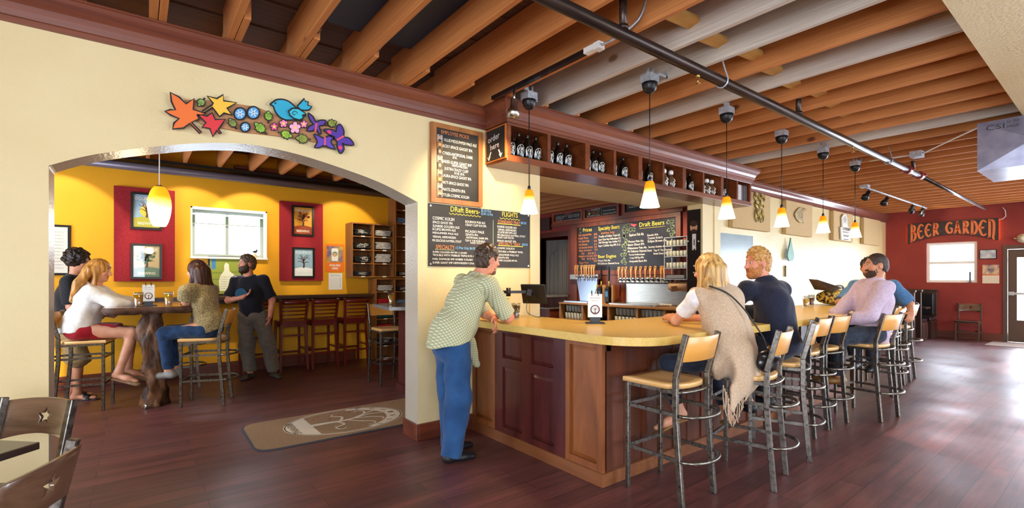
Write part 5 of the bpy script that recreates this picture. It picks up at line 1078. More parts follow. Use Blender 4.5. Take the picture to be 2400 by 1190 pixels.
# taps on the left over a tall bright steel panel
tw = T('tap_tower', 'tilted bright blue-white steel drip panel under the taps by the plank door', 'tap tower', (8.0, 7.7, .9))
BLUEST = mat('cool_steel', '#b8c8e0', .25, metal=1)
MB().add([(XT-.02, 8.03, 1.47), (XT-.02, 7.38, 1.47), (XT-.13, 7.3, .93), (XT-.13, 7.8, .93), (XT+.02, 8.03, 1.47), (XT+.02, 7.38, 1.47), (XT-.09, 7.3, .93), (XT-.09, 7.8, .93)], [(0, 1, 2, 3), (7, 6, 5, 4), (0, 4, 5, 1), (1, 5, 6, 2), (2, 6, 7, 3), (3, 7, 4, 0)]).build('drip_panel', BLUEST, tw, world=True)
MB().box(XT-.01, XB-.052, 7.36, 8.25, 1.42, 1.53).build('rail', STEEL, tw, world=True)
MB().box(XT-.4, XT+.0, 7.33, 8.05, .9, .929).build('drip_tray', BLUEST, tw, world=True)
for i, y in enumerate((8.0, 7.93, 7.8, 7.71, 7.65, 7.57, 7.49, 7.42)): tap(XT-.03, y, 1.47, lab='pale wooden tap handle in the bunch of eight above the bright blue-white panel', grp='taps beside the plank door')
# beer engines
for y, lab in ((7.17, 'black hand-pump beer engine nearer the plank door'), (6.95, 'black hand-pump beer engine nearer the long tap rail')):
    t = T('beer_engine', lab, 'hand pump', (XT-.1, y, .9))
    MB().lathe([(.012, 1.38), (.018, 1.42), (.022, 1.47), (.014, 1.5), (.02, 1.53), (.024, 1.6), (.014, 1.63), (.016, 1.66), (.004, 1.72)], (XT-.12, y, 0), 12).build('handle', BLACKM, t, world=True)
    MB().lathe([(.03, 1.25), (.03, 1.3), (.015, 1.33), (.015, 1.38)], (XT-.12, y, 0), 12).build('collar', mat('brass', '#b98f4a', .3, metal=.9), t, world=True)
    MB().box(XT-.2, XT-.04, y-.06, y+.06, .93, 1.25).build('body', BLACKM, t, world=True, bevel=.01)
    MB().box(XT-.202, XT-.2, y-.035, y+.035, 1.05, 1.16).build('badge', mat('engine_badge', '#3f86c4', .4), t, world=True)
    MB().tube([(XT-.2, y, 1.2), (XT-.25, y, 1.22), (XT-.28, y+.02, 1.17), (XT-.285, y+.03, 1.1)], .01, 8).build('spout', CHROME, t, world=True)
    for yy in (y+.085, y-.12 if y < 7 else y-.085): MB().box(XT-.16, XT-.1, yy-.022, yy+.022, .9, 1.3).build('post', CABW, t, world=True)
bk = T('backsplash', 'bright brushed steel splash panel under the long tap rail', 'splash panel', (XB-.06, 6.0, .9))
MB().box(XB-.075, XB-.056, 5.05, 6.64, .91, 1.33).build('panel', STEEL, bk, world=True)
dt = T('drip_tray', 'steel drip tray on the back bar under the long tap rail', 'tray', (XT-.2, 6.1, .9))
MB().prism(rrect(XT-.42, XT-.0, 5.55, 6.78, .1), FZ(.902), 0, .03).build('tray', STEEL, dt, world=True, bevel=.008)
tw_ = MB()
for i in range(9): tw_.ball((XT-.28+.012*math.sin(i*2.1), 5.5-.03*i+.05, .945+.006*math.sin(i*3)), (.05, .03, .014), 8)
tag(tw_.build('bar_towel', mat('towel', '#d8cfc4', .9)), 'crumpled white bar towel beside the steel drip tray', 'towel')
# wire rack of tasting glasses
rk = T('glass_rack', 'wire rack of small tasting glasses hanging beside the chalkboard', 'rack', (XB-.2, 5.3, 1.43))
mb = MB()
for y in (5.54, 5.06):
    for x in (XB-.3, XB-.06): mb.bar((x, y, 1.42), (x, y, 2.22), .012, .012)
mb.build('upright', GALV, rk, world=True)
for z in (1.42, 1.63, 1.85, 2.05, 2.215): MB().box(XB-.3, XB-.06, 5.06, 5.54, z-.005, z+.005).build('wire_shelf', GALV, rk, world=True)
tg = None
for z in (1.64, 1.86, 2.06):
    for i in range(6):
        y = 5.5-.075*i
        for dx in (0, .1):
            if tg is None:
                tg = T('tasting_glass', '', 'glass', (XB-.25, y, z)); MB().lathe([(.024, 0), (.026, .004), (.03, .1), (.028, .1), (.023, .008), (0, .007)], n=10).build('glass_wall', mat('cup_glass', '#d9d9cc', .12, coat=.5, alpha=.55), tg); o = tg
            else: o = dup(tg, (XB-.25+dx, y, z))
            o['label'] = 'small clear tasting glass on the wire rack beside the chalkboard'; o['group'] = 'tasting glasses on the wire rack'
tag(MB().box(XB-.3, XB-.08, 5.12, 5.5, 1.432, 1.5).build('tray_box', mat('grey_tray', '#6d6f74', .4), bevel=.008), 'grey tray on the lowest level of the wire glass rack', 'tray')
pt = T('paper_towel', 'roll of brown paper towel under the wire glass rack', 'paper roll', (XB-.2, 5.3, 1.27))
MB().lathe([(.025, 0), (.085, 0), (.085, .38), (.025, .38)], (XB-.18, 5.11, 1.29), 20, axis=(0, 1, 0)).build('roll', mat('kraft', '#b08a64', .8), pt, world=True)
MB().tube([(XB-.18, 5.06, 1.29), (XB-.18, 5.54, 1.29)], .012, 8).bar((XB-.18, 5.07, 1.29), (XB-.078, 5.07, 1.29), .02, .02).build('holder', BLACKM, pt, world=True)
MB().bar((XB-.26, 5.3, 1.3), (XB-.255, 5.3, 1.2), .38, .004).build('loose_sheet', mat('kraft', '#b08a64', .8), pt, world=True)
fa = T('faucet', 'curved chrome faucet at the end of the back bar', 'faucet', (XB-.3, 4.98, .9))
MB().tube([(XB-.25, 4.95, .9), (XB-.25, 4.95, 1.15)]+[(XB-.31+.06*math.cos(q), 4.95, 1.15+.06*math.sin(q)) for q in [math.pi*i/8 for i in range(9)]]+[(XB-.37, 4.95, 1.1)], .011, 8).build('spout', CHROME, fa, world=True)
MB().lathe([(.03, .9), (.03, .94), (.02, .99), (.025, 1.0), (0, 1.01)], (XB-.33, 5.06, 0), 12).build('handle', CHROME, fa, world=True)
# magnet board on the opening's side
FM = FX(6.555)
mbd = T('magnet_board', 'tall black metal board with magnets on the side of the bar opening', 'board', (6.55, 4.03, 1.1))
MB().obox(FM, -4.14, -3.925, 1.05, 2.46, 0, .008).build('board', mat('magnet_black', '#26262a', .35, metal=.4), mbd, world=True)
mb = MB(); r5 = random.Random(11)
for i in range(26): mb.lathe([(.012, 0), (.012, .008), (0, .008)], (6.547, 3.945+r5.random()*.18, 1.15+r5.random()*.85), 8, m=0 if r5.random() < .75 else 1, axis=(-1, 0, 0))
mb.build('magnet', [BLACKM, mat('magnet_pale', '#d8d2c0', .5)], mbd, world=True)
mb = MB(); mb.disc(FM, -4.03, 2.2, .06, .012, 0, 20, rv=.085); mb.disc(FM, -4.03, 2.255, .064, .0122, 1, 16, rv=.045); mb.disc(FM, -4.03, 2.14, .045, .0122, 1, 16, rv=.03)
for du in (-.022, .022): mb.disc(FM, -4.03+du, 2.215, .008, .0124, 2, 8)
mb.obox(FM, -4.055, -3.995, 1.86, 2.1, .008, .011, m=3); mb.obox(FM, -4.03, -4.015, 1.93, 2.02, .011, .0116, m=2)
mb.build('picture', [mat('photo_skin', '#c99a7c', .5), mat('photo_dark', '#3b2a22', .5), BLK, LABEL], mbd, world=True)
# service shelf by the plank door
sv = T('service_counter', 'dark granite service counter on shelves by the plank door', 'counter', (7.9, 9.0, 0))
MB().box(7.6, 8.25, 8.42, 10.4, 1.0, 1.04).box(7.6, 8.25, 8.42, 10.4, .72, .75).build('slab', GRAN, sv, world=True)
MB().box(7.68, 8.25, 8.45, 10.4, 0, .72).box(8.2, 8.25, 8.45, 10.4, .75, 1.0).build('case', REDWOODZ, sv, world=True)
for y, lab in ((9.3, 'small steel canister with a white label on the service counter, by the door'), (8.95, 'second small steel canister on the service counter')):
    t = T('canister', lab, 'canister', (7.75, y, .752)); MB().lathe([(.05, 0), (.05, .16), (.045, .17), (0, .172)], (0, 0, 0), 14).build('body', STEEL, t); MB().box(-.053, -.049, -.03, .03, .04, .12).build('tag', WHITEP, t)
ve = T('wall_vent', 'dark slatted box on the red wall beside the snacks board', 'vent', (XB, 9.3, 2.75))
mb = MB().obox(FXB, -9.42, -9.06, 2.66, 2.98, 0, .06)
for i in range(9): mb.obox(FXB, -9.42, -9.06, 2.67+.033*i, 2.685+.033*i, .06, .075)
mb.build('slats', mat('vent_dark', '#4a2a24', .6), ve, world=True)
for k_, (loc, tgt) in enumerate((((6.9, 7.4, 2.98), (8.2, 7.5, 1.3)), ((6.9, 6.0, 2.98), (8.2, 6.0, 1.3)))): spot('back_bar_spot', loc, tgt, 250, (1, .8, .54), 100, .7, .06)
# ------------------------------------------------------------------ lamps
SHADE_TOP = '#f08a12'
def shade_mat(name, z0, z1, lo, hi, s_lo, s_hi):
    m, nt, b = _base(name); L = nt.links; tc = nt.nodes.new('ShaderNodeTexCoord'); sp = nt.nodes.new('ShaderNodeSeparateXYZ'); mr = nt.nodes.new('ShaderNodeMapRange')
    mr.inputs['From Min'].default_value = z0; mr.inputs['From Max'].default_value = z1; L.new(tc.outputs['Object'], sp.inputs[0]); L.new(sp.outputs[2], mr.inputs[0])
    cr = nt.nodes.new('ShaderNodeValToRGB'); e = cr.color_ramp.elements; e[0].position = .3; e[0].color = lin(lo); e[1].position = .75; e[1].color = lin(hi); L.new(mr.outputs[0], cr.inputs[0])
    m2 = nt.nodes.new('ShaderNodeMapRange'); m2.inputs['From Min'].default_value = .35; m2.inputs['From Max'].default_value = .8; m2.inputs['To Min'].default_value = s_lo; m2.inputs['To Max'].default_value = s_hi; L.new(mr.outputs[0], m2.inputs[0])
    L.new(cr.outputs[0], b.inputs['Base Color']); L.new(cr.outputs[0], b.inputs['Emission Color']); L.new(m2.outputs[0], b.inputs['Emission Strength']); b.inputs['Roughness'].default_value = .3; return m
SHADE = shade_mat('lamp_glass', -.99, -.78, '#ffe9b8', '#f08a12', 5.5, .8)
BULB = mat('bulb', '#fff3d8', .4, emit='#ffe2ac', estr=14)
def pend(loc, lab):
    t = T('pendant_lamp', lab, 'lamp', loc, 0, 'hanging bar lamps')
    MB().box(-.055, .055, -.05, .05, .02, .085).box(.055, .085, -.02, .02, .02, .03).tube([(.03, 0, .08), (.035, 0, .15)], .012, 6).tube([(.0, .02, .08), (.0, .02, .15)], .012, 6).build('junction_box', GALV, t)
    MB().lathe([(0, -.065), (.03, -.058), (.052, -.035), (.062, 0), (.062, .02), (0, .02)], n=20).build('canopy', BLACKM, t)
    MB().tube([(0, 0, -.06), (0, 0, -.76)], .004, 6).build('cord', BLACKM, t)
    MB().lathe([(.012, -.775), (.016, -.77), (.012, -.745), (.004, -.735)], n=12).build('socket', BLACKM, t)
    MB().lathe([(.012, -.772), (.03, -.776), (.036, -.79), (.05, -.87), (.072, -.965), (.079, -.983), (.076, -.983), (.069, -.962), (.046, -.87), (.031, -.79)], n=28).build('lamp_shade', SHADE, t)
    MB().ball((0, 0, -.9), .024, 10).build('bulb', BULB, t)
    k_ = round((loc[0]-2.213)/.424); xj = 2.213+.424*k_-loc[0]; sg_ = 1 if xj > 0 else -1
    MB().box(*sorted((sg_*.05, xj-sg_*.02)), -.05, -.03, .085, .105).box(*sorted((xj-sg_*.035, xj-sg_*.02)), -.05, -.03, .085, .14).build('mount_strap', GALV, t)
    point('pendant_light', (loc[0], loc[1], loc[2]-.94), 27, (1, .74, .44), .05); return t
ps = [((2.763, 3.309, 3.0), 'hanging bar lamp by the order here sign, over the bar end'), ((3.293, 2.42, 3.0), 'hanging bar lamp first in the line along the bar front'), ((4.504, 2.425, 3.0), 'second lamp in the line along the bar front'), ((5.694, 2.428, 3.0), 'third lamp in the line along the bar front'), ((6.865, 2.43, 3.0), 'fourth lamp in the line, in front of the beige panels'), ((8.003, 2.431, 3.0), 'last lamp of the line along the bar front, farthest away')]
for p, lab in ps: pend(p, lab)
yl = T('pendant_lamp', 'glowing ribbed yellow glass lamp hanging over the slab table', 'lamp', (.2, 6.2, 3.08))
MB().tube([(.2, 6.2, 3.08), (.2, 6.2, 2.38)], .006, 6).build('cord', mat('white_cord', '#e8e6e0', .5), yl, world=True)
zb, zt_ = 1.98, 2.385; mb = MB(); K = 48
prof = spline([(.055, zb), (.08, zb+.06), (.1, zb+.17), (.098, zb+.27), (.075, zb+.36), (.045, zt_)], 4)
for r_, z in prof:
    for k_ in range(K): a = 2*math.pi*k_/K; q = r_*(1+.02*(k_ % 2)); mb.v.append((.2+q*math.cos(a), 6.2+q*math.sin(a), z))
for i in range(len(prof)-1):
    for k_ in range(K): mb.f.append((i*K+k_, i*K+(k_+1) % K, (i+1)*K+(k_+1) % K, (i+1)*K+k_)); mb.m.append(0); mb.sm.append(True)
mb.build('lamp_shade', shade_mat('yellow_shade', -1.1, -.7, '#fff0b0', '#f0a81c', 3.2, 1.1), yl, world=True)
MB().lathe([(.046, zt_-.003), (.03, zt_+.012), (.008, zt_+.02)], (.2, 6.2, 0), 16).build('cap', CHROME, yl, world=True)
point('yellow_lamp_light', (.2, 6.2, 1.93), 14, (1, .8, .5), .06)
for k_, x in enumerate((-.9, .55, 1.35, 2.75)): spot('yellow_room_spot', (x, 7.35, 3.0), (x+.1, 8.53, 2.0), 95, (1, .86, .6), 62, .25, .02)
spot('employee_spot', (2.56, 3.1, 2.72), (2.55, 3.9, 2.2), 85, (1, .74, .4), 80, .6, .02)
# ------------------------------------------------------------------ track lights
def head(t, p, d, m, s=1.0):
    p = Vector(p); d = Vector(d).normalized()
    mb = MB().lathe([(.026*s, 0), (.03*s, .005), (.03*s, .075*s), (.048*s, .085*s), (.052*s, .1*s), (.052*s, .15*s), (.046*s, .15*s), (.044*s, .11*s), (0, .1*s)], p, 18, axis=d); mb.tube([p+Vector((0, 0, .07*s)), p+d*.03*s], .01*s, 6); return mb.build('spot_head', m, t, world=True)
tk = T('track_light', 'black ceiling track with one silver spot head near the order here sign', 'track light', (2.55, 3.0, 3.0))
MB().box(2.53, 2.57, 2.42, 3.56, 3.045, 3.078).build('track', mat('track_black', '#17171a', .2, coat=.5), tk, world=True)
MB().box(2.525, 2.575, 2.3, 2.42, 3.04, 3.079).box(2.52, 2.58, 2.27, 2.32, 3.03, 3.079).build('feed_box', WHITEP, tk, world=True)
MB().tube(spline([(2.55, 2.28, 3.055), (2.56, 2.15, 3.06), (2.6, 2.0, 3.13), (2.62, 1.95, 3.25)], 5), .009, 6).build('conduit', GALV, tk, world=True)
head(tk, (2.55, 3.25, 2.97), (.1, .25, -1), STEEL, 1.05)
t2 = T('track_light', 'far ceiling track with black spot heads in front of the beer garden sign', 'track light', (11.5, 3.0, 3.0))
MB().tube([(10.1, 2.93, 3.04), (14.2, 2.93, 3.04)], .018, 8).build('track', GALV, t2, world=True)
for x, dx in ((10.35, -.5), (11.4, -.5), (13.1, .6), (13.9, .6)): head(t2, (x, 2.93, 2.99), (dx, .3, -.8), BLACKM, 1.1)
MB().box(10.05, 10.2, 2.87, 2.99, 3.03, 3.078).build('feed_box', GALV, t2, world=True)
spot('track_spot_light', (13.6, 2.93, 2.85), (15.6, 3.0, 2.2), 35, (1, .75, .5), 80, .7, .03)
# ------------------------------------------------------------------ sprinkler pipe
BLKPIPE = mat('black_pipe', '#2c2422', .32, metal=.6, c2='#46372f', scale=9, stretch=(.3, 4, 4))
sp_ = T('sprinkler_pipe', 'long dark sprinkler pipe hung below the joists over the bar stools', 'pipe', (5, 1.92, 2.92))
MB().tube([(-2, 1.92, 2.925), (5.7, 1.92, 2.925), (8.9, 1.92, 2.925)], .038, 14).tube([(8.9, 1.92, 2.925), (14.3, 1.98, 2.925)], .027, 12).build('pipe', BLKPIPE, sp_, world=True)
REDP = mat('red_coupling', '#8e2a22', .4)
for x in (8.35, 8.95): MB().lathe([(.05, -.06), (.055, -.05), (.055, .05), (.05, .06)], (x, 1.92, 2.925), 14, axis=(1, 0, 0)).box(x-.03, x+.03, 1.84, 2.0, 2.91, 2.94).build('coupling', REDP, sp_, world=True)
for x in (2.35, 4.85, 8.6): MB().tube([(x, 1.92, 2.95), (x, 1.92, 3.2)], .024, 10).lathe([(.032, 2.955), (.032, 2.98)], (x, 1.92, 0), 12).build('riser', BLKPIPE, sp_, world=True)
for x in (3.17, 6.25): MB().tube([(x, 1.92, 2.9), (x, 1.92, 2.87)], .014, 8).tube([(x, 1.92, 2.87), (x, 1.92, 2.83)], .006, 6).lathe([(.004, 2.828), (.018, 2.83), (.018, 2.833)], (x, 1.92, 0), 10).build('sprinkler_head', mat('brass', '#b98f4a', .3, metal=.9), sp_, world=True)
for x in (3.5, 7.5): MB().tube([(x, 1.92+.045*math.cos(q), 2.925+.045*math.sin(q)) for q in [math.pi*(.1-1.1*i/10) for i in range(11)]]+[(x, 1.875, 2.94), (x, 1.9, 3.02), (x, 1.92, 3.1)], .006, 6).build('hanger', GALV, sp_, world=True)
# ------------------------------------------------------------------ galvanized duct, conduit
du = T('air_duct', 'galvanized metal duct box hanging at the edge of the beige soffit', 'duct', (7.1, .7, 2.52))
DUCT = mat('duct_metal', '#a3a3b6', .32, metal=.75, c2='#8f8fa3', scale=9)
mb = MB(); x0, x1, y0, y1, z0, z1 = 6.7, 7.63, .2, .985, 2.52, 2.998
mb.box(x0+.002, x1, y0, y1, z0, z1); cx = (x0-.02, (y0+y1)/2, (z0+z1)/2); mb.add([(x0, y1, z0), (x0, y1, z1), (x0, y0, z1), (x0, y0, z0), cx], [(0, 1, 4), (1, 2, 4), (2, 3, 4), (3, 0, 4)])
mb.build('duct_box', DUCT, du, world=True)
FD = FX(6.697); m2 = MB(); m2.text('CSI', FD, -.92, 2.905, .055, .13, .008, 0); m2.text('G-90', FD, -.775, 2.945, .03, .085, .013, 0); m2.text('24GA', FD, -.775, 2.9, .03, .085, .014, 0); m2.build('stencil', mat('stencil_ink', '#33303a', .6), du, world=True)
cj = T('junction_box', 'small metal junction box with white conduit between far joists', 'junction box', (7.9, 1.75, 3.0))
MB().box(7.9, 8.05, 1.68, 1.8, 3.0, 3.075).build('box', GALV, cj, world=True); MB().tube([(7.97, 1.8, 3.04), (7.97, 2.25, 3.05)], .009, 6).tube(spline([(7.97, 1.68, 3.04), (7.5, 1.3, 3.06), (7.2, 1.05, 3.07)], 4), .008, 6).build('conduit', WHITEP, cj, world=True)
# yellow room: duct pipe along the wall top and stained moulding
tag(MB().tube([(-2.4, 8.38, 2.96), (4.4, 8.38, 2.96)], .055, 14).build('wall_pipe', mat('grey_pipe', '#6f6a78', .35, metal=.3)), 'grey pipe running along the top of the yellow wall', 'pipe')
crown('trim_11', [(1.2, 8.53), (4.45, 8.53)], MAHO, z=2.98)
struct('trim_12', MB().box(-2.5, 4.5, 8.3, 8.53, 3.04, 3.08), BLACKM)
# ------------------------------------------------------------------ floor mat
mt = T('floor_mat', 'tan doormat with white tree logo lying under the arch', 'mat', (1.9, 4.9, 0))
MC = [(.80, 5.36), (.78, 4.43), (2.86, 4.4), (2.9, 5.38)]
def rpoly(P, r):
    out = []; n = len(P)
    for i in range(n):
        p = Vector(P[i]); a = (Vector(P[i-1])-p).normalized(); b = (Vector(P[(i+1) % n])-p).normalized()
        for t in np.linspace(0, 1, 6): out.append(tuple(p+a*r*(1-t)**2+b*r*t**2))
    return out
MB().prism(rpoly(MC, .16), FZ(0), 0, .006).build('rubber_edge', mat('rubber_edge', '#3d4450', .6), mt, world=True)
MB().prism(rpoly([(.82, 5.34), (.80, 4.45), (2.84, 4.42), (2.88, 5.36)], .15), FZ(.006), 0, .006).build('pile', mat('mat_pile', '#96795a', .95, c2='#86694c', scale=120, bump=.3), mt, world=True)
mb = MB(); FL = frame((1.95, 4.89, 0), (0, 1, 0), (-1, 0, 0)); FL = (FL[0], FL[1], FL[2], Vector((0, 0, 1)))
FL = (Vector((1.68, 4.9, 0)), Vector((0, -1, 0)), Vector((1, 0, 0)), Vector((0, 0, 1)))   # the logo stands with its crown towards +x
RX, RY = .41, .57; dd = .0125
def ell(rx, ry, n=48, a0=0, a1=360): return [(rx*math.cos(R(a0+(a1-a0)*i/n)), ry*math.sin(R(a0+(a1-a0)*i/n))) for i in range(n+1)]
mb.stroke(ell(RX, RY)[:-1], FL, .018, dd, 0, True); mb.stroke(ell(RX-.03, RY-.03)[:-1], FL, .006, dd+.0002, 0, True)
top_ = ell(RX, RY, 24, 15, 165); inn = ell(RX-.07, RY-.16, 24, 15, 165)
vs = [FL[0]+FL[1]*u+FL[2]*v+FL[3]*dd for u, v in top_+inn]; mb.add(vs, [(i, i+1, 26+i, 25+i) for i in range(24)], 0)
bot = ell(RX, RY, 24, 215, 325); vs = [FL[0]+FL[1]*u+FL[2]*v+FL[3]*dd for u, v in bot]; mb.add(vs, [tuple(range(25))], 0)
tr_ = [[(0, -.42), (.0, -.2), (.01, -.02), (-.02, .12)], [(-.02, .1), (-.1, .22), (-.2, .26), (-.25, .2), (-.21, .16)], [(0, .0), (.12, .1), (.2, .2), (.27, .2), (.28, .12)], [(0, .1), (.05, .25), (.14, .34), (.2, .3)], [(-.02, .12), (-.06, .28), (-.03, .4), (-.1, .44)], [(0, -.05), (-.12, 0), (-.2, -.08), (-.27, -.04)], [(0, -.1), (.14, -.06), (.2, -.16), (.28, -.14), (.27, -.08)], [(-.1, .22), (-.15, .34), (-.23, .36)]]
for i, p in enumerate(tr_):
    q = spline(p, 5); mb.stroke(q, FL, [max(.008, (.075 if i == 0 else .03)*(1-.72*j/len(q))) for j in range(len(q))], dd+.0003*(i+2), 0)
mb.stroke([(-.2, -.44), (-.05, -.36), (.05, -.36), (.2, -.44)], FL, .03, dd+.0003, 0)
for i, ch in enumerate('EQUINOX'): a = 150-120*i/6; mb.text(ch, FL, (RX-.035)*math.cos(R(a))-.02, (RY-.1)*math.sin(R(a))-.02, .06, .04, dd+.003, 1, rot=R(a-90)*.75)
mb.text('BREWING', FL, -.19, -.53, .07, .38, dd+.003, 1)
r6 = random.Random(4)
for (u, v) in ((-.25, .12), (-.22, .0), (-.3, -.05), (-.26, -.2), (-.2, -.26), (-.29, .22), (-.12, -.12)): mb.disc(FL, u, v, .014, dd+.0006, 2, 6)
for _ in range(14): mb.disc(FL, r6.uniform(.1, .29), r6.uniform(-.2, .3), .009, dd+.0006, 3, 6)
mb.build('logo', [mat('mat_white', '#cfc3ae', .95), mat('mat_letter', '#6f5a44', .95), mat('mat_red', '#b5223a', .95), mat('mat_green', '#a9a84a', .95)], mt, world=True)
tag(MB().prism(rpoly([(14.45, 2.02), (14.45, .6), (15.5, .6), (15.5, 2.02)], .05), FZ(0), 0, .01).build('floor_mat', mat('door_mat', '#8d7a70', .95, c2='#7d6a62', scale=80)), 'brownish entrance mat in front of the glazed exit door', 'mat')
# ------------------------------------------------------------------ booths at the end
DKB = wood('booth_wood', '#2a1712', '#472a1e', 'z', 8, rough=.3, coat=.4); SEATV = mat('black_vinyl', '#1b1a1d', .25, coat=.4)
for x, rz, lab in ((13.55, 0, 'dark wooden booth bench with black seat, nearer the bar'), (14.15, 180, 'dark wooden booth bench back to back with the nearer one'), (15.49, 0, 'dark wooden booth bench against the red wall, under the window')):
    t = T('booth_bench', lab, 'booth', (x, 3.5, 0), R(rz)); s_ = 1
    MB().box(.0, .07, -.5, .5, 0, 1.13).box(-.01, .08, -.52, .52, 1.13, 1.17).build('backrest', DKB, t, bevel=.006)
    MB().box(-.5, -.0, -.5, .5, 0, .42).build('seat_box', DKB, t, bevel=.004)
    MB().box(-.52, -.0, -.49, .49, .42, .5).build('seat_cushion', SEATV, t, bevel=.02)
    MB().box(-.06, -.002, -.45, .45, .55, 1.08).build('back_cushion', SEATV, t, bevel=.02)
    e = MB(); fe = frame((0, -.5 if rz == 0 else .5, 0), (1, 0, 0), (0, 0, 1)); 
    if rz: fe = (Vector((0, .5, 0)), Vector((-1, 0, 0)), Vector((0, 0, 1)), Vector((0, 1, 0)))
    sgn = 1 if rz == 0 else -1
    for a0 in (-.48, -.24): e.obox(fe, *(sorted((sgn*a0, sgn*(a0+.21)))), .08, .38, 0, .012)
    e.build('end_panel', DKB, t, bevel=.004)
bt_ = T('booth_table', 'narrow table between the facing booth benches', 'table', (14.83, 3.45, 0)); MB().box(14.6, 15.02, 3.02, 3.95, .72, .76).build('table_top', DKB, bt_, world=True); MB().box(14.78, 14.86, 3.4, 3.5, 0, .72).build('pedestal', BLACKM, bt_, world=True)
# ------------------------------------------------------------------ things on the bar
def beer(loc, lab, col, fill=.8, h=.15, foam=False, r0=.031, r1=.043):
    t = T('beer_glass', lab, 'glass', loc)
    MB().lathe([(r0, 0), (r0+.001, .004), (r1, h), (r1-.002, h), (r0-.001, .012), (0, .01)], n=22).build('glass_wall', CLEAR, t)
    rf = r0+(r1-r0)*fill
    MB().lathe([(0, .0125), (r0-.002, .0125), (rf-.002, h*fill), (0, h*fill)], n=22).build('beer', col, t)
    if foam: MB().lathe([(0, h*fill+.0005), (rf-.002, h*fill+.0005), (rf-.001, h*fill+.012), (0, h*fill+.012)], n=20).build('foam', mat('foam', '#efe6cc', .8), t)
    else:
        m = MB(); f = frame((0, -r1+.002, 0), (1, 0, 0), (0, 0, 1)); m.text('EQUINOX', f, -.02, h*.86, .011, .04, .003, 0); m.build('print', [LABEL], t)
    return t
AMB = mat('beer_amber', '#d9930f', .1, coat=.4); GOLD = mat('beer_gold', '#e8b92e', .1, coat=.4); STOUT = mat('beer_stout', '#1c0a05', .1, coat=.3); RUBY = mat('beer_ruby', '#7a1f10', .1, coat=.4)
beer((2.78, 3.52, 1.062), 'pint of black stout on the bar by the leaning man', STOUT, .87)
beer((6.9, 2.64, 1.062), 'pint of golden beer on the bar behind the navy shirt', GOLD, .72)
beer((7.42, 2.77, 1.062), 'pint of ruby red beer next to the golden one on the bar', RUBY, .72)
beer((.03, 6.74, 1.132), 'glass of amber beer on the slab table by the woman in white', AMB, .82, .155, True, .036, .048)
beer((.3, 6.71, 1.132), 'glass of bright yellow beer on the slab table by the long-haired woman', mat('beer_yellow', '#f0b416', .1, coat=.4), .85, .155, True, .036, .048)
beer((2.62, 5.92, 1.102), 'tall glass of amber beer on the grey side counter', AMB, .8, .16)
def menu_stand(loc, lab, rz=0, s=1.0, m=None):
    t = T('menu_stand', lab, 'menu holder', loc, R(rz))
    MB().box(-.075*s, .075*s, -.055*s, .055*s, 0, .008).build('base', BLACKM, t); MB().box(-.04*s, .04*s, -.022*s, .022*s, .008, .05*s).build('clamp', BLACKM, t)
    MB().box(-.056*s, .056*s, -.012*s, .012*s, .048*s, .235*s).build('cards', m or WHITEP, t, bevel=.001)
    rg = MB()
    for dx in (-.025, .025): rg.tube([(dx*s, .022*s*math.cos(q), .24*s+.022*s*math.sin(q)) for q in [2*math.pi*i/12 for i in range(12)]], .003, 5, closed=True)
    rg.build('ring', BLACKM, t)
    f = frame((0, -.0125*s, 0), (1, 0, 0), (0, 0, 1)); p_ = MB(); tree_logo(p_, f, 0, .11*s, .038*s, .001, 0, 1); p_.text('Equinox Brewing', f, -.04*s, .2*s, .01*s, .08*s, .001, 0); p_.text('beer menu', f, -.025*s, .18*s, .008*s, .05*s, .001, 0); p_.build('print', [mat('logo_maroon', '#5a3038', .6), WHITEP], t); return t
menu_stand((3.06, 2.80, 1.062), 'white flip menu on a black stand at the bar corner', -42, 1.05)
menu_stand((6.2, 2.6, 1.062), 'flip menu on a stand hidden behind the man in navy', 0, 1)
menu_stand((.12, 6.85, 1.132), 'steel flip menu stand with round logo on the slab table', 5, 1.0, mat('menu_tin', '#b9b5ac', .3, metal=.6))
# tablet on an arm
tb_ = T('tablet', 'black tablet on a jointed arm from the wall, seen from behind', 'tablet', (2.95, 3.6, 1.1))
MB().bar((2.62, 3.88, 1.31), (2.8, 3.66, 1.31), .03, .03).bar((2.8, 3.66, 1.31), (2.99, 3.62, 1.31), .026, .026).lathe([(.022, 1.27), (.022, 1.35)], (2.8, 3.66, 0), 10).bar((2.62, 3.88, 1.26), (2.8, 3.7, 1.26), .025, .025).box(2.57, 2.67, 3.88, 3.905, 1.2, 1.38).bar((2.99, 3.62, 1.31), (3.03, 3.6, 1.3), .05, .06).build('arm', BLACKM, tb_, world=True)
m3 = MB().box(-.012, .008, -.125, .125, -.1, .1); o = m3.build('screen', BLACKM, tb_, bevel=.008); o.location = (.1, -.02, .19); o.rotation_euler = (0, R(-20), R(30))
m3 = MB().box(.0082, .0092, -.11, .11, -.085, .085); o2 = m3.build('display', mat('tablet_screen', '#d8dbe0', .2), o)
m3 = MB()
for a_ in (45, 135): m3.bar((-.016, -.06*math.cos(R(a_)), -.06*math.sin(R(a_))), (-.016, .06*math.cos(R(a_)), .06*math.sin(R(a_))), .012, .018)
m3.build('bracket', BLACKM, o)
MB().tube(spline([(3.0, 3.62, 1.22), (2.98, 3.6, 1.12), (3.05, 3.55, 1.07), (3.2, 3.6, 1.065)], 5), .003, 5).build('cable', BLACKM, tb_, world=True)
pp = T('potted_plant', 'small yellow-flowering plant in a glass jar behind the stout', 'plant', (2.72, 3.62, 1.062))
MB().lathe([(.03, 0), (.032, .005), (.034, .09), (.031, .09), (.028, .01), (0, .008)], (0, 0, 0), 14).build('jar', CLEAR, pp)
mb = MB(); r7 = random.Random(8)
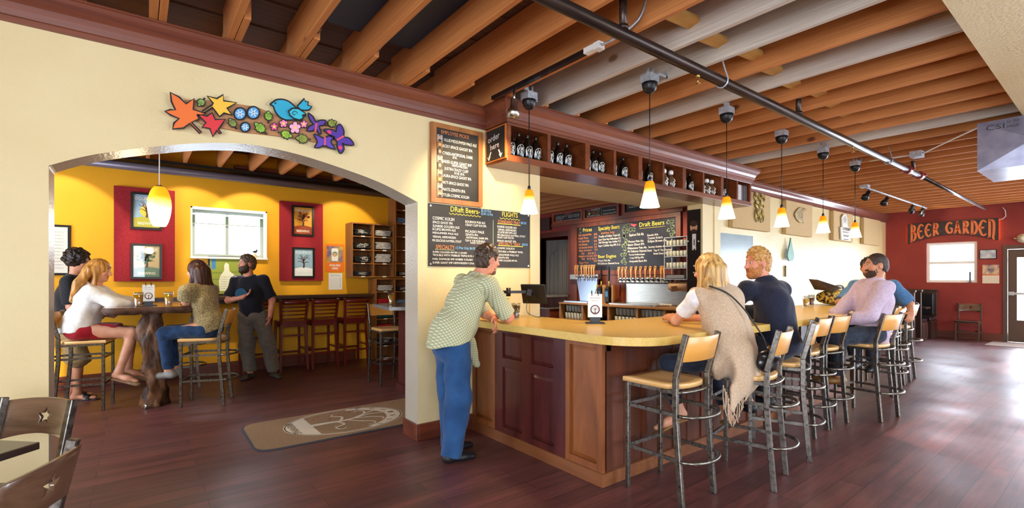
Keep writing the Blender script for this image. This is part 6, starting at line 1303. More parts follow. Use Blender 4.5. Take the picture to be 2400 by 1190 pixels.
for _ in range(16):
    a = r7.uniform(0, 6.28); h = r7.uniform(.1, .19); x, y = .045*math.cos(a)*r7.random(), .045*math.sin(a)*r7.random(); mb.tube([(0, 0, .02), (x*.6, y*.6, h*.6), (x, y, h)], .002, 4)
mb.build('stem', mat('stem_green', '#5f7a2a', .6), pp)
for _ in range(16):
    a = r7.uniform(0, 6.28); q = r7.random()**.5*.05; MB().ball((q*math.cos(a), q*math.sin(a), r7.uniform(.11, .19)), (.012, .012, .009), 7).build('flower', mat('flower_yellow', '#c9b12a', .6) if r7.random() < .6 else mat('leaf_green', '#6a8a2f', .6), pp)
# handbag lying on the bar
hb = T('handbag', 'patterned black and yellow bag with open flap lying on the far bar', 'bag', (8.0, 2.68, 1.062))
BAGM = mat('bag_pattern', '#2a2018', .7, c2='#cfae4a', scale=26, ramp=(.47, .53), rand=False)
mb = MB(); n_ = 16; rows = 9
for i in range(rows+1):
    t_ = i/rows; x = -.38+.76*t_; s_ = .5+.5*math.sin(math.pi*min(max(t_, .06), .94))**.6
    for k_ in range(n_): a = 2*math.pi*k_/n_; mb.v.append((x, .16*s_*math.cos(a)*abs(math.cos(a))**-.3 if abs(math.cos(a)) > .01 else 0, .11+.11*s_*math.sin(a)))
for i in range(rows):
    for k_ in range(n_): mb.f.append((i*n_+k_, i*n_+(k_+1) % n_, (i+1)*n_+(k_+1) % n_, (i+1)*n_+k_)); mb.m.append(0); mb.sm.append(True)
mb.f += [tuple(reversed(range(n_))), tuple(rows*n_+k_ for k_ in range(n_))]; mb.m += [0, 0]; mb.sm += [True, True]
mb.build('body', BAGM, hb)
MB().add([(-.4, -.1, .2), (-.4, .12, .22), (-.05, .1, .26), (-.05, -.12, .24), (-.62, 0, .36), (-.6, .12, .37)], [(0, 3, 2, 1), (0, 1, 5, 4), (3, 0, 4)], 0, True).build('flap', mat('bag_brown', '#4a3a2c', .7, c2='#6a5338', scale=40), hb)
MB().tube(spline([(-.3, .0, .2), (-.1, -.05, .27), (.15, -.05, .26), (.32, 0, .18)], 5), .012, 6).build('strap', mat('bag_brown2', '#3a2a1c', .6), hb)
# ------------------------------------------------------------------ people: one smooth body surface each, clothing and hair as further surfaces
def nv(v): v = np.array(v, float); return v/np.linalg.norm(v)
class Sdf:
    def __init__(s): s.p = []; s.wr = None
    def cap(s, a, b, ra, rb, k=.02, fl=None, fa=1.0, end=False, start=False, op='u'): s.p.append(('c', np.array(a, float), np.array(b, float), ra, rb, k, None if fl is None else nv(fl), fa, end, start, op)); return s
    def ell(s, c, ax, r, k=.02, op='u'): s.p.append(('e', np.array(c, float), np.array(ax, float), np.array(r, float), k, op)); return s
    def cut(s, c, n, k=.004): s.p.append(('h', np.array(c, float), nv(n), k)); return s           # removes the side n points to
    def wrinkle(s, amp, f=26, seed=0, stretch=(1, 1, 1)): s.wr = (amp, f, seed, stretch); return s
    def mesh(s, res):
        lo = np.full(3, 1e9); hi = -lo; bb = []
        for q in s.p:
            if q[0] == 'c': r = max(q[3], q[4])*max(1, q[7]); l = np.minimum(q[1], q[2])-r; h = np.maximum(q[1], q[2])+r; op = q[10]; k = q[5]
            elif q[0] == 'e': r = q[3].max(); l = q[1]-r; h = q[1]+r; op = q[5]; k = q[4]
            else: bb.append(None); continue
            bb.append((l-k-.03, h+k+.03))
            if op == 'u': lo = np.minimum(lo, l); hi = np.maximum(hi, h)
        lo -= 3*res+.01; hi += 3*res+.01; n = np.ceil((hi-lo)/res).astype(int)+1
        D = np.full(n, .08, np.float32); g = [(lo[i]+res*np.arange(n[i])).astype(np.float32) for i in range(3)]
        for q, b in zip(s.p, bb):
            if b is None: sl = [slice(0, m) for m in n]
            else:
                i0 = np.maximum(((b[0]-lo)/res).astype(int), 0); i1 = np.minimum(((b[1]-lo)/res).astype(int)+2, n)
                if (i1 <= i0).any(): continue
                sl = [slice(i0[i], i1[i]) for i in range(3)]
            X = g[0][sl[0]][:, None, None]; Y = g[1][sl[1]][None, :, None]; Z = g[2][sl[2]][None, None, :]
            d0 = D[tuple(sl)]
            if q[0] == 'h':
                d = (X-q[1][0])*q[2][0]+(Y-q[1][1])*q[2][1]+(Z-q[1][2])*q[2][2]; D[tuple(sl)] = np.maximum(d0, d); continue
            if q[0] == 'c':
                _, a, bq, ra, rb, k, fl, fa, end, start, op = q; ab = bq-a; L2 = float(ab@ab)+1e-12
                px, py, pz = X-a[0], Y-a[1], Z-a[2]; tu = (px*ab[0]+py*ab[1]+pz*ab[2])/L2; t = np.clip(tu, 0, 1)
                ex, ey, ez = px-t*ab[0], py-t*ab[1], pz-t*ab[2]; e2 = ex*ex+ey*ey+ez*ez
                if fl is not None: w_ = ex*fl[0]+ey*fl[1]+ez*fl[2]; e2 = e2+w_*w_*(1/fa**2-1)
                d = (np.sqrt(np.maximum(e2, 1e-12))-(ra+t*(rb-ra)))*(min(1, fa) if fl is not None else 1)
                if end: d = np.maximum(d, (tu-1)*L2**.5)
                if start: d = np.maximum(d, -tu*L2**.5)
            else:
                _, c, ax, r, k, op = q; px, py, pz = X-c[0], Y-c[1], Z-c[2]
                u = [(px*ax[i][0]+py*ax[i][1]+pz*ax[i][2])/r[i] for i in range(3)]
                k0 = np.sqrt(u[0]**2+u[1]**2+u[2]**2)+1e-6; k1 = np.sqrt((u[0]/r[0])**2+(u[1]/r[1])**2+(u[2]/r[2])**2)+1e-6; d = k0*(k0-1)/k1
            if op == 'u': h = np.maximum(k-np.abs(d0-d), 0)/k; D[tuple(sl)] = np.minimum(d0, d)-h*h*k*.25
            else: d = -d; h = np.maximum(k-np.abs(d0-d), 0)/k; D[tuple(sl)] = np.maximum(d0, d)+h*h*k*.25
        if s.wr:
            amp, f, sd, st = s.wr; X = g[0][:, None, None]*st[0]; Y = g[1][None, :, None]*st[1]; Z = g[2][None, None, :]*st[2]
            w_ = np.sin(f*(X+.6*Y+.9*Z)+sd+1.6*np.sin(f*.37*(Y-Z)+sd))+np.sin(f*1.31*(.5*X-Y+.7*Z)+2*sd+1.4*np.sin(f*.5*X))+.5*np.sin(f*2.3*(X-.4*Z+.3*Y)+sd)
            D = D+amp*w_*np.clip(1-np.abs(D)/.03, 0, 1)
        D[0] = D[-1] = .05; D[:, 0] = D[:, -1] = .05; D[:, :, 0] = D[:, :, -1] = .05
        return surface_nets(D, lo, res)
def surface_nets(D, lo, res):
    ins = D < 0; c = [ins[i:ins.shape[0]-1+i, j:ins.shape[1]-1+j, k:ins.shape[2]-1+k] for i in (0, 1) for j in (0, 1) for k in (0, 1)]
    s_ = sum(x.astype(np.uint8) for x in c); act = (s_ > 0) & (s_ < 8); I = np.argwhere(act); idx = np.full(act.shape, -1, np.int32); idx[act] = np.arange(len(I))
    acc = np.zeros((len(I), 3)); cnt = np.zeros(len(I)); cor = [(i, j, k) for i in (0, 1) for j in (0, 1) for k in (0, 1)]
    val = np.array([D[I[:, 0]+i, I[:, 1]+j, I[:, 2]+k] for i, j, k in cor])
    for a in range(8):
        for b in range(a+1, 8):
            if sum(abs(x-y) for x, y in zip(cor[a], cor[b])) != 1: continue
            m = (val[a] < 0) != (val[b] < 0); t = np.where(m, val[a]/(val[a]-val[b]+1e-20), 0)
            acc += np.where(m[:, None], np.array(cor[a])+t[:, None]*(np.array(cor[b])-np.array(cor[a])), 0); cnt += m
    V = (I+acc/cnt[:, None])*res+lo; F = []
    for ax in range(3):
        A = [slice(None)]*3; B = [slice(None)]*3; A[ax] = slice(0, -1); B[ax] = slice(1, None); a = ins[tuple(A)]; b = ins[tuple(B)]
        e = np.argwhere(a != b); u, v = (ax+1) % 3, (ax+2) % 3; e = e[(e[:, u] > 0) & (e[:, v] > 0)]
        if not len(e): continue
        def ci(du, dv): q = e.copy(); q[:, u] -= du; q[:, v] -= dv; return idx[q[:, 0], q[:, 1], q[:, 2]]
        f = np.stack([ci(1, 1), ci(0, 1), ci(0, 0), ci(1, 0)], 1); flip = ~a[e[:, 0], e[:, 1], e[:, 2]]; f[flip] = f[flip][:, ::-1]; F.append(f)
    return V, np.concatenate(F)
def sdf_obj(name, S, res, mats, parent, region=None, smooth=1):
    V, F = S.mesh(res)
    for _ in range(smooth):
        acc = np.zeros_like(V); n = np.zeros(len(V))
        for i in range(4):
            for j in ((i+1) % 4, (i+3) % 4): np.add.at(acc, F[:, i], V[F[:, j]]); np.add.at(n, F[:, i], 1)
        V = V*.45+acc/n[:, None]*.55
    me = bpy.data.meshes.new(name); l = np.array(parent.location) if parent else np.zeros(3); v = (V-l).astype(np.float32)
    me.vertices.add(len(v)); me.vertices.foreach_set('co', v.ravel()); me.loops.add(F.size); me.loops.foreach_set('vertex_index', F.ravel().astype(np.int32))
    me.polygons.add(len(F)); me.polygons.foreach_set('loop_start', np.arange(0, F.size, 4, dtype=np.int32)); me.polygons.foreach_set('use_smooth', np.ones(len(F), bool))
    for m in (mats if isinstance(mats, (list, tuple)) else [mats]): me.materials.append(m)
    if region is not None: me.polygons.foreach_set('material_index', region(V[F].mean(1)).astype(np.int32))
    me.update(calc_edges=True); me.validate(); o = bpy.data.objects.new(name, me); COL.objects.link(o); o.parent = parent; return o
def skin_mat(name, c, c2): return mat(name, c, .48, c2=c2, scale=14, sss=.15, spec=.4)
LIP = mat('lips', '#a8564c', .45); EYEW = mat('eye_white', '#b9b0a8', .3); IRIS = mat('iris', '#2a1c14', .15)
class Fig:
    """joints in metres: pel, chest, neck, sL eL wL sR eR wR, hL kL aL hR kR aR, front (torso), head (centre), face, up"""
    def __init__(s, label, base, res=.007, **j):
        s.__dict__.update({k: (np.array(v, float) if isinstance(v, (tuple, list)) else v) for k, v in j.items()})
        s.t = T('person', label, 'person', base); s.res = res; s.hs = j.get('hs', 1.0); s.b = j.get('b', 1.0)
        s.rt = nv(np.array(s.sR)-np.array(s.sL)); up = nv(s.neck-s.pel); s.fr = nv(s.front-up*(s.front@up)); s.tax = [nv(np.cross(s.fr, up)), s.fr, up]
        f = nv(s.face); u = nv(s.up-f*(s.up@f)); s.hax = [nv(np.cross(f, u)), f, u]
    def H(s, x, y, z): return s.head+s.hs*(s.hax[0]*x+s.hax[1]*y+s.hax[2]*z)
    def torso(s, S, e=0, belly=0, k=.05, bust=0):
        ax = s.tax; b = s.b; up = ax[2]; P = s.pel
        S.ell(P, ax, (.165*b+e, .12*b+e, .125+e), k); m = P*.5+s.chest*.5
        S.ell(m+ax[1]*belly*.4, ax, (.145*b+e, .108*b+e+belly, .19+e), k); S.ell(s.chest, ax, (.165*b+e, .118*b+e, .19+e), k)
        if bust:
            for sg in (-1, 1): S.ell(s.chest+ax[0]*.07*sg+ax[1]*.09+up*.0, ax, (.06+e, .055+e, .06+e), k)
        for sh in (s.sL, s.sR): S.cap(s.chest+up*.11, sh, .065+e, .058+e, k)
        S.cap(s.neck-up*.05, s.neck-up*.02, .075+e, .06+e, k); return S
    def arm(s, S, side, e=0, b=1.0, upto=2.0, loose=0, end=True, k=.03):
        sh, el, wr = (getattr(s, q+side) for q in ('s', 'e', 'w'))
        if upto <= 1: S.cap(sh, sh+(el-sh)*upto, .054*b+e, .046*b+e+loose, k, end=end)
        else:
            S.cap(sh, el, .054*b+e, .043*b+e+loose, k); f = upto-1; S.cap(el, el+(wr-el)*f, .043*b+e+loose, (.043-.013*f)*b+e+loose*.5, k, end=end)
        return S
    def hand(s, S, side, d, n, curl=.5, sc=1.0, spread=0):
        w = getattr(s, 'w'+side); d = nv(d); n = np.array(n, float); n = nv(n-d*(n@d)); t = np.cross(d, n)*(1 if side == 'R' else -1)*s.tsgn
        S.cap(w-d*.01, w+d*.02*sc, .027*sc, .03*sc, .02, n, .65); S.cap(w+d*.02*sc, w+d*.075*sc, .036*sc, .04*sc, .015, n, .34)
        for i, (o, l) in enumerate(((.03, .072), (.01, .082), (-.011, .076), (-.031, .058))):
            p = w+d*(.088-.004*abs(i-1))*sc+t*o*sc; a = .25; r = .0098
            for q, f in enumerate((.45, .3, .25)):
                dd = d*math.cos(a)+n*math.sin(a)+t*spread*(1.5-i)*.12; p2 = p+nv(dd)*l*f*sc; S.cap(p, p2, r*sc, (r-.0012)*sc, .006); p = p2; r -= .001; a += curl
        p = w+d*.025*sc+t*.028*sc; dd = nv(d*.65+t*.75+n*.25); p2 = p+dd*.042*sc; S.cap(p, p2, .0145*sc, .011*sc, .01); S.cap(p2, p2+nv(d*.9+t*.25+n*.35)*.032*sc, .011*sc, .0085*sc, .006)
    tsgn = 1
    def leg(s, S, side, e=0, upto=2.0, k=.03, end=False, loose=0, b=1.0):
        h, kn, an = (getattr(s, q+side) for q in ('h', 'k', 'a'))
        if upto <= 1: S.cap(h, h+(kn-h)*upto, .088*b+e, (.088-.03*upto)*b+e+loose, k, end=end)
        else:
            S.cap(h, kn, .088*b+e, .058*b+e+loose, k); f = upto-1; S.cap(kn, kn+(an-kn)*f, .056*b+e+loose, (.056-.018*f)*b+e+loose, k, end=end)
        return S
    def foot(s, S, side, d, e=0, l=.17):
        a = getattr(s, 'a'+side); d = nv(d); dn = np.array([0, 0, -1.]); S.cap(a, a+dn*.05-d*.03, .036+e, .036+e, .03); S.cap(a+dn*.055-d*.03, a+dn*.058+d*l*.55, .035+e, .04+e, .02, dn, .8); S.cap(a+dn*.058+d*l*.5, a+dn*.066+d*l, .04+e, .03+e, .02, dn, .65); return S
    def headmesh(s, S, fem=False):
        H, ax, q = s.H, s.hax, s.hs; R3 = lambda *r: tuple(x*q for x in r)
        S.cap(s.neck-s.tax[2]*.02, H(0, -.02, -.06), .057 if not fem else .048, .056 if not fem else .046, .03)
        S.ell(H(0, -.012, .025), ax, R3(.076, .096, .098), .03); S.ell(H(0, .022, -.025), ax, R3(.062, .073, .095), .03); S.ell(H(0, .038, -.075), ax, R3(.046, .046, .04), .03)
        S.ell(H(0, .074, -.098), ax, R3(.02, .018, .018), .02)
        for g in (-1, 1):
            S.ell(H(.04*g, .058, -.025), ax, R3(.026, .026, .026), .02); S.cap(H(.012*g, .083, .033), H(.048*g, .07, .03), .012*q, .01*q, .012)
            S.ell(H(.03*g, .101, .010), ax, R3(.017, .017, .013), .012, 's'); S.ell(H(.077*g, -.008, -.006), [nv(ax[0]*1+ax[1]*-.45*g), nv(ax[1]+ax[0]*.45*g), ax[2]], R3(.011, .024, .034), .008)
            S.ell(H(.084*g, -.004, -.0), ax, R3(.007, .012, .018), .006, 's'); S.ell(H(.0125*g, .103, -.030), ax, R3(.0095, .011, .009), .006)
        S.cap(H(0, .088, .022), H(0, .116, -.026), .0085*q, .0135*q, .012)
        S.cap(H(-.021, .082, -.057), H(.021, .082, -.057), .0085*q, .0085*q, .006, ); S.cap(H(-.016, .083, -.068), H(.016, .083, -.068), .009*q, .009*q, .006)
        S.cap(H(-.024, .095, -.0625), H(.024, .095, -.0625), .0022*q, .0022*q, .004, op='s')
    def eyes(s, par):
        for g in (-1, 1):
            m = MB(); m.ball(s.H(.031*g, .0795, .0105)-np.array(s.t.location),   .0112*s.hs, 12, 0); c = s.H(.031*g, .0872, .0105)-np.array(s.t.location); m.ball(c, .0062*s.hs, 8, 1); m.build('eye', [EYEW, IRIS], par)
    def body(s, skin, fem=False, hands=(), feet=(), bust=0, res=None):
        S = Sdf(); s.torso(S, 0, bust=bust, k=.04)
        for sd in 'LR': s.arm(S, sd, 0, .86 if fem else 1.0, end=False); s.leg(S, sd)
        for hd in hands: s.hand(S, *hd)
        for sd, d in feet: s.foot(S, sd, d)
        s.headmesh(S, fem); hx = s.hax
        def reg(c):
            p = (c-s.head)/s.hs; x, y, z = p@hx[0], p@hx[1], p@hx[2]; return ((np.abs(x) < .024-.35*np.abs(z+.0625)) & (z > -.073) & (z < -.051) & (y > .082)).astype(int)
        o = sdf_obj('body', S, res or s.res*.8, [skin, LIP], s.t, reg); s.eyes(s.t); return o
    def brows(s, m):
        S = Sdf()
        for g in (-1, 1): S.cap(s.H(.014*g, .092, .036), s.H(.046*g, .078, .034), .0055*s.hs, .004*s.hs, .004, s.hax[2], .8)
        sdf_obj('eyebrow', S, .003, m, s.t, smooth=0)
    def short_hair(s, m, hairline=.06, nape=-.07, e=.012, thin=0, amp=.002, top=0, part=0, tuft=.008):
        S = Sdf(); H = s.H; q = s.hs; ax = s.hax
        S.ell(H(0, -.012, .025+top*.5), ax, ((.076+e)*q, (.096+e)*q, (.098+e+top*.5)*q), .02); S.ell(H(0, -.045, -.02), ax, ((.064+e)*q, (.06+e)*q, (.075+e)*q), .02)
        n = np.cross(ax[0], nv(H(0, .093, hairline)-H(0, -.02, -.005))); n = n*(-1 if n@ax[2] > 0 else 1)
        S.ell(H(0, .105, -.02), ax, (.075*q, .085*q, (.02+hairline)*q), .012, 's'); S.cut(H(0, -.02, nape), -nv(ax[2]+ax[1]*-.25)); 
        for g in (-1, 1): S.ell(H(.08*g, .0, -.018), ax, (.03*q, .034*q, .04*q), .008, 's')
        if part: S.ell(H(.02, .09, .075), [nv(ax[0]+ax[2]*.1), ax[1], ax[2]], (.055*q, .03*q, .02*q), .02)
        if tuft:
            r_ = random.Random(9)
            for _ in range(150):
                a, b = r_.uniform(0, 6.28), r_.uniform(-.3, 1.5); v = (math.cos(b)*math.cos(a), math.cos(b)*math.sin(a), math.sin(b)); c = (v[0]*(.072+e), -.012+v[1]*(.092+e), .025+top*.5+v[2]*(.094+e+top*.5))
                if c[1] > .062 and c[2] < hairline+.01 or c[2] < nape+.05 or (abs(c[0]) > .06 and c[1] > -.03 and c[2] < .03): continue
                S.cap(H(*c), H(c[0]+.004*v[0], c[1]+.02, c[2]+.004*v[2]+tuft*.5), (.011+tuft*.3)*q, .004*q, .006)
        S.wrinkle(amp, 130, 1, (1, 1, .6)); return sdf_obj('hair', S, .004, m, s.t)
    def beard(s, m, e=.009, full=True):
        S = Sdf(); H = s.H; q = s.hs; ax = s.hax
        S.ell(H(0, .022, -.025), ax, ((.062+e)*q, (.073+e)*q, (.095+e)*q), .02); S.ell(H(0, .038, -.078), ax, ((.047+e)*q, (.047+e)*q, (.042+e)*q), .02); S.ell(H(0, .076, -.102), ax, ((.02+e)*q, (.018+e)*q, (.02+e)*q), .02)
        S.cut(H(0, .09, -.036), ax[2]*1.0+ax[1]*.62); S.cut(H(0, -.004, 0), -ax[1]); S.ell(H(0, .1, -.0625), ax, (.02*q, .025*q, .0075*q), .004, 's'); S.cut(H(0, .0, -.125-e), -ax[2])
        S.wrinkle(.0012, 170, 3); return sdf_obj('beard', S, .004, m, s.t)
    def long_hair(s, m, length=.3, back=.03, width=.085, e=.016, front=.02, drift=(0, 0, 0), taper=.75):
        S = Sdf(); H = s.H; q = s.hs; ax = s.hax; dn = np.array([0, 0, -1.]); dr = np.array(drift, float)
        S.ell(H(0, -.012, .025), ax, ((.076+e)*q, (.096+e)*q, (.098+e)*q), .02)
        S.ell(H(0, .11, -.035), ax, (.066*q, .08*q, .085*q), .012, 's')
        for i, x in enumerate((-.075, -.05, -.02, .01, .04, .075)):
            y = -.03-.06*(1-(x/.085)**2)**.5; a = H(x, y, .0); L = length*(1-.22*abs(x)/.075+.06*math.sin(i*2.1)); b = a+dn*L*.55-ax[1]*back+dr*.5+ax[0]*x*.25; c = b+dn*L*.45+dr*.5-ax[0]*x*.15
            S.cap(a, b, .044*q, .04*q, .035); S.cap(b, c, .04*q, .022*q, .035)
        for g in (-1, 1):
            a = H(.076*g, .0, .02); b = a+dn*length*.6+ax[1]*front+dr*.5; S.cap(a, b, .024*q, .026*q, .02); S.cap(b, b+dn*length*.2+dr*.2, .026*q, .014*q, .02)
        S.wrinkle(.0015, 120, 2, (1.2, 1.2, .12)); return sdf_obj('hair', S, .005, m, s.t)
    def garment(s, name, S, m, res=None, wr=(.0022, 30), seed=0):
        if wr: S.wrinkle(wr[0], wr[1], seed)
        return sdf_obj(name, S, res or s.res, m, s.t)
def cloth(name, c, c2=None, scale=60, rough=.85, bump=.15): return mat(name, c, rough, c2=c2, scale=scale, bump=bump, sheen=.15, spec=.25, rand=False)
def plaid(name, c, lines, freq=(150, 150), rot=(0, 0, 0)):
    m, nt, b = _base(name); L = nt.links; tc = nt.nodes.new('ShaderNodeTexCoord'); mp = nt.nodes.new('ShaderNodeMapping'); mp.inputs['Rotation'].default_value = rot; L.new(tc.outputs['Object'], mp.inputs[0]); out = None
    for ax_, cc, f in (('Z', lines[0], freq[0]), ('X', lines[1], freq[1])):
        wv = nt.nodes.new('ShaderNodeTexWave'); wv.bands_direction = ax_; wv.inputs['Scale'].default_value = f/20; L.new(mp.outputs[0], wv.inputs[0])
        cr = nt.nodes.new('ShaderNodeValToRGB'); cr.color_ramp.elements[0].position = .72; cr.color_ramp.elements[0].color = (0, 0, 0, 1); cr.color_ramp.elements[1].position = .9; cr.color_ramp.elements[1].color = (1, 1, 1, 1); L.new(wv.outputs['Fac'], cr.inputs[0])
        mx = nt.nodes.new('ShaderNodeMix'); mx.data_type = 'RGBA'; L.new(cr.outputs[0], mx.inputs[0]); mx.inputs[7].default_value = lin(cc)
        if out is None: mx.inputs[6].default_value = lin(c)
        else: L.new(out, mx.inputs[6])
        out = mx.outputs[2]
    L.new(out, b.inputs['Base Color']); b.inputs['Roughness'].default_value = .85; b.inputs['Specular IOR Level'].default_value = .25; return m
def shoes(g, m, dirs, sole=None, e=.008):
    for sd, d in dirs:
        S = Sdf(); g.foot(S, sd, d, e); a = getattr(g, 'a'+sd); S.cut(a+np.array([0, 0, .0]), (0, 0, 1)); o = sdf_obj('shoe', S, .006, m, g.t)
SK1 = skin_mat('skin_light', '#d39b7c', '#c98a6c'); SK2 = skin_mat('skin_ruddy', '#d6957a', '#c67f66'); SK3 = skin_mat('skin_tan', '#c98f6f', '#b97c5d')
HB = mat('hair_brown', '#2a1d15', .5, c2='#47301f', scale=60, stretch=(1, 1, .15), bump=.3); HDK = mat('hair_dark', '#17110e', .5, c2='#2b1d16', scale=60, bump=.4)
HBL = mat('hair_blond', '#7a5426', .45, c2='#d8ae6a', scale=40, stretch=(1, 1, .06), bump=.3, ramp=(.35, .65)); HGI = mat('hair_ginger', '#9a6a34', .5, c2='#c99a58', scale=60, bump=.3); HLB = mat('hair_golden', '#8a5a22', .45, c2='#c98f45', scale=40, stretch=(1, 1, .08), bump=.3)
DENIM = cloth('denim', '#2c5585', '#1c3d68', 5); DENIMD = cloth('denim_dark', '#1d2230', '#272d3c', 40)
BELT = mat('leather_belt', '#3a2014', .5)

# --- man leaning on the bar
g = Fig('man in pale green checked shirt and blue jeans leaning on the bar', (2.03, 3.42, 0), .0065, pel=(2.03, 3.42, .93), chest=(2.17, 3.43, 1.24), neck=(2.285, 3.42, 1.455), front=(.85, 0, -.3),
    sL=(2.27, 3.61, 1.40), eL=(2.50, 3.63, 1.125), wL=(2.45, 3.41, 1.085), sR=(2.27, 3.24, 1.385), eR=(2.48, 3.24, 1.115), wR=(2.56, 3.47, 1.105),
    hL=(2.03, 3.51, .90), kL=(2.09, 3.52, .49), aL=(2.09, 3.52, .085), hR=(2.03, 3.33, .90), kR=(2.03, 3.31, .49), aR=(1.97, 3.31, .085), head=(2.375, 3.40, 1.60), face=(.97, -.02, -.12), up=(.1, 0, 1))
g.body(SK2, hands=[('L', (-.22, -.75, -.6), (-.7, .3, -.5), .5), ('R', (.2, .95, -.02), (0, 0, -1), .4)], feet=[('L', (1, -.05, 0)), ('R', (1, -.2, 0))])
g.short_hair(HB, hairline=.085, nape=-.075, e=.01); g.brows(HB); g.beard(mat('stubble', '#6d4a3a', .8), e=.0015)
S = g.torso(Sdf(), .026, belly=.02, k=.05)
up = g.tax[2]; S.cap(g.pel+np.array((0, 0, .1)), g.pel+np.array((-.02, 0, -.02)), .165, .185, .05, g.tax[0], 1.08)
for sd in 'LR': g.arm(S, sd, .016, 1.05, .93, .012)
S.cut(g.pel+np.array((0, 0, -.0)), (.2, 0, -1)); S.cut(g.neck+up*.015+g.fr*.0, up+g.fr*.15); o = g.garment('shirt', S, plaid('check_shirt', '#b3ae84', ('#d8d5ba', '#8c9a82'), (330, 330), (0, R(25), 0)), wr=(.0035, 24))
S = Sdf(); S.cap(g.neck-up*.035+g.fr*.01, g.neck+up*.03+g.fr*.0, .072, .066, .01, end=True, start=True); g.garment('collar', S, plaid('check_collar', '#b3ae84', ('#d8d5ba', '#8c9a82'), (330, 330)), .006, None)
S = Sdf(); S.cap(g.pel+np.array((.12, -.05, .08)), g.pel+np.array((.2, -.06, -.2)), .05, .035, .03, (.3, 1, 0), .6); g.garment('shirt_tail', S, plaid('check_tail', '#b3ae84', ('#d8d5ba', '#8c9a82'), (330, 330)), wr=(.003, 40))
S = Sdf(); S.ell(g.pel+np.array((0, 0, -.02)), [(1, 0, 0), (0, 1, 0), (0, 0, 1)], (.145, .185, .15), .05)
for sd in 'LR': g.leg(S, sd, .014, 2.1, .04, True, .034)
S.cut(g.pel+np.array((0, 0, .05)), (.15, 0, 1)); g.garment('jeans', S, DENIM, wr=(.005, 20), seed=2)
S = Sdf(); S.ell(g.pel+np.array((0, 0, .03)), [(1, 0, 0), (0, 1, 0), (0, 0, 1)], (.146, .178, .15), .05); S.cut(g.pel+np.array((0, 0, .052)), (.15, 0, 1)); S.cut(g.pel+np.array((0, 0, .02)), (-.15, 0, -1)); g.garment('belt', S, BELT, .006, None)
shoes(g, mat('shoe_black', '#15161a', .5), [('L', (1, -.05, 0)), ('R', (1, -.2, 0))])
SG = Sdf()
for g_ in (-1, 1): SG.cap(g.H(.06*g_, .04, .085), g.H(.02*g_, .075, .1), .004, .004, .003); SG.cap(g.H(.06*g_, .04, .085), g.H(.08*g_, -.06, .03), .003, .003, .003)
sdf_obj('glasses', SG, .003, mat('pale_frame', '#b9b39a', .4), g.t, smooth=0)

# --- woman in the poncho
g = Fig('blond woman in beige fringed poncho seated at the bar, seen from behind', (3.5, 1.8, 0), .0065, pel=(3.40, 1.80, .875), chest=(3.44, 1.90, 1.17), neck=(3.455, 1.96, 1.365), front=(-.15, 1, 0), b=.92, hs=.96,
    sL=(3.275, 1.99, 1.30), eL=(3.38, 2.235, 1.11), wL=(3.60, 2.45, 1.11), sR=(3.61, 1.93, 1.30), eR=(3.74, 2.12, 1.12), wR=(3.68, 2.36, 1.1),
    hL=(3.31, 1.84, .86), kL=(3.18, 2.17, .80), aL=(3.20, 2.10, .47), hR=(3.49, 1.80, .86), kR=(3.74, 2.17, .79), aR=(3.74, 2.02, .385), head=(3.445, 2.00, 1.50), face=(.05, .98, -.1), up=(0, .05, 1))
g.body(SK1, True, hands=[('L', (.6, .75, .05), (.35, -.3, -.85), .75, .92), ('R', (-.2, .95, 0), (0, 0, -1), .5, .92)], feet=[('L', (-.5, .65, -.5)), ('R', (.75, .25, -.2))])
g.long_hair(HBL, .27, .01, e=.018); g.brows(HB)
S = g.torso(Sdf(), .012, k=.05); [g.arm(S, sd, .012, .9, .62, .008) for sd in 'LR']; S.cut(g.neck-g.tax[2]*.01, g.tax[2]); g.garment('t_shirt', S, cloth('white_tee', '#e9e9ee', '#d8d8e0', 30))
PON = cloth('poncho_knit', '#c2a98f', '#b0967c', 90)
S = g.torso(Sdf(), .026, k=.06); S.ell(g.sR-np.array((.03, 0, .03)), g.tax, (.1, .1, .1), .05); S.cap(g.chest+np.array((.08, -.03, .05)), (3.47, 1.71, .93), .11, .11, .06, (0, 1, 0), .55); S.cap(g.chest+np.array((0, -.05, 0)), (3.39, 1.69, .76), .14, .15, .06, (0, 1, 0), .45)
S.cap(g.chest+np.array((-.06, -.02, 0)), (3.27, 1.81, .84), .13, .11, .06, (0, 1, 0), .5); S.cap((3.34, 1.68, .8), (3.16, 1.66, .58), .12, .035, .05, (0, 1, 0), .4)
S.ell(g.sL+np.array((-.09, .06, -.05)), g.tax, (.1, .12, .17), .03, 's'); S.cut(g.neck+g.tax[2]*.04, g.tax[2]+g.fr*.2)
g.garment('poncho', S, PON, wr=(.006, 20), seed=1)
mb = MB(); rr = random.Random(2); l = g.t.location
for i in range(34):
    u = i/33; x = 3.08+.42*u; y = 1.68-.03*math.sin(u*3.1); z = .80-.22*math.exp(-((x-3.17)/.1)**2)-.05*math.exp(-((x-3.35)/.1)**2)
    p = [(x-l.x, y-l.y, z+.03)]
    for j in range(1, 4): p.append((x-l.x+rr.uniform(-.012, .012), y-l.y+rr.uniform(-.01, .01), z-.045*j))
    mb.tube(spline(p, 3), .0035, 5)
mb.build('fringe', PON, g.t)
S = Sdf(); S.ell(g.pel+np.array((0, .02, -.02)), g.tax, (.17, .135, .12), .05); [g.leg(S, sd, .008, 1.9, .03, True, .004, .95) for sd in 'LR']; S.cut(g.pel+np.array((0, 0, .08)), (0, 0, 1)); g.garment('trousers', S, DENIMD)
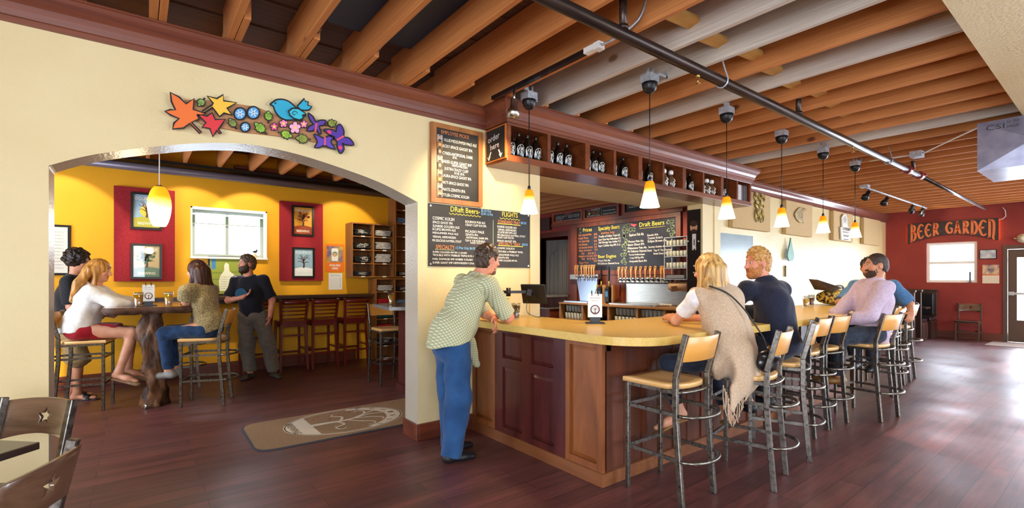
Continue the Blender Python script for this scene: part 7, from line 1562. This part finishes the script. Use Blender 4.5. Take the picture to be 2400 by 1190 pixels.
for sd, d in (('L', (-.5, .65, -.5)), ('R', (.75, .25, -.2))):
    a = getattr(g, 'a'+sd); d = nv(d); S = Sdf(); S.cap(a+np.array((0, 0, -.1))-d*.04, a+np.array((0, 0, -.105))+d*.18, .04, .034, .01, (0, 0, 1), .35); sdf_obj('sandal', S, .006, mat('sandal_tan', '#7d5a2e', .5), g.t)
hb2 = T('shoulder_bag', 'small black handbag on a long thin strap on the back of the poncho', 'bag', (3.78, 1.66, .8)); hb2.location = (3.47, 1.6, .77)
S = Sdf(); S.ell((3.47, 1.575, .86), [(.8, -.6, 0), (.6, .8, 0), (0, 0, 1)], (.075, .04, .075), .02); S.ell((3.47, 1.56, .90), [(.8, -.6, 0), (.6, .8, 0), (0, 0, 1)], (.075, .046, .04), .02); S.wrinkle(.002, 60); sdf_obj('bag_body', S, .005, mat('bag_leather', '#121114', .3, coat=.4), hb2)
l = hb2.location; pts = [(3.47, 1.575, .95), (3.475, 1.60, 1.02), (3.46, 1.66, 1.12), (3.42, 1.72, 1.23), (3.35, 1.80, 1.335), (3.30, 1.91, 1.385)]
MB().tube([(a-l.x, b-l.y, c-l.z) for a, b, c in spline(pts, 6)], .006, 6).build('strap', BLACKM, hb2); MB().lathe([(.014, -.004), (.018, 0), (.014, .004)], (3.47-l.x, 1.565-l.y, .96-l.z), 10, axis=(0, 1, 0)).build('buckle', CHROME, hb2)

# --- man in the navy shirt
g = Fig('ginger-bearded man in dark navy shirt seated at the bar, in profile', (4.36, 1.86, 0), .0065, pel=(4.36, 1.86, .88), chest=(4.36, 1.93, 1.20), neck=(4.365, 2.0, 1.42), front=(-.35, 1, 0), b=1.12, belly=.03,
    sL=(4.19, 2.07, 1.345), eL=(4.06, 2.24, 1.12), wL=(4.00, 2.46, 1.12), sR=(4.53, 1.94, 1.34), eR=(4.62, 2.18, 1.12), wR=(4.42, 2.40, 1.12),
    hL=(4.27, 1.9, .87), kL=(4.14, 2.19, .81), aL=(4.16, 2.05, .385), hR=(4.47, 1.88, .87), kR=(4.52, 2.19, .81), aR=(4.50, 2.05, .385), head=(4.335, 2.05, 1.57), face=(-.86, .5, -.06), up=(-.05, .05, 1))
g.body(SK2, hands=[('L', (-.1, 1, 0), (0, 0, -1), .4), ('R', (-.6, .7, 0), (0, 0, -1), .4)], feet=[('L', (0, 1, 0)), ('R', (.1, 1, 0))])
g.short_hair(HGI, hairline=.085, nape=-.075, e=.009, top=.014, tuft=.014); g.beard(mat('beard_ginger', '#a0602f', .7, c2='#b97a45', scale=60), e=.011); g.brows(HGI)
NAVY = cloth('navy_shirt', '#161a2c', '#1d2238', 60)
S = g.torso(Sdf(), .022, belly=.02, k=.05); [g.arm(S, sd, .018, 1.1, 1.9, .008) for sd in 'LR']; S.cut(g.pel+np.array((0, 0, -.08)), (0, 0, -1)); S.cut(g.neck+g.tax[2]*.02, g.tax[2]); g.garment('shirt', S, NAVY, wr=(.004, 22))
S = Sdf(); S.cap(g.neck-g.tax[2]*.03, g.neck+g.tax[2]*.035, .076, .07, .01, end=True, start=True); g.garment('collar', S, NAVY, .006, None)
S = Sdf(); S.ell(g.pel+np.array((0, .02, -.02)), g.tax, (.195, .15, .125), .05); [g.leg(S, sd, .012, 1.95, .03, True, .012, 1.05) for sd in 'LR']; S.cut(g.pel+np.array((0, 0, .06)), (0, 0, 1)); g.garment('trousers', S, cloth('dark_jeans', '#23232b', '#2e2e38', 40))
shoes(g, mat('shoe_black', '#15161a', .5), [('L', (0, 1, 0)), ('R', (.1, 1, 0))])

# --- man in the lavender shirt
g = Fig('bearded man in pale lavender shirt seated at the bar, seen from behind', (6.17, 1.73, 0), .0075, pel=(6.17, 1.73, .885), chest=(6.16, 1.70, 1.20), neck=(6.15, 1.68, 1.42), front=(-.75, .66, 0), b=1.08,
    sL=(6.00, 1.56, 1.345), eL=(5.86, 1.66, 1.07), wL=(5.80, 1.88, 1.0), sR=(6.28, 1.83, 1.345), eR=(6.02, 1.99, 1.06), wR=(6.02, 2.0, .95),
    hL=(6.08, 1.67, .87), kL=(5.80, 1.92, .82), aL=(5.95, 1.96, .40), hR=(6.18, 1.82, .87), kR=(5.96, 2.1, .82), aR=(6.08, 2.06, .40), head=(6.13, 1.675, 1.575), face=(-.66, .75, -.05), up=(0, 0, 1))
g.body(SK3, hands=[('L', (-.4, .8, -.3), (-.2, -.2, -.9), .4), ('R', (-.4, .8, -.3), (-.2, -.2, -.9), .5)], feet=[('L', (-.5, .7, 0)), ('R', (-.5, .7, 0))])
g.short_hair(mat('hair_cropped', '#2e211b', .6, c2='#453228', scale=60), hairline=.088, nape=-.06, e=.006, amp=.001, tuft=0); g.beard(mat('beard_brown', '#3b261a', .8), e=.005); g.brows(HDK)
LAV = cloth('lavender_shirt', '#b7a3b8', '#c4b2c6', 40)
S = g.torso(Sdf(), .022, belly=.015, k=.05); [g.arm(S, sd, .02, 1.08, 1.95, .008) for sd in 'LR']; S.cap(g.pel+g.fr*-.06+np.array((0, 0, .02)), g.pel-g.fr*.09+np.array((.03, 0, -.13)), .13, .1, .05, g.tax[1], .5); S.cut(g.pel+np.array((0, 0, -.13)), (0, 0, -1)); S.cut(g.neck+g.tax[2]*.02, g.tax[2]); g.garment('shirt', S, LAV, wr=(.005, 22), seed=3)
S = Sdf(); S.cap(g.neck-g.tax[2]*.03, g.neck+g.tax[2]*.035, .074, .068, .01, end=True, start=True); g.garment('collar', S, LAV, .006, None)
S = Sdf(); S.ell(g.pel+np.array((0, 0, -.025)), g.tax, (.185, .145, .12), .05); [g.leg(S, sd, .012, 1.95, .03, True, .012, 1.05) for sd in 'LR']; S.cut(g.pel+np.array((0, 0, .06)), (0, 0, 1)); g.garment('trousers', S, cloth('grey_jeans', '#2a2f3b', '#363c49', 40))
shoes(g, mat('shoe_brown', '#7a5222', .5), [('L', (-.5, .7, 0)), ('R', (-.5, .7, 0))])

# --- man in the blue shirt beyond
g = Fig('man in blue short-sleeved shirt facing the room from the far end of the bar', (7.5, 2.06, 0), .0085, pel=(7.5, 2.06, .885), chest=(7.46, 2.05, 1.2), neck=(7.43, 2.05, 1.42), front=(-1, -.1, 0), b=1.05,
    sL=(7.45, 1.86, 1.345), eL=(7.55, 1.72, 1.12), wL=(7.36, 1.66, 1.02), sR=(7.41, 2.24, 1.345), eR=(7.2, 2.36, 1.125), wR=(7.0, 2.22, 1.12),
    hL=(7.46, 1.97, .87), kL=(7.1, 1.95, .82), aL=(7.12, 1.98, .40), hR=(7.46, 2.14, .87), kR=(7.12, 2.2, .82), aR=(7.15, 2.17, .40), head=(7.40, 2.10, 1.575), face=(-.97, -.2, -.03), up=(0, 0, 1))
g.body(SK3, hands=[('L', (-.8, -.1, -.5), (0, .6, -.7), .5), ('R', (-.8, -.5, 0), (0, 0, -1), .5)], feet=[('L', (-1, 0, 0)), ('R', (-1, 0, 0))])
g.short_hair(HDK, hairline=.07, nape=-.07, e=.011); g.beard(mat('stubble', '#6d4a3a', .8), e=.0025); g.brows(HDK)
S = g.torso(Sdf(), .022, belly=.02, k=.05); [g.arm(S, sd, .018, 1.08, .9, .012) for sd in 'LR']; S.cut(g.pel+np.array((0, 0, -.1)), (0, 0, -1)); S.cut(g.neck+g.tax[2]*.015, g.tax[2]); g.garment('shirt', S, cloth('blue_shirt', '#3f6690', '#4c759f', 40), wr=(.004, 22))
S = Sdf(); S.ell(g.pel+np.array((0, 0, -.025)), g.tax, (.185, .145, .12), .05); [g.leg(S, sd, .012, 1.95, .03, True, .012, 1.05) for sd in 'LR']; S.cut(g.pel+np.array((0, 0, .06)), (0, 0, 1)); g.garment('trousers', S, cloth('grey_jeans', '#2a2f3b', '#363c49', 40))
shoes(g, mat('shoe_black', '#15161a', .5), [('L', (-1, 0, 0)), ('R', (-1, 0, 0))])

# --- bearded man standing in the yellow room
g = Fig('bearded man in black printed tee and grey trousers standing in the yellow room', (1.36, 7.78, 0), .0085, pel=(1.33, 7.78, .93), chest=(1.30, 7.78, 1.25), neck=(1.28, 7.78, 1.485), front=(-.6, -.8, 0), b=.98,
    sL=(1.455, 7.69, 1.41), eL=(1.57, 7.70, 1.12), wL=(1.52, 7.58, .90), sR=(1.15, 7.90, 1.41), eR=(1.04, 7.86, 1.13), wR=(1.20, 7.66, 1.18),
    hL=(1.42, 7.72, .90), kL=(1.52, 7.70, .49), aL=(1.60, 7.72, .09), hR=(1.25, 7.84, .90), kR=(1.27, 7.84, .49), aR=(1.31, 7.84, .09), head=(1.255, 7.75, 1.645), face=(-.96, -.25, 0), up=(0, 0, 1))
g.body(SK2, hands=[('L', (-.25, -.4, -.85), (-.9, .3, 0), .4), ('R', (.55, -.5, .5), (-.4, -.2, .8), .3)], feet=[('L', (.25, -1, 0)), ('R', (-.75, -.75, 0))])
g.short_hair(mat('hair_greybrown', '#3a2a20', .5, c2='#6b5747', scale=60, bump=.3), hairline=.075, nape=-.07, e=.013); g.beard(HB, e=.014); g.brows(HB)
S = g.torso(Sdf(), .022, belly=.025, k=.05); [g.arm(S, sd, .018, 1.08, .85, .014) for sd in 'LR']; S.cut(g.pel+np.array((0, 0, -.07)), (0, 0, -1)); S.cut(g.neck+g.tax[2]*.0, g.tax[2]+g.fr*.2)
o = g.garment('t_shirt', S, cloth('black_tee', '#14141c', '#1b1b24', 60), wr=(.004, 22))
fr_ = frame(g.chest+g.fr*.172-g.tax[0]*.0, g.tax[0], g.tax[2]); mb = MB()
for rr_ in (.075, .06, .045, .03): mb.stroke([(.045+rr_*math.cos(q), -.02+rr_*math.sin(q)) for q in [5.6*i/24+rr_*40 for i in range(25)]], fr_, .011, .012, 0)
mb.disc(fr_, .045, -.02, .085, .0105, 1, 24); mb.v = [tuple(np.array(v)-np.array(g.t.location)) for v in mb.v]; mb.build('print', [mat('print_blue', '#2f7fa3', .8), mat('print_deep', '#174a66', .8)], g.t)
S = Sdf(); S.ell(g.pel+np.array((0, 0, -.02)), g.tax, (.18, .15, .15), .05); [g.leg(S, sd, .014, 1.96, .04, True, .03, 1.02) for sd in 'LR']; S.cut(g.pel+np.array((0, 0, .05)), (0, 0, 1)); g.garment('trousers', S, cloth('grey_trousers', '#6f675d', '#625a51', 30), wr=(.005, 20))
shoes(g, mat('trail_shoe', '#5a4a3a', .7, c2='#2f2b2a', scale=14), [('L', (.25, -1, 0)), ('R', (-.75, -.75, 0))])

# --- long-haired woman at the slab table
g = Fig('long-haired woman in olive patterned top and jeans seated at the slab table', (.66, 6.62, 0), .008, pel=(.68, 6.60, .875), chest=(.63, 6.64, 1.18), neck=(.59, 6.67, 1.375), front=(-.9, .42, 0), b=.98, hs=.98,
    sL=(.46, 6.50, 1.31), eL=(.45, 6.56, 1.17), wL=(.48, 6.76, 1.175), sR=(.72, 6.82, 1.30), eR=(.74, 6.86, 1.08), wR=(.55, 7.0, 1.16),
    hL=(.62, 6.52, .86), kL=(.26, 6.70, .82), aL=(.30, 6.72, .40), hR=(.67, 6.70, .86), kR=(.32, 6.88, .82), aR=(.36, 6.86, .40), head=(.57, 6.70, 1.525), face=(-.75, .62, -.1), up=(0, 0, 1))
g.body(SK1, True, hands=[('L', (0, 1, 0), (0, 0, -1), .5, .92), ('R', (-.9, .3, 0), (0, 0, -1), .5, .92)], feet=[('L', (-.9, .3, 0)), ('R', (-.9, .3, 0))])
g.long_hair(mat('hair_auburn', '#24130f', .45, c2='#4a2a20', scale=40, stretch=(1, 1, .08), bump=.3), .42, .02, e=.016)
OLV = cloth('olive_knit', '#6b5c3a', '#a8966b', 70)
S = g.torso(Sdf(), .022, k=.05); [g.arm(S, sd, .02, .95, .75, .015) for sd in 'LR']; S.cap(g.pel+np.array((.03, -.03, .05)), g.pel+np.array((.06, -.04, -.05)), .15, .15, .05, g.tax[1], .9); S.cut(g.pel+np.array((0, 0, -.035)), (.25, 0, -1)); S.cut(g.neck-g.tax[2]*.0, g.tax[2]); g.garment('top', S, OLV, wr=(.005, 22))
S = Sdf(); S.ell(g.pel+np.array((0, 0, -.02)), g.tax, (.18, .145, .125), .05); [g.leg(S, sd, .01, 1.95, .03, True, .006) for sd in 'LR']; S.cut(g.pel+np.array((0, 0, .03)), (0, 0, 1)); g.garment('jeans', S, cloth('jeans_blue', '#203a5e', '#172b47', 20))
shoes(g, mat('shoe_grey', '#8c8a88', .6), [('L', (-.9, .3, 0)), ('R', (-.9, .3, 0))])
S = Sdf(); a, b = np.array(g.eR), np.array(g.wR); S.cap(a+(b-a)*.15, a+(b-a)*.6, .0415, .0375, .005, end=True, start=True); sdf_obj('tattoo', S, .006, mat('tattoo_ink', '#3d4248', .5, c2='#9a7763', scale=22, ramp=(.45, .6)), g.t)

# --- woman in white
g = Fig('blond woman in white blouse and red skirt seated at the slab table', (-.44, 7.15, 0), .0085, pel=(-.46, 7.15, .88), chest=(-.39, 7.13, 1.18), neck=(-.34, 7.12, 1.375), front=(.97, -.2, -.1), b=1.02, hs=.98,
    sL=(-.32, 7.31, 1.30), eL=(-.14, 7.30, 1.17), wL=(.02, 7.18, 1.17), sR=(-.37, 6.94, 1.29), eR=(-.17, 6.87, 1.165), wR=(.02, 6.93, 1.165),
    hL=(-.42, 7.23, .87), kL=(-.03, 7.12, .83), aL=(-.06, 7.08, .44), hR=(-.43, 7.06, .87), kR=(-.02, 6.96, .82), aR=(-.14, 6.94, .41), head=(-.315, 7.11, 1.525), face=(.95, -.25, -.15), up=(.05, 0, 1))
g.body(SK1, True, hands=[('L', (.9, -.3, 0), (0, 0, -1), .5, .92), ('R', (.9, .15, 0), (0, 0, -1), .5, .92)], feet=[('L', (.85, -.3, -.35)), ('R', (.85, -.45, -.3))], bust=1)
g.long_hair(HLB, .36, .04, e=.018, drift=(-.1, 0, 0)); g.brows(HB)
S = g.torso(Sdf(), .024, k=.05, bust=1); [g.arm(S, sd, .018, .95, 1.85, .012) for sd in 'LR']; S.cap(g.pel+np.array((-.03, 0, .08)), g.pel+np.array((-.05, 0, -.06)), .165, .185, .05, g.tax[1], .9); S.cut(g.pel+np.array((0, 0, -.01)), (.15, 0, -1)); S.cut(g.neck-g.tax[2]*.005, g.tax[2]+g.fr*.25); g.garment('blouse', S, cloth('white_blouse', '#e4dfd8', '#d6d0c8', 30), wr=(.004, 24))
S = Sdf(); S.ell(g.pel+np.array((0, 0, -.03)), g.tax, (.2, .165, .115), .05); S.cap((g.hL+g.hR)/2, (g.hL+g.hR)*.14+(g.kL+g.kR)*.36, .12, .095, .05, g.tax[0], 1.45, end=True); S.cut(g.pel+np.array((0, 0, .06)), (0, 0, 1)); S.cut(g.pel+np.array((0, 0, -.108)), (0, 0, -1)); g.garment('skirt', S, cloth('red_skirt', '#a01020', '#8d0e1c', 30))
for sd, d in (('L', (.85, -.3, -.35)), ('R', (.85, -.45, -.3))):
    a = getattr(g, 'a'+sd); d = nv(d); S = Sdf(); S.cap(a+np.array((0, 0, -.1))-d*.04, a+np.array((0, 0, -.105))+d*.19, .042, .036, .01, (0, 0, 1), .4); S.cap(a+np.array((0, 0, -.06))+d*.1, a+np.array((0, 0, -.09))+d*.19, .04, .036, .01, (0, 0, 1), .5); sdf_obj('shoe', S, .006, mat('shoe_tan', '#7a5a3c', .5), g.t)

# --- dark curly-haired person standing behind
g = Fig('curly dark-haired person in black shirt and khaki shorts standing at the arch edge', (-.58, 7.72, 0), .0085, pel=(-.60, 7.76, .93), chest=(-.58, 7.76, 1.25), neck=(-.56, 7.76, 1.475), front=(.97, -.25, 0), b=1.08,
    sL=(-.54, 7.96, 1.40), eL=(-.46, 8.0, 1.12), wL=(-.3, 7.92, 1.0), sR=(-.60, 7.56, 1.40), eR=(-.58, 7.52, 1.11), wR=(-.42, 7.56, 1.0),
    hL=(-.59, 7.85, .90), kL=(-.57, 7.86, .49), aL=(-.60, 7.88, .09), hR=(-.60, 7.67, .90), kR=(-.53, 7.66, .49), aR=(-.54, 7.68, .09), head=(-.535, 7.75, 1.64), face=(.96, -.25, -.05), up=(0, 0, 1))
g.body(SK3, hands=[('L', (.9, -.3, -.2), (0, -.9, 0), .5), ('R', (.9, .2, -.2), (0, .9, 0), .5)], feet=[('L', (.9, -.2, 0)), ('R', (.9, -.4, 0))])
S = Sdf(); r9 = random.Random(5)
S.ell(g.H(0, -.02, .035), g.hax, (.11, .125, .115), .03); S.ell(g.H(0, .12, -.03), g.hax, (.075, .075, .09), .015, 's')
for _ in range(90):
    a, b = r9.uniform(0, 6.28), r9.uniform(-.35, 1.4); p = (.108*math.cos(b)*math.cos(a), -.02+.12*math.cos(b)*math.sin(a), .035+.115*math.sin(b))
    if p[1] < .075 or p[2] > .09: S.ell(g.H(*p), g.hax, (.022, .022, .022), .008)
S.wrinkle(.003, 110, 4); sdf_obj('hair', S, .005, HDK, g.t)
S = g.torso(Sdf(), .024, k=.05, belly=.02); [g.arm(S, sd, .018, 1.08, .9, .014) for sd in 'LR']; S.cut(g.pel+np.array((0, 0, -.09)), (0, 0, -1)); S.cut(g.neck+g.tax[2]*.01, g.tax[2]); g.garment('shirt', S, cloth('black_shirt', '#18181b', '#202024', 60), wr=(.004, 22))
S = Sdf(); S.ell(g.pel+np.array((0, 0, -.02)), g.tax, (.185, .155, .15), .05); [g.leg(S, sd, .02, 1.05, .04, True, .03, 1.02) for sd in 'LR']; S.cut(g.pel+np.array((0, 0, .05)), (0, 0, 1)); g.garment('shorts', S, cloth('khaki_shorts', '#a3875a', '#94794e', 30), wr=(.004, 20))
for sd, d in (('L', (.9, -.2, 0)), ('R', (.9, -.4, 0))):
    a = getattr(g, 'a'+sd); d = nv(d); S = Sdf(); S.cap(a+np.array((0, 0, -.085))-d*.05, a+np.array((0, 0, -.085))+d*.2, .045, .04, .01, (0, 0, 1), .25); S.cap(a+np.array((0, 0, -.045))+d*.08, a+np.array((0, 0, -.06))+d*.13, .046, .045, .01, d, .3); sdf_obj('sandal', S, .006, BLACKM, g.t)
